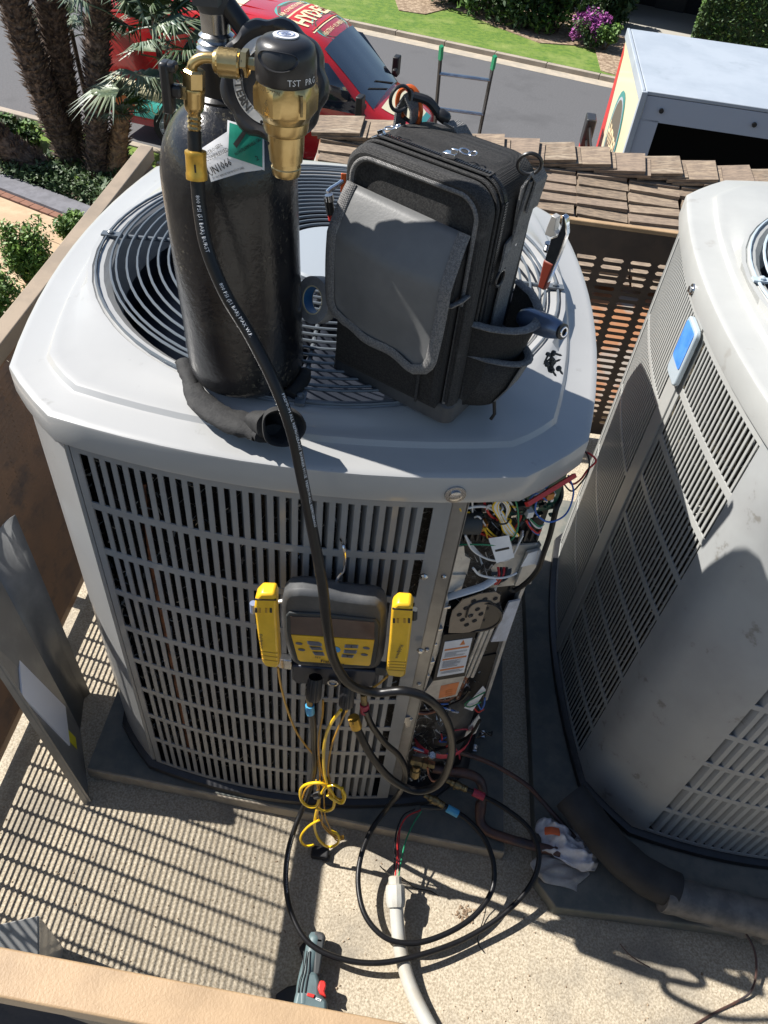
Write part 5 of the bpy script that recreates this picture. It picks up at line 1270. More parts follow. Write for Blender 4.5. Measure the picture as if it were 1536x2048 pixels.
obj('ring', MB().lathe([(.0105, Lg - .001), (.0115, Lg + .001), (.0115, Lg + .004), (.006, Lg + .005), (.006, Lg + .003), (.001, Lg + .003)], T, 24), 'black_plastic', ins)
obj('lens', MB().torus(.0065, .0014, T @ Matrix.Translation((0, 0, Lg + .0055)), 20, 6), 'chrome', ins)
scw = thing('screw_cluster', W(1105, 722, 1, -.375), 'cluster of dark screws stuck to a magnet beside the side pocket', 'screws')
R = random.Random(4)
for i in range(9):
    p = W(R.uniform(1092, 1118), R.uniform(702, 742), 1, -.375); d = Vector((R.uniform(-1, 1), R.uniform(-.3, .3), R.uniform(-1, .3))).normalized()
    s_ = MB().lathe([(.0040, 0), (.0045, .001), (.0045, .004), (.0020, .0045)] + [(.0013 + .0006 * (k % 2), .0045 + .0011 * k) for k in range(10)] + [(.0004, .018)], aim(p, d), 8)
    obj('hex_screw', s_, 'drill_rubber', scw, smooth=20)
tp = thing('tape_roll', W(632, 600, 1, -.345), 'roll of grey tape with pale blue-printed core hanging at the bag\'s left', 'tape')
T = aim(W(634, 600, 1, -.345), (-.62, -.72, .32))
obj('tape', MB().lathe([(.021, -.010), (.0345, -.010), (.0345, .010), (.021, .010)], T, 44, cap=False), 'tape_grey', tp, smooth=40)
obj('core', MB().lathe([(.0212, -.0103), (.0195, -.0103), (.0195, .0103), (.0212, .0103)], T, 44, cap=False), 'cardboard', tp, smooth=40)
obj('core_print', MB().lathe([(.0192, -.009), (.0192, .009)], T, 44, cap=False), 'tape_blue', tp, smooth=60)
kd = thing('socket_bit', W(660, 405, 1, -.25), 'black double nut driver socket with red band hanging left of the bag', 'socket')
T = aim(W(656, 395, 1, -.27), W(664, 438, 1, -.27) - W(656, 395, 1, -.27))
obj('sleeve', MB().lathe([(.0048, 0), (.0065, 0), (.0065, .024), (.0052, .025)], T, 18), 'black_plastic', kd)
obj('sleeve', MB().lathe([(.004, -.006), (.0062, -.006), (.0062, .003)], T @ Matrix.Translation((-.005, .003, 0)), 18), 'steel', kd)
obj('band', MB().lathe([(.0056, .025), (.0056, .033)], T, 16), 'red_plastic', kd)
obj('hook', MB().tube(spline([W(655, 385, 1, -.265), W(662, 378, 1, -.26), W(675, 370, 1, -.255), W(686, 362, 1, -.25)], 4), .0035, 8), 'chrome', kd)
obj('tag', MB().box(W(687, 366, 1, -.25), (.008, .003, .028)), 'orange_anodised', kd, bevel=.001)
# ================================================================ open wiring corner of the grey condenser
def Wp(u, v, P0, N):
    d = Vector(_F + _R * (u - 768) / FPX - _U * (v - 1024) / FPX); c = Vector(CAM); return c + d * ((Vector(P0) - c).dot(N) / d.dot(N))
CA, CB_ = Vector((.272, -.470, 0)), Vector((.452, -.398, 0)); CX = (CB_ - CA).normalized(); CN = Vector((CX.y, -CX.x, 0))
def C(u, v, off=0.): return Wp(u, v, CA + CN * off, CN)
def cpoly(name, pxs, mat, off, th, label=None, **k):
    """plate parallel to the control box, front at off"""
    P = [C(u, v, off) for u, v in pxs]; n = len(P); mb = MB(); mb.v = [tuple(p) for p in P] + [tuple(p - CN * th) for p in P]
    mb.f = [tuple(range(n)), tuple(range(2 * n - 1, n - 1, -1))] + [(i, i + n, (i + 1) % n + n, (i + 1) % n) for i in range(n)]
    return nco(name, mb, mat, **k)
def cz(v): return C(960, v).z
nco('control_box', MB().prism([tuple((CA + CN * -.012)[:2]), tuple((CB_ + CN * -.012)[:2]), tuple((CB_ - CN * .05)[:2]), tuple((CA - CN * .05)[:2])], .62, 1.19), 'van_black', smooth=0)
nco('compressor_bay', MB().prism([(.275, -.455), (.45, -.39), (.46, -.20), (.275, -.20)], .08, .62), 'van_black', smooth=0)
# corner channel between the grille and the wiring
mb = MB().box((.2765, -.4985, .635), (.024, .003, 1.115)).box((.2885, -.486, .635), (.003, .028, 1.115)).box((.2655, -.489, .635), (.003, .02, 1.115))
nco('corner_channel', mb, 'panel_edge', smooth=0)
for px_, py_ in ((849, 1152), (841, 1301), (828, 1370), (808, 1440)): 
    q = W(px_ + 30, py_, 1, -.5); nco('screw', MB().lathe([(.005, 0), (.005, .002), (.0025, .004), (.0005, .004)], aim((.2765, -.5, q.z), (0, -1, 0)), 8), 'steel')
nco('circuit_board', MB().prism([tuple((CA + CN * .002)[:2]), tuple((CB_ + CN * .002)[:2]), tuple((CB_ - CN * .000)[:2]), tuple((CA - CN * .000)[:2])], cz(1040), 1.19), 'pcb', smooth=0)
R = random.Random(8)
cm = {k: MB() for k in ('van_black', 'steel', 'orange_part', 'white_plastic', 'pcb')}
for i in range(90):
    u = R.uniform(925, 1105); v = R.uniform(985, 1034); m = R.choice(['van_black', 'steel', 'van_black', 'pcb', 'white_plastic', 'van_black'])
    p = C(u, v, .004); s = R.uniform(.003, .010); T = frame(p, CX, (0, 0, 1)); cm[m].box((0, 0, 0), (s, s * R.uniform(.4, 1.3), R.uniform(.003, .010)), T)
for k, m in cm.items():
    if m.v: tag(nco('board_components', m, k, smooth=0), kind='stuff')
for (u, v, w, h, d, m) in ((1098, 990, .014, .014, .012, 'orange_part'), (1080, 985, .02, .010, .012, 'white_plastic'), (967, 1050, .010, .018, .014, 'orange_part'), (1058, 1025, .012, .014, .014, 'white_plastic'), (960, 1000, .016, .020, .014, 'van_black'), (1040, 1010, .030, .010, .016, 'van_black')):
    nco('connector', MB().box((0, 0, 0), (w, h, d), frame(C(u, v, .012), CX, (0, 0, 1))), m, bevel=.0008)
mb = MB()
for i in range(14): mb.box((0, 0, 0), (.0035, .028, .010), frame(C(918 + i * 12, 1068, .004), CX, (0, 0, 1)))
nco('heat_sink', mb, 'black_plastic', smooth=0)
nco('ferrite_ring', MB().lathe([(.010, -.018), (.020, -.018), (.021, -.016), (.021, .016), (.020, .018), (.010, .018)], frame(C(939, 1044, .016), CX, (0, 0, 1)) @ Matrix.Rotation(PI / 2 - .25, 4, 'Y'), 26), 'drill_rubber')
def wire(pts, mat, r=.0014, off=.02, k=6, name='wire'):
    P = [C(u, v, o[0] if o else off) for u, v, *o in pts]; return nco(name, MB().tube(spline(P, k), r, 6), mat)
for j in range(5):
    a = j * 2.6
    wire([(985 + a, 990), (988 + a * .8, 1010), (1000 + a, 1032, .028), (1018 + a, 1060, .03), (1030 + a * .6, 1072, .03), (1020 - a, 1066, .028), (1004 - a * .4, 1040, .03), (996 - a, 1014, .03), (1003, 1002 - a * .6, .028), (1014 + a * .5, 1016, .03), (1012, 1036, .03)], ['white_wire', 'yellow_wire', 'white_wire', 'white_wire', 'yellow_wire'][j], .0017, .024)
wire([(968, 990), (970, 1010), (980, 1030), (996, 1040)], 'red_wire', .0022); wire([(1000, 988), (1008, 1000), (1014, 1020)], 'red_wire', .0018); wire([(985, 988), (992, 996), (996, 1005)], 'amber_wire', .0016)
wire([(950, 1060), (965, 1068), (985, 1074), (1004, 1078)], 'red_wire', .0022, .018); wire([(972, 1055), (985, 1068), (996, 1076), (1006, 1084)], 'yellow_wire', .0016, .024); wire([(966, 1058), (982, 1072), (1000, 1080)], 'yellow_wire', .0014, .022)
wire([(1026, 990), (1034, 1012), (1037, 1040), (1034, 1062), (1022, 1080), (1000, 1090), (960, 1089), (905, 1089, .01)], 'green_wire', .0015, .034)
wire([(935, 1016), (955, 1013), (975, 1014), (990, 1022)], 'white_wire', .0024, .024)
for a in (0, 5, 9): wire([(930, 1070), (944, 1090 + a), (970, 1116), (1000, 1122), (1022, 1115), (1036, 1090), (1046, 1062 + a)], 'white_wire', .0018, .018 + a * .001)
wire([(1052, 1040), (1062, 1056), (1074, 1066), (1082, 1060)], 'red_wire', .0022, .014); wire([(1058, 1036), (1070, 1052), (1080, 1056), (1088, 1048)], 'white_wire', .0016, .015); wire([(1056, 1044), (1066, 1062), (1078, 1070)], 'blue_wire', .0018, .014); wire([(1060, 1038), (1076, 1052), (1086, 1050)], 'green_wire', .0016, .016)
nco('cable_tie', MB().torus(.011, .0016, frame(C(1003, 1041, .028), CX, (0, 0, 1)) @ Matrix.Rotation(1.3, 4, 'X'), 18, 5), 'van_black')
# loops that hang outside
def wx_(pts, mat, r, name='wire'): return nco(name, MB().tube(spline([W(u, v, 1, y) for u, v, y in pts], 7), r, 7), mat)
wx_([(1136, 950, -.38), (1147, 985, -.40), (1132, 1028, -.42), (1098, 1044, -.44), (1072, 1026, -.44), (1076, 995, -.43), (1096, 970, -.41)], 'blue_wire', .0016)
wx_([(1128, 952, -.38), (1145, 968, -.38), (1162, 958, -.37), (1175, 940, -.36), (1192, 922, -.35), (1180, 908, -.34), (1165, 903, -.33)], 'red_wire', .0018)
wx_([(1122, 960, -.38), (1142, 982, -.39), (1160, 968, -.38), (1176, 944, -.37), (1178, 918, -.35), (1168, 898, -.33)], 'van_black', .0015)
wx_([(1118, 955, -.38), (1122, 990, -.39), (1112, 1020, -.41), (1100, 1070, -.42), (1088, 1105, -.43), (1076, 1138, -.43), (1055, 1163, -.43), (1030, 1180, -.43), (1018, 1176, -.43)], 'black_rubber', .0052, 'cable')
for a in (0, 6, 11): wx_([(1108 - a, 965, -.40), (1098 - a, 985, -.41), (1088 - a, 1000, -.42)], ['red_wire', 'blue_wire', 'van_black'][a % 3], .0016)
# red edge strip below the cover
a, b = Vector((.380, -.492, 1.184)), Vector((.463, -.409, 1.184)); nco('edge_strip', MB().tube([a, b], .0052, 4), 'red_plastic', smooth=0)
# lower fittings of the box
cpoly('bracket', [(905, 1096), (928, 1092), (930, 1112), (941, 1118), (934, 1148), (896, 1146)], 'galvanised', .012, .014)
cpoly('bracket', [(894, 1150), (932, 1150), (922, 1182), (890, 1186)], 'galvanised', .016, .02)
cpoly('cover_plate', [(940, 1094), (1010, 1092), (1082, 1088), (1050, 1168), (940, 1180)], 'galvanised', -.006, .004)
cpoly('side_plate', [(1056, 1106), (1082, 1100), (1062, 1168), (1030, 1172)], 'galvanised', .004, .006)
nco('capacitor_cup', MB().lathe([(.004, .002), (.022, .0), (.026, .008), (.026, .03), (.0, .03)], aim(C(1002, 1140, -.006), -CN + Vector((0, 0, -.9))), 26), 'black_plastic')
for j in range(4): wire([(996 + j * 6, 1134, .01), (998 + j * 4, 1150, .02), (990 + j * 2, 1168, .02)], ['red_wire', 'van_black', 'red_wire', 'van_black'][j], .0025)
wire([(946, 1136), (960, 1150), (990, 1156), (1014, 1154), (1034, 1146)], 'white_wire', .0022, .026, name='cable_tie')
nco('wire_sleeve', MB().tube(spline([C(990, 1157, .024), C(966, 1172, .028), (C(930, 1184, .028)), C(896, 1194, .02)], 6), .0075, 10, flat=.5), 'white_wire')
cpoly('paper_tag', [(977, 1077), (1018, 1071), (1029, 1115), (993, 1126)], 'paper_white', .036, .0006)
cpoly('tag_print', [(990, 1100), (1018, 1094), (1019, 1098), (991, 1104)], 'print_black', .0366, .0002); 
cpoly('paper_tag', [(1042, 1134), (1056, 1108), (1076, 1101), (1070, 1128)], 'paper_white', .020, .0006); cpoly('paper_tag', [(1078, 1101), (1093, 1103), (1080, 1133), (1070, 1129)], 'paper_white', .024, .0006)
R = random.Random(14)
for i in range(16):
    u0 = R.uniform(925, 1075); v0 = R.uniform(992, 1060); L_ = R.uniform(14, 46); a0 = R.uniform(0, 6.28)
    wire([(u0, v0), (u0 + L_ * .5 * math.cos(a0), min(1085, v0 + L_ * .5 * math.sin(a0)), .03), (u0 + L_ * math.cos(a0 + .8), min(1090, max(990, v0 + L_ * math.sin(a0 + .8))), .016)], R.choice(['white_wire', 'red_wire', 'white_wire', 'yellow_wire', 'blue_wire', 'van_black']), .0016, .014)
for i in range(12):
    u0 = R.uniform(880, 960); v0 = R.uniform(1405, 1500)
    wire([(u0, v0, .02), (u0 + R.uniform(-20, 30), v0 + R.uniform(-14, 20), .03), (u0 + R.uniform(-10, 50), v0 + R.uniform(-20, 26), .018)], R.choice(['white_wire', 'red_wire', 'blue_wire', 'van_black', 'red_band']), .0020, .02)
cpoly('box_edge', [(1076, 1098), (1083, 1090), (1041, 1200), (1012, 1284), (975, 1400), (968, 1402), (1006, 1284), (1034, 1200)], 'galvanised', .0, .012)
# perforated round cover
dc = C(955, 1236, .020); DT = frame(dc, CX, (0, 0, 1)); DT = DT @ Matrix.Rotation(-.3, 4, 'Y')
nco('round_cover', MB().lathe([(.048, -.022), (.050, -.004), (.0485, 0), (.045, .0), (.044, -.002), (.001, -.002)], DT, 44), 'black_plastic')
cpoly('cover_face', [(900, 1240), (905, 1222), (925, 1200), (960, 1188), (990, 1184), (1001, 1190), (998, 1210), (984, 1238), (962, 1256), (935, 1266), (897, 1266)], 'rail_brown', .0215, .002)
for (x, y) in ((612, 1178), (695, 1165), (770, 1160), (555, 1230), (640, 1238), (722, 1230), (795, 1200), (507, 1278), (590, 1285), (665, 1273), (745, 1265), (530, 1315), (618, 1322), (697, 1315), (560, 1352), (765, 1285), (715, 1330)):
    p = C(780 + x / 3.657, 880 + y / 3.657, .0222); nco('vent_hole', MB().lathe([(.0052, 0), (.0052, .0008)], frame(p, CX, (0, 0, 1)), 12), 'dark_opening', smooth=0)
nco('cover_arc', MB().tube(spline([C(932, 1234, .023), C(940, 1212, .023), C(962, 1202, .023), C(984, 1206, .023), C(990, 1222, .023)], 5), .0022, 6), 'black_plastic')
cpoly('mount_strip', [(888, 1192), (900, 1190), (878, 1300), (846, 1392), (832, 1392), (858, 1300)], 'galvanised', .016, .018)
for u, v in ((893, 1212), (878, 1256), (866, 1288), (862, 1322), (852, 1350)): nco('clip', MB().box((0, 0, 0), (.014, .007, .010), frame(C(u, v, .020), CX, (0, 0, 1))), 'steel', bevel=.001)
cpoly('module_case', [(888, 1270), (952, 1264), (930, 1352), (866, 1362)], 'van_black', .022, .03)
cpoly('warning_label', [(890, 1284), (945, 1276), (928, 1345), (874, 1354)], 'paper_white', .0232, .0008)
lb = [(890, 1284), (945, 1276), (928, 1345), (874, 1354)]
def lerp2(s, t): 
    a = (lb[0][0] + (lb[1][0] - lb[0][0]) * s, lb[0][1] + (lb[1][1] - lb[0][1]) * s); b = (lb[3][0] + (lb[2][0] - lb[3][0]) * s, lb[3][1] + (lb[2][1] - lb[3][1]) * s); return (a[0] + (b[0] - a[0]) * t, a[1] + (b[1] - a[1]) * t)
for t in (.22, .50, .80): cpoly('print_band', [lerp2(.06, t), lerp2(.94, t), lerp2(.94, t + .045), lerp2(.06, t + .045)], 'print_orange', .0236, .0002)
cpoly('warning_mark', [lerp2(.68, .02), lerp2(.78, .16), lerp2(.58, .16)], 'print_orange', .0236, .0002)
mb = MB(); R = random.Random(2)
for t in [x / 40 for x in range(12, 38)]:
    if abs(t - .52) < .05 or abs(t - .82) < .05 or abs(t - .3) < .02: continue
    s0 = .1; s1 = R.uniform(.5, .92); P = [C(*lerp2(s0, t), .0236), C(*lerp2(s1, t), .0236), C(*lerp2(s1, t + .008), .0236), C(*lerp2(s0, t + .008), .0236)]; mb.add(P, [(0, 1, 2, 3)])
nco('print_lines', mb, 'wall_grey', smooth=0)
for j in range(3): nco('tube', MB().tube([C(985 - j * 9, 1252, .004 + j * .002), C(944 - j * 9, 1352, .004 + j * .002)], .0048, 10), 'galvanised')
cpoly('bubble_wrap', [(1018, 1205), (1041, 1200), (1012, 1282), (982, 1284)], 'towel', .006, .004)
cpoly('mount_plate', [(866, 1362), (930, 1352), (914, 1392), (862, 1402), (842, 1396)], 'galvanised', .020, .02)
cpoly('orange_label', [(882, 1372), (919, 1364), (911, 1389), (877, 1397)], 'label_orange', .0206, .0005)
mb = MB()
for k in range(4): mb.box((0, 0, 0), (.016, .0016, .0004), frame(C(898, 1380 + k * 4, .0212), CX, (0, 0, 1)))
nco('print_lines', mb, 'print_orange', smooth=0)
# compressor blanket, discharge tubes, tags
nco('compressor', MB().lathe([(.04, .18), (.072, .19), (.076, .22), (.076, .38), (.07, .43), (.05, .46), (.01, .47)], Matrix.Translation((.365, -.375, 0)), 30), 'boot_rubber')
nco('blanket_strap', MB().lathe([(.0775, .30), (.0785, .305), (.0785, .325), (.0775, .33)], Matrix.Translation((.365, -.375, 0)) @ Matrix.Rotation(.12, 4, 'X'), 30, cap=False), 'red_band')
nco('copper_pipe', MB().tube(spline([C(825, 1398, .0), C(850, 1397, .012), C(872, 1400, .018), C(896, 1398, .01), C(925, 1375, -.01), C(950, 1330, -.02)], 6), .0055, 9), 'copper')
nco('copper_pipe', MB().tube(spline([C(822, 1422, .0), C(850, 1426, .012), C(872, 1420, .018), C(882, 1408, .016)], 6), .0050, 9), 'copper')
nco('copper_pipe', MB().tube(spline([C(935, 1345, -.004), C(925, 1370, -.002), C(915, 1395, -.006)], 5), .006, 9), 'copper')
cpoly('paper_tag', [(966, 1372), (972, 1380), (945, 1422), (928, 1416)], 'paper_white', .022, .0006)
wire([(970, 1384), (948, 1396), (930, 1408), (940, 1414), (962, 1404)], 'green_wire', .0018, .026); wire([(955, 1406), (962, 1418), (968, 1410), (970, 1396)], 'blue_wire', .0022, .02); wire([(946, 1412), (956, 1424), (968, 1418)], 'red_wire', .002, .018)
wire([(868, 1422), (905, 1408), (925, 1398), (940, 1380)], 'van_black', .0035, .016); wire([(960, 1440), (940, 1470), (905, 1490), (870, 1500)], 'black_rubber', .004, .022)
cpoly('sheet_corner', [(925, 1470), (958, 1430), (962, 1442), (952, 1466), (922, 1482)], 'white_plastic', .006, .003)
wire([(826, 1494), (845, 1500), (870, 1506)], 'blue_wire', .0016, .03); wire([(828, 1497), (848, 1504), (872, 1508)], 'white_wire', .0014, .03); wire([(828, 1500), (850, 1507), (872, 1510)], 'red_wire', .0014, .03)
cpoly('bracket', [(828, 1516), (880, 1510), (884, 1514), (830, 1522)], 'galvanised', .03, .01)
cpoly('latch', [(798, 1438), (822, 1434), (826, 1452), (812, 1456), (810, 1446), (799, 1446)], 'steel', .03, .006)
# service valves
sv = MB()
v0 = W(845, 1525, 1, -.50)
sv.lathe([(.008, -.03), (.012, -.028), (.012, .0), (.015, .002), (.015, .012), (.010, .014), (.010, .03)], aim(v0, (1, -.1, 0)), 6)
nco('service_valve', sv, 'brass_old', smooth=25)
nco('service_valve', MB().lathe([(.010, 0), (.010, .012), (.0125, .013), (.0125, .03), (.009, .032), (.009, .036), (.004, .038)], aim(W(833, 1532, 1, -.51), (0, -.35, -1)), 8), 'brass_old', smooth=25)
nco('valve_cap', MB().lathe([(.010, 0), (.011, .002), (.011, .014), (.007, .016)], aim(W(862, 1512, 1, -.50), (.1, -.2, 1)), 6), 'steel', smooth=25)
nco('capillary', MB().tube(spline([W(855, 1535, 1, -.52), W(858, 1550, 1, -.53), W(866, 1562, 1, -.54), W(880, 1560, 1, -.53)], 5), .0028, 7), 'copper')
for u, v in ((965, 1470), (949, 1498)): 
    q = W(u, v, 2, .055); nco('bolt', MB().lathe([(.011, 0), (.011, .006), (.007, .008), (.007, .014), (.001, .015)], Matrix.Translation(q), 6), 'steel', smooth=20)

# ================================================================ pipes from the unit
cp = thing('copper_line', W(916, 1544, 2, .12), 'thick dull copper suction pipe bending down beside the service valves', 'pipe')
P = [W(866, 1536, 2, .17), W(905, 1543, 2, .17), W(940, 1549, 2, .165), W(960, 1562, 2, .15), W(966, 1590, 2, .12), W(961, 1616, 2, .095), W(961, 1642, 2, .075), W(976, 1662, 2, .068), W(1012, 1676, 2, .066), W(1060, 1690, 2, .066), W(1120, 1705, 2, .07)]
obj('pipe', MB().tube(spline(P, 7), .0125, 14), 'copper_dull', cp)
a = P[5]; obj('coupling', MB().tube([P[5] + Vector((0, .012, .01)), P[5] - Vector((0, .010, .008))], .0145, 14), 'copper_dull', cp)
P = [W(880, 1500, 2, .20), W(915, 1504, 2, .20), W(975, 1524, 2, .17), W(1022, 1549, 2, .14), W(1058, 1574, 2, .12), W(1083, 1601, 2, .10), W(1112, 1634, 2, .09), W(1150, 1676, 2, .08)]
cp2 = obj('copper_line', MB().tube(spline(P, 7), .0062, 10), 'copper_dull'); tag(cp2, 'thin copper liquid line arching across the gap to the black foam', 'pipe')

# ================================================================ digital gauge set on the grille
GY = -.600
gm = thing('manifold_gauge', W(665, 1270, 1, GY), 'yellow and dark grey digital manifold gauge hooked on the grille', 'gauge')
def z2(x, y): return (480 + x / 3.49, 1050 + y / 3.49)
def yprism(name, pxs, mat, y, th, par, zoomed=True, **k):
    P = [W(*(z2(*p) if zoomed else p), 1, y) for p in pxs]; n = len(P); mb = MB(); mb.v = [tuple(p) for p in P] + [(p.x, p.y + th, p.z) for p in P]
    mb.f = [tuple(range(n)), tuple(range(2 * n - 1, n - 1, -1))] + [(i, i + n, (i + 1) % n + n, (i + 1) % n) for i in range(n)]
    return obj(name, mb, mat, par, **k)
BODY = [(300, 800), (287, 680), (283, 570), (295, 510), (330, 478), (420, 470), (560, 482), (700, 515), (830, 530), (940, 540), (990, 565), (1015, 610), (1018, 700), (1015, 820), (1000, 930), (975, 990), (940, 1015), (700, 1012), (420, 992), (365, 968), (330, 900)]
yprism('casing', BODY, 'grey_rubber', GY, .040, gm, bevel=.009, smooth=60)
cen = (650, 760)
def shrink(P, f, c=cen): return [(c[0] + (x - c[0]) * f, c[1] + (y - c[1]) * f) for x, y in P]
yprism('bezel', [(318, 640), (340, 612), (560, 622), (800, 650), (950, 665), (975, 700), (968, 850), (945, 965), (920, 1005), (420, 970), (385, 950), (345, 850), (322, 740)], 'drill_rubber', GY - .004, .008, gm, bevel=.002)
yprism('display', [(352, 640), (565, 648), (938, 682), (938, 800), (356, 762)], 'screen_lcd', GY - .0052, .002, gm)
yprism('keypad', [(357, 768), (938, 806), (910, 972), (898, 984), (420, 952), (405, 938)], 'yellow_plastic', GY - .0056, .002, gm)
for P in ([(468, 812), (550, 818), (570, 832), (572, 848), (490, 842), (470, 830)], [(482, 850), (565, 855), (578, 876), (500, 872)], [(504, 886), (580, 890), (592, 914), (522, 910)], [(732, 836), (826, 840), (824, 862), (728, 858)], [(726, 873), (818, 878), (810, 900), (722, 896)], [(712, 905), (798, 910), (786, 930), (706, 924)]):
    yprism('button', P, 'btn', GY - .0066, .0012, gm, bevel=.0006); yprism('button_face', shrink(P, .84, (sum(p[0] for p in P) / len(P), sum(p[1] for p in P) / len(P))), 'wall_grey', GY - .0072, .001, gm)
q = W(*z2(668, 868), 1, GY - .006); obj('round_button', MB().lathe([(.0085, 0), (.0085, .001), (.001, .0012)], aim(q, (0, -1, 0)), 24), 'btn_blue', gm)
for x, y in ((412, 826), (430, 870), (882, 858), (868, 904)):
    q = W(*z2(x, y), 1, GY - .006); obj('small_button', MB().lathe([(.0062, 0), (.0062, .001), (.001, .0012)], Matrix.Diagonal((1, 1, .55, 1)) @ Matrix.Identity(4) if False else aim(q, (0, -1, 0)) @ Matrix.Diagonal((1, .55, 1, 1)), 16), 'wall_grey', gm)
def ytext(s, x, y, wpx, mat, off, ang=0., hk=1., bold=.02, par=gm, y0=GY):
    vs, fs = text2d(s, 1., bold=bold, res=1); xs = [p[0] for p in vs]; w = (W(*z2(x + wpx, y), 1, y0) - W(*z2(x, y), 1, y0)).length; k = w / (max(xs) - min(xs)); c = W(*z2(x, y), 1, y0)
    T = Matrix.Translation(c + Vector((0, off, 0))) @ Matrix.Rotation(ang, 4, 'Y') @ Matrix.Rotation(PI / 2, 4, 'X') @ Matrix.Diagonal((k, k * hk, 1, 1)); return obj('lettering', MB().add(vs, fs, T), mat, par, smooth=0)
ytext('Fieldpiece', 650, 938, 165, 'print_black', -.0072, .03, 1., .03); ytext('Digital Manifold + Vacuum Gauge', 650, 962, 310, 'print_black', -.0072, .03, 1.1, .01)
for s, x, y in (('MENU', 520, 830), ('VIEW', 530, 864), ('SET', 548, 900), ('ENTER', 770, 887)): ytext(s, x, y, 42, 'print_black', -.0078, .03, 1, .01)
yprism('arrow_mark', [(770, 856), (776, 842), (784, 856)], 'print_black', GY - .0078, .0004, gm); yprism('arrow_mark', [(742, 912), (758, 912), (750, 924)], 'print_black', GY - .0078, .0004, gm)
yprism('valve_block', [(362, 985), (960, 1025), (965, 1110), (900, 1135), (640, 1120), (400, 1110), (362, 1080)], 'blue_metal', GY + .004, .034, gm, bevel=.003)
MATS['valve_block_dark'] = M('valve_dark', (.035, .04, .055), .4, metal=.4)
gm.children[-1].data.materials[0] = MATS['valve_dark']
q = W(*z2(650, 1095), 1, GY); obj('sight_glass', MB().lathe([(.0105, 0), (.0105, .003), (.0075, .0035), (.007, .001), (.001, .001)], aim(q, (0, -1, 0)), 24), 'steel', gm)
for (x0_, y0_, x1_, y1_, fc) in ((525, 1080, 512, 1215, 'wall_grey'), (752, 1130, 740, 1262, 'yellow_plastic')):
    a, b = W(*z2(x0_, y0_), 1, GY - .012), W(*z2(x1_, y1_), 1, GY - .030); T = aim(a, b - a); Lk = (b - a).length
    mb = MB(); rings = []
    for r, h in ((.013, -.006), (.0138, 0), (.0145, .003), (.0145, Lk - .004), (.013, Lk), (.011, Lk + .0005)):
        rings.append([tuple(T @ Vector((r * (1 - (.07 if k % 4 < 1 else 0)) * math.cos(2 * PI * k / 40), r * (1 - (.07 if k % 4 < 1 else 0)) * math.sin(2 * PI * k / 40), h))) for k in range(40)])
    loft(mb, rings); mb.f.append(tuple(5 * 40 + k for k in range(40))); obj('valve_knob', mb, 'black_plastic', gm, smooth=25)
    obj('knob_face', MB().lathe([(.0085, Lk + .0004), (.0082, Lk + .0012), (.006, Lk + .0012), (.0058, Lk + .0008), (.001, Lk + .0008)], T, 28), fc, gm)
    obj('knob_mark', MB().box((0, 0, Lk + .0014), (.006, .002, .0006), T), 'print_black', gm, smooth=0)
obj('hook', MB().tube(spline([W(682, 1078, 1, -.535), W(687, 1092, 1, -.565), W(690, 1115, 1, -.567), W(688, 1140, 1, -.565), W(680, 1150, 1, -.565), W(674, 1160, 1, -.567), W(672, 1180, 1, -.57)], 5), .0026, 9), 'chrome', gm)
obj('side_bracket', MB().box(W(*z2(310, 950), 1, GY + .012), (.03, .016, .030)), 'steel', gm, bevel=.002)
obj('side_bracket', MB().box(W(*z2(985, 1000), 1, GY + .012), (.022, .016, .026)), 'drill_rubber', gm, bevel=.002)
obj('hanger_bar', MB().tube([W(*z2(240, 540), 1, GY + .01), W(*z2(300, 530), 1, GY + .01)], .0035, 8), 'galvanised', gm)
for (x, y, m) in ((487, 1285, 'blue_band'), (868, 1278, 'red_band')):
    obj('port', MB().tube([W(*z2(x - 5, y - 95), 1, GY - .006), W(*z2(x, y - 30), 1, GY - .012)], .0065, 12), 'brass_old', gm); obj('port_band', MB().tube([W(*z2(x, y - 28), 1, GY - .012), W(*z2(x + 4, y + 28), 1, GY - .016)], .0088, 12), m, gm)

def clamp(P, label, tx, ty, ang):
    t = thing('pipe_clamp', W(*z2(*P[0]), 1, -.62), label, 'pipe clamp', 'yellow pipe clamps on the gauge')
    yprism('body', P, 'yellow_plastic', -.628, .026, t, bevel=.004, smooth=50)
    return t
t = clamp([(97, 580), (104, 518), (140, 482), (238, 486), (252, 520), (250, 620), (262, 800), (272, 980), (255, 1003), (175, 990), (152, 955), (120, 760)], 'yellow pipe clamp hung left of the gauge display', 0, 0, 0)
yprism('jaw_line', [(104, 518), (252, 522), (252, 530), (104, 526)], 'print_black', -.6288, .002, t)
for x in (112, 138, 182, 215): yprism('slot', [(x - 8, 580), (x + 8, 582), (x + 8, 614), (x - 8, 612)], 'amber_wire' if x in (138, 182) else 'print_black', -.6288, .002, t)
ytext('Fieldpiece', 172, 715, 170, 'logo_dark', -.0292, 1.52, .8, .015, t, -.60)
for k in range(3): yprism('rib', [(145 + k * 3, 880 + k * 28), (262, 895 + k * 28), (262, 900 + k * 28), (145 + k * 3, 885 + k * 28)], 'amber_wire', -.6285, .002, t)
obj('hinge', MB().tube([W(*z2(92, 545), 1, -.60), W(*z2(96, 605), 1, -.60)], .006, 10), 'btn', t)
t = clamp([(1056, 600), (1064, 580), (1095, 553), (1190, 560), (1206, 590), (1198, 700), (1175, 900), (1152, 1052), (1130, 1070), (1030, 1055), (1018, 1020), (1040, 820)], 'yellow pipe clamp hung right of the gauge, next to the silver channel', 0, 0, 0)
yprism('jaw_line', [(1062, 582), (1204, 592), (1204, 600), (1062, 590)], 'print_black', -.6288, .002, t)
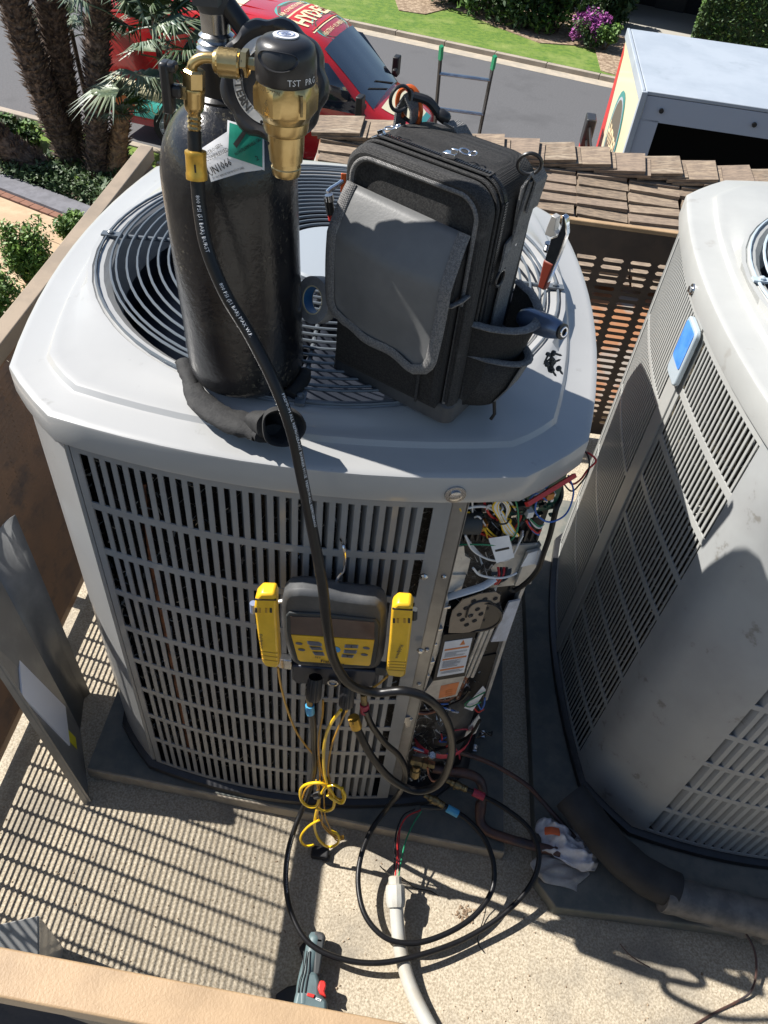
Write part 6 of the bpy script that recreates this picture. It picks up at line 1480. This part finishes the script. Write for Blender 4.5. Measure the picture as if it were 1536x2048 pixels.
for x in (1074, 1102, 1148, 1180): yprism('slot', [(x - 8, 652), (x + 8, 654), (x + 8, 686), (x - 8, 684)], 'amber_wire' if x in (1102, 1148) else 'print_black', -.6288, .002, t)
ytext('Fieldpiece', 1120, 785, 170, 'logo_dark', -.0292, 1.66, .8, .015, t, -.60)
for k in range(4): yprism('rib', [(1032, 950 + k * 20), (1160 - k * 4, 958 + k * 20), (1160 - k * 4, 962 + k * 20), (1032, 954 + k * 20)], 'amber_wire', -.6285, .002, t)
obj('hinge', MB().tube([W(*z2(1214, 590), 1, -.60), W(*z2(1214, 650), 1, -.60)], .006, 10), 'drill_rubber', t)

# sensor leads, tied in loops
def lead(label, pts, mat='amber_wire', r=.0021):
    o = obj('sensor_lead', MB().tube(spline([W(u, v, 1, y) for u, v, y in pts], 8), r, 7), mat); return tag(o, label, 'cable', 'thin yellow sensor leads')
lead('orange lead falling from the left yellow clamp', [(556, 1335, -.615), (562, 1372, -.61), (575, 1420, -.61), (592, 1462, -.61), (612, 1492, -.61), (634, 1520, -.61), (640, 1560, -.615), (632, 1590, -.62)])
lead('short orange lead between the right clamp and the gauge', [(775, 1352, -.615), (762, 1364, -.61), (748, 1374, -.60), (735, 1378, -.59)])
lead('orange lead hanging straight below the left knob', [(646, 1400, -.60), (645, 1430, -.61), (637, 1480, -.61), (640, 1530, -.615), (655, 1575, -.62), (668, 1600, -.625), (684, 1606, -.625)])
lead('orange lead slanting down left from the right knob', [(697, 1415, -.62), (684, 1440, -.615), (664, 1490, -.61), (656, 1540, -.615), (662, 1572, -.62), (656, 1590, -.625)])
lead('bright yellow lead curving down from the right knob into the loops', [(682, 1420, -.63), (664, 1444, -.625), (651, 1475, -.62), (647, 1520, -.62), (652, 1560, -.625), (668, 1592, -.63), (686, 1600, -.63), (684, 1576, -.63)], 'yellow_wire', .0034)
cl = thing('cable_loops', W(640, 1590, 1, -.625), 'yellow sensor cables tied into a bundle of loops in front of the base', 'cable')
def loopw(pts, r=.0034, m='yellow_wire', name='loop', closed=False): obj(name, MB().tube(spline([W(u, v, 1, y) for u, v, y in pts], 8), r, 8), m, cl)
loopw([(640, 1592, -.63), (632, 1612, -.64), (615, 1612, -.64), (602, 1598, -.635), (602, 1578, -.63), (616, 1568, -.63), (640, 1566, -.63), (658, 1576, -.63), (668, 1596, -.635), (666, 1616, -.64), (650, 1622, -.64), (632, 1616, -.64)])
loopw([(655, 1590, -.64), (668, 1600, -.64), (684, 1606, -.64), (690, 1592, -.635), (682, 1578, -.63), (668, 1570, -.63), (652, 1575, -.63), (640, 1592, -.63)])
loopw([(634, 1618, -.63), (630, 1640, -.635), (630, 1660, -.64), (640, 1682, -.65), (658, 1694, -.65), (676, 1686, -.65), (676, 1670, -.645), (662, 1662, -.64)])
loopw([(638, 1640, -.64), (618, 1652, -.64), (604, 1668, -.645), (602, 1682, -.65), (612, 1692, -.65), (628, 1690, -.65)], .0030)
for k, (a, b) in enumerate(((632, 640), (640, 636), (646, 648))): loopw([(a, 1560, -.62), (b, 1600, -.63), (a + 4, 1630, -.635), (b + 10, 1652, -.64), (672, 1672 + k * 4, -.645), (688, 1672 + k * 3, -.645)], .0018, 'amber_wire')
loopw([(604, 1600, -.63), (612, 1578, -.625), (632, 1566, -.62), (650, 1572, -.625)], .0020, 'amber_wire')
obj('tie', MB().lathe([(.008, -.010), (.0095, -.006), (.0095, .006), (.008, .010)], aim(W(636, 1590, 1, -.632), (.6, 0, .8)), 10), 'grey_rubber', cl)

# ================================================================ hoses to the service valves
hb = thing('charging_hose', W(628, 1440, 1, -.61), 'black hose from the blue port, sweeping the widest loop on the floor', 'hose', 'black refrigerant hoses')
def mixed(l): return [W(u, v, 1 if a == 'y' else 2, b) for u, v, a, b in l]
P = mixed([(620, 1418, 'y', -.612), (626, 1440, 'y', -.612), (628, 1490, 'y', -.605), (628, 1545, 'y', -.61), (612, 1600, 'z', .16), (590, 1655, 'z', .10), (575, 1710, 'z', .072), (572, 1770, 'z', .06), (584, 1830, 'z', .055), (618, 1886, 'z', .052), (680, 1917, 'z', .05), (755, 1926, 'z', .048), (840, 1910, 'z', .045), (930, 1877, 'z', .038), (1010, 1826, 'z', .05), (1062, 1768, 'z', .07), (1078, 1712, 'z', .095), (1060, 1660, 'z', .12), (1015, 1620, 'z', .14), (965, 1592, 'z', .155), (915, 1572, 'z', .165)])
c2 = spline(P, 8); obj('hose', MB().tube(c2, .0066, 12), 'black_rubber', hb)
hose_print(c2, .62, 'PREMIUM ALL REFRIGERANT BARRIER HOSE 800 PSI (51 BAR)', .0050, hb, .0066, .5)
def fitting(par, e, d, band, bd):
    T = aim(e, d); obj('brass_fitting', MB().lathe([(.0072, 0), (.0092, .001), (.0078, .004), (.0092, .007), (.0078, .010), (.0092, .013), (.0078, .016), (.0098, .020), (.0105, .022), (.0105, .034), (.0085, .036), (.0085, .044), (.006, .046), (.006, .056)], T, 20), 'brass_old', par, smooth=20)
    obj('lever', MB().box((.0, -.014, .028), (.006, .022, .006), T), 'brass_old', par, bevel=.001)
fitting(hb, c2[-4], c2[-4] - c2[-12], None, 0)
obj('red_band', MB().tube([W(946, 1584, 2, .157), W(968, 1594, 2, .153)], .0102, 14), 'red_band', hb)
hc = thing('charging_hose', W(745, 1440, 1, -.61), 'black hose from the red port, looping inside the wider one', 'hose', 'black refrigerant hoses')
P = mixed([(731, 1420, 'y', -.618), (742, 1448, 'y', -.615), (768, 1484, 'y', -.61), (798, 1512, 'y', -.605), (811, 1545, 'y', -.605), (802, 1580, 'y', -.615), (778, 1612, 'z', .15), (746, 1655, 'z', .11), (724, 1705, 'z', .08), (716, 1765, 'z', .065), (730, 1830, 'z', .06), (772, 1876, 'z', .056), (830, 1886, 'z', .052), (895, 1866, 'z', .05), (950, 1830, 'z', .05), (984, 1780, 'z', .055), (987, 1726, 'z', .07), (968, 1676, 'z', .095), (936, 1640, 'z', .12), (905, 1620, 'z', .135), (878, 1606, 'z', .145)])
c3 = spline(P, 8); obj('hose', MB().tube(c3, .0066, 12), 'black_rubber', hc)
fitting(hc, c3[-4], c3[-4] - c3[-12], None, 0)
obj('blue_band', MB().tube([W(894, 1616, 2, .138), W(916, 1628, 2, .132)], .0102, 14), 'blue_band', hc)

# ================================================================ conduit
cn = thing('electrical_conduit', W(795, 1850, 2, .02), 'pale grey conduit lying on the floor with a connector and loose wires', 'conduit')
P = mixed([(792, 1800, 'z', .060), (795, 1850, 'z', .045), (802, 1905, 'z', .030), (818, 1965, 'z', .022), (842, 2020, 'z', .020), (880, 2090, 'z', .020)])
obj('pipe', MB().tube(spline(P, 8), .0165, 20), 'conduit_grey', cn)
a, b = W(790, 1752, 2, .075), W(792, 1815, 2, .058); T = aim(a, b - a); Lc = (b - a).length
obj('connector', MB().lathe([(.013, 0), (.016, .003), (.016, .018), (.0215, .020), (.023, .024), (.023, Lc - .012), (.020, Lc)], T, 12), 'conduit_grey', cn, smooth=25)
for (c0, m, r) in (([(797, 1755, 'z', .075), (803, 1718, 'z', .085), (812, 1680, 'z', .10), (828, 1645, 'z', .11), (843, 1622, 'z', .12)], 'green_wire', .0020), ([(790, 1755, 'z', .075), (794, 1715, 'z', .085), (796, 1670, 'z', .10), (812, 1635, 'z', .115), (842, 1620, 'z', .12)], 'red_wire', .0018), ([(786, 1755, 'z', .075), (790, 1710, 'z', .09), (792, 1668, 'z', .10), (806, 1632, 'z', .115), (830, 1618, 'z', .12)], 'black_rubber', .0020), ([(798, 1750, 'z', .075), (797, 1700, 'z', .085), (800, 1660, 'z', .10)], 'red_band', .0016), ([(784, 1752, 'z', .075), (770, 1742, 'z', .03), (760, 1732, 'z', .01)], 'black_rubber', .0015), ([(801, 1754, 'z', .075), (818, 1766, 'z', .04), (830, 1776, 'z', .012), (860, 1782, 'z', .004), (874, 1790, 'z', .004)], 'black_rubber', .0015)):
    obj('wire', MB().tube(spline(mixed(c0), 6), r, 7), m, cn)
nut = MB().tube([W(840, 1614, 2, .12), W(885, 1616, 2, .11)], .006, 8); obj('valve_key', nut, 'drill_rubber', cn)

# ================================================================ cordless screwdriver
dr = thing('cordless_screwdriver', W(625, 1930, 2, .0), 'slim grey-green cordless screwdriver with red trigger lying under the hose', 'power tool')
P = [W(632, 1868, 2, .035), W(628, 1885, 2, .035), W(622, 1915, 2, .035), W(614, 1945, 2, .035), W(608, 1975, 2, .036), W(606, 2010, 2, .036)]
obj('handle', MB().tube(spline(P, 6), [.013 + .004 * min(1, i / 4) for i in range(len(spline(P, 6)))], 18), 'drill_teal', dr)
def zpoly(name, pxs, mat, z, th, par, **k):
    Q = [W(u, v, 2, z) for u, v in pxs]; mb = MB(); mb.v = [tuple(p) for p in Q] + [(p.x, p.y, p.z - th) for p in Q]; n = len(Q)
    mb.f = [tuple(range(n - 1, -1, -1)), tuple(range(n, 2 * n))] + [(i, (i + 1) % n, (i + 1) % n + n, i + n) for i in range(n)]
    return obj(name, mb, mat, par, **k)
zpoly('head', [(604, 1940), (634, 1942), (640, 1962), (640, 1985), (655, 2000), (655, 2030), (582, 2030), (590, 1990)], 'drill_teal', .052, .040, dr, bevel=.008, smooth=50)
zpoly('grip_pad', [(624, 1872), (650, 1876), (646, 1910), (640, 1950), (626, 1952), (628, 1910)], 'drill_rubber', .050, .02, dr, bevel=.005, smooth=50)
zpoly('grip_cap', [(625, 1860), (648, 1862), (652, 1874), (648, 1892), (622, 1888)], 'grey_rubber', .050, .028, dr, bevel=.008, smooth=50)
zpoly('trigger', [(640, 1960), (650, 1961), (653, 1970), (649, 1982), (653, 1994), (640, 1988), (635, 1975)], 'red_plastic', .058, .024, dr, bevel=.003)
zpoly('direction_switch', [(615, 1985), (630, 1989), (627, 1996), (613, 1991)], 'red_plastic', .056, .006, dr, bevel=.001)
zpoly('indicator', [(632, 1995), (643, 1999), (641, 2003), (631, 1999)], 'print_white', .0535, .001, dr); zpoly('indicator_hole', [(634, 1997), (641, 1999.5), (640, 2001.5), (633, 1999)], 'drill_teal', .0538, .001, dr)
for k in range(3):
    obj('grip_rib', MB().tube(spline([W(608 + k * 6, 1902, 2, .054), W(606 + k * 6, 1940, 2, .053), (W(600 + k * 7, 1960, 2, .054)), W(596 + k * 7, 1985, 2, .054)], 5), .0014, 5), 'drill_rubber', dr)
cs = obj('shadow_sheet', MB().prism([tuple(W(u, v, 2, .0)[:2]) for u, v in ((575, 1975), (610, 1968), (606, 1920), (598, 1898), (608, 1885), (618, 1900), (618, 2060), (545, 2060), (552, 1990))][::-1], .0, .012), 'van_black', bevel=.003); tag(cs, 'flat black sheet standing in for the shadow on the floor under the screwdriver', 'painted shadow')  # thin black sheet added as the cast shadow on the floor beside the screwdriver

# ================================================================ towel
def cloth(name, c, sx_, sy_, h, mat, seed, n=34, ang=0., par=None, zb=.0, fold=5.):
    R = random.Random(seed); ph = [(R.uniform(2, fold * 1.6), R.uniform(0, 6), R.uniform(0, PI)) for _ in range(7)]; mb = MB()
    for j in range(n + 1):
        for i in range(n + 1):
            x, y = i / n * 2 - 1, j / n * 2 - 1; rr = max(abs(x), abs(y)); edge = max(0, 1 - rr ** 3)
            z = 0
            for f, p, a in ph: z += abs(math.sin(f * (x * math.cos(a) + y * math.sin(a)) + p)) ** 2.2
            z = z / len(ph); w = .18 * math.sin(2.5 * y + seed) + .1 * math.sin(5 * x + seed * 2); u = .16 * math.sin(3 * x + seed) + .08 * math.sin(6 * y + seed)
            X, Y = (x + w) * sx_ * (1 - .15 * y * y), (y + u) * sy_ * (1 - .12 * x * x)
            zz = zb + .004 + h * z * (.35 + .65 * edge) * 1.6
            mb.v.append((c[0] + X * math.cos(ang) - Y * math.sin(ang), c[1] + X * math.sin(ang) + Y * math.cos(ang), zz))
    for j in range(n):
        for i in range(n): mb.f.append((j * (n + 1) + i, j * (n + 1) + i + 1, (j + 1) * (n + 1) + i + 1, (j + 1) * (n + 1) + i))
    return obj(name, mb, mat, par, smooth=180, solid=.003)
a = W(1130, 1700, 2, .06)
tw = thing('towel', (a.x, a.y, .05), 'crumpled white cloth rag with orange edge draped on the old pad\'s corner', 'towel')
cloth('rag', W(1132, 1690, 2, .07), .082, .046, .050, 'towel', 3, ang=-.25, par=tw, zb=.055, fold=7.)
cloth('rag_hem', W(1120, 1742, 2, .05), .070, .040, .016, 'towel_dirty', 6, ang=-.3, par=tw, zb=.046, fold=3.)
obj('orange_stripe', MB().tube(spline([W(1090, 1662, 2, .125), W(1104, 1661, 2, .135), W(1118, 1664, 2, .128)], 5), .010, 8, flat=.4), 'towel_orange', tw)

# ================================================================ foam pipe insulation
fo = thing('pipe_insulation', W(1180, 1660, 2, .05), 'thick black foam pipe sleeve with torn open end across the old condenser base', 'pipe insulation')
P = [W(1140, 1590, 2, .15), W(1165, 1622, 2, .145), W(1200, 1668, 2, .135), W(1240, 1712, 2, .125), W(1290, 1752, 2, .115), W(1350, 1782, 2, .105)]
cc = spline(P, 8)
def sleeve(mb, c, ro, ri, gap0, n=28, wob=.0):
    m = len(c); tang = [(c[min(i + 1, m - 1)] - c[max(i - 1, 0)]).normalized() for i in range(m)]; rings = []
    a = tang[0].cross(Vector((0, 0, 1))).normalized()
    for i in range(m):
        t = tang[i]; a = (a - t * a.dot(t)).normalized(); b = t.cross(a); g = gap0 * max(0., 1 - i / 12) + .02
        fl = 1 + wob * math.sin(i * .8); ring = []
        for k in range(n + 1): an = PI * .8 + g + (2 * PI - 2 * g) * k / n; ring.append(c[i] + (a * math.cos(an) + b * math.sin(an)) * ro * fl)
        for k in range(n, -1, -1): an = PI * .8 + g + (2 * PI - 2 * g) * k / n; ring.append(c[i] + (a * math.cos(an) + b * math.sin(an)) * ri * fl)
        rings.append(ring)
    for r in rings: mb.v += [tuple(p) for p in r]
    N = 2 * (n + 1)
    for i in range(m - 1):
        for k in range(N): mb.f.append((i * N + k, i * N + (k + 1) % N, (i + 1) * N + (k + 1) % N, (i + 1) * N + k))
    for k in range(n): mb.f.append((k, N - 1 - k, N - 2 - k, k + 1)); o = (m - 1) * N; mb.f.append((o + k + 1, o + N - 2 - k, o + N - 1 - k, o + k))
    return mb
obj('foam_sleeve', sleeve(MB(), cc, .045, .030, .75, wob=.02), 'foam_black', fo, smooth=50)
P2 = [W(1325, 1785, 2, .10), W(1370, 1798, 2, .095), W(1440, 1815, 2, .09), W(1520, 1835, 2, .088), W(1640, 1862, 2, .088)]
obj('taped_sleeve', sleeve(MB(), spline(P2, 8), .044, .028, .05, wob=.03), 'foam_tape', fo, smooth=50)
mb = MB(); R = random.Random(6)
for k in range(14):
    u = 1318 + k * 24; p = W(u, 1822 + (u - 1318) * .26 + R.uniform(-4, 4), 2, .06); mb.v += [tuple(p + Vector((0, .015, .02))), tuple(p + Vector((R.uniform(-.005, .005), R.uniform(-.012, .004), -.02)))]
for k in range(13): mb.f.append((2 * k, 2 * k + 1, 2 * k + 3, 2 * k + 2))
obj('torn_tape', mb, 'foam_tape', fo, smooth=0, solid=.002)
obj('refrigerant_pipe', MB().tube(spline([W(1480, 1838, 2, .04), W(1536, 1862, 2, .035), W(1600, 1880, 2, .03)], 4), .012, 10), 'copper_dull', fo)

# thin wire on the floor at the right
tag(obj('control_wire', MB().tube(spline(mixed([(1470, 1845, 'z', .05), (1492, 1868, 'z', .05), (1510, 1905, 'z', .04), (1512, 1950, 'z', .03), (1500, 1985, 'z', .015), (1470, 2005, 'z', .006), (1430, 2025, 'z', .004), (1385, 2052, 'z', .004)]), 7), .0028, 7), 'copper_dull'), 'thin brown control wire curling on the floor at the lower right', 'wire')
tag(obj('control_wire', MB().tube(spline(mixed([(975, 1800, 'z', .03), (968, 1835, 'z', .008), (955, 1880, 'z', .004), (968, 1905, 'z', .004)]), 7), .0012, 6), 'black_rubber'), 'hair-thin dark wire on the floor inside the hose loops', 'wire')
tag(obj('copper_stub', MB().tube(spline(mixed([(1240, 1888, 'z', .02), (1262, 1912, 'z', .006), (1300, 1935, 'z', .004)]), 5), .0012, 5), 'copper_dull'), 'short bit of bare wire on the floor near the old pad', 'wire')

# ================================================================ panels leaning at the left
LD = Vector((-.235, .15, .78)); A_, B_, C_ = Vector((-.628, -.300, 0)), Vector((-.604, -.395, 0)), Vector((-.506, -.591, 0))
lp = thing('service_panel', B_, 'dark grey bent service panel leaning on the left screen, booklet tucked in it', 'metal panel')
def bent(pl, d, k0, k1, th=.003, n=6):
    mb = MB(); V = []
    for j in range(n + 1):
        k = k0 + (k1 - k0) * j / n
        for p in pl: V.append(p + d * k)
    m = len(pl); F = [(j * m + i, j * m + i + 1, (j + 1) * m + i + 1, (j + 1) * m + i) for j in range(n) for i in range(m - 1)]; return mb.add(V, F)
D_ = C_ + Vector((.002, .028, 0))
LA, LB = Vector((-.14, .15, .78)), Vector((-.19, .15, .78)); pm = MB(); kk = .78
pm.v = [tuple(p) for p in (A_ + Vector((.012, .02, 0)), A_, B_, A_ + LA * kk + Vector((.012, .02, 0)), A_ + LA * kk, B_ + LB * kk)]; pm.f = [(0, 1, 4, 3), (1, 2, 5, 4)]
obj('panel', pm, 'panel_metal', lp, smooth=30, solid=.0025)
pm = MB(); pm.v = [tuple(p) for p in (B_, C_, C_ + LD * kk, B_ + LB * kk)]; pm.f = [(0, 1, 2, 3)]
obj('front_flange', pm, 'panel_metal', lp, smooth=0, solid=.0025)
obj('edge_lip', bent([C_ + Vector((-.010, -.006, 0)), C_, C_ + Vector((.006, .004, 0))], LD, .0, .78), 'panel_edge', lp, smooth=0, solid=.0025)
FN = LD.cross(C_ - B_).normalized(); FN = FN if FN.x > 0 else -FN
def FPt(u, v, off): return Wp(u, v, B_ + FN * off, FN)
fr_ = (C_ - B_).normalized(); du = LD.normalized(); du = (du - fr_ * du.dot(fr_)).normalized()
bk0 = B_.lerp(C_, .25) + LD * .30 + FN * .006; bkT = frame(bk0, fr_, du)
bt2 = thing('booklet', bk0, 'white instruction booklet with red print stuck inside the leaning grey panel', 'booklet')
obj('page', MB().box((.055, .01, .002), (.125, .28, .004), bkT), 'booklet', bt2, smooth=0)
mb = MB(); 
for k in range(12): mb.v += [tuple(bkT @ Vector((.0 + .1 * (k / 11), .12 + .012 * math.sin(PI * k / 11), .004))), tuple(bkT @ Vector((.0 + .1 * (k / 11), .10 + .035 * math.sin(PI * k / 11), .004 + .02 * math.sin(PI * k / 11))))]
for k in range(11): mb.f.append((2 * k, 2 * k + 2, 2 * k + 3, 2 * k + 1))
obj('page_edge', mb, 'booklet_blue', bt2, smooth=0, solid=.001)
mb = MB(); R = random.Random(3)
for k in range(7):
    y = .05 - k * .014; w = R.uniform(.03, .07); mb.box((.045 + R.uniform(-.005, .005), y, .0046), (w, .004, .0006), bkT)
obj('print_lines', mb, 'label_orange', bt2, smooth=0)
obj('yellow_label', MB().box((.085, -.155, .002), (.035, .06, .001), bkT), 'yellow_label', bt2, smooth=0)
# small folded metal sheet at the lower left
q = [W(-60, 1862, 2, .24), W(75, 1832, 2, .24), W(76, 1935, 2, .16), W(-60, 1965, 2, .16)]
fs_ = thing('sheet_metal', (q[2].x, q[2].y, 0), 'pale folded metal sheet with striped shade at the lower left, behind the near rail', 'metal sheet')
obj('face', MB().add(q, [(0, 1, 2, 3)]), 'unit_grey', fs_, smooth=0, solid=.003)
obj('flange', MB().add([q[1], Vector((q[1].x, q[1].y, .0)), Vector((q[2].x, q[2].y, .0)), q[2]], [(0, 1, 2, 3)]), 'unit_grey', fs_, smooth=0, solid=.003)
tag(obj('debris', MB().box(W(640, 1706, 2, .01), (.045, .03, .02)).box(W(652, 1716, 2, .008), (.02, .02, .014)), 'foam_black', bevel=.006), 'small black scrap of foam on the floor below the yellow loops', 'scrap')

# grit, crumbs and small leaves lying on the floor
R = random.Random(77); mb = MB()
for _ in range(420):
    u = R.uniform(0, 1536); v = R.uniform(1600, 2048); p = W(u, v, 2, 0)
    if not (-.74 < p.x < 1.6 and -1.1 < p.y < -.62): continue
    s_ = R.uniform(.0008, .003); T = Matrix.Translation((p.x, p.y, s_ * .5)) @ Matrix.Rotation(R.uniform(0, 6), 4, 'Z'); mb.box((0, 0, 0), (s_ * R.uniform(.8, 2.5), s_, s_), T, top=.6)
for u, v in ((930, 1818), (940, 1826), (924, 1830), (935, 1840)):
    for k in range(14):
        p = W(u + R.uniform(-12, 12), v + R.uniform(-7, 7), 2, 0); s_ = R.uniform(.002, .006); mb.box((0, 0, 0), (s_ * 1.6, s_, s_ * .5), Matrix.Translation((p.x, p.y, s_ * .3)) @ Matrix.Rotation(R.uniform(0, 6), 4, 'Z'), top=.6)
tag(obj('floor_grit', mb, 'mulch', smooth=0), 'scattered brown crumbs and grit on the sunlit floor', 'grit', kind='stuff')
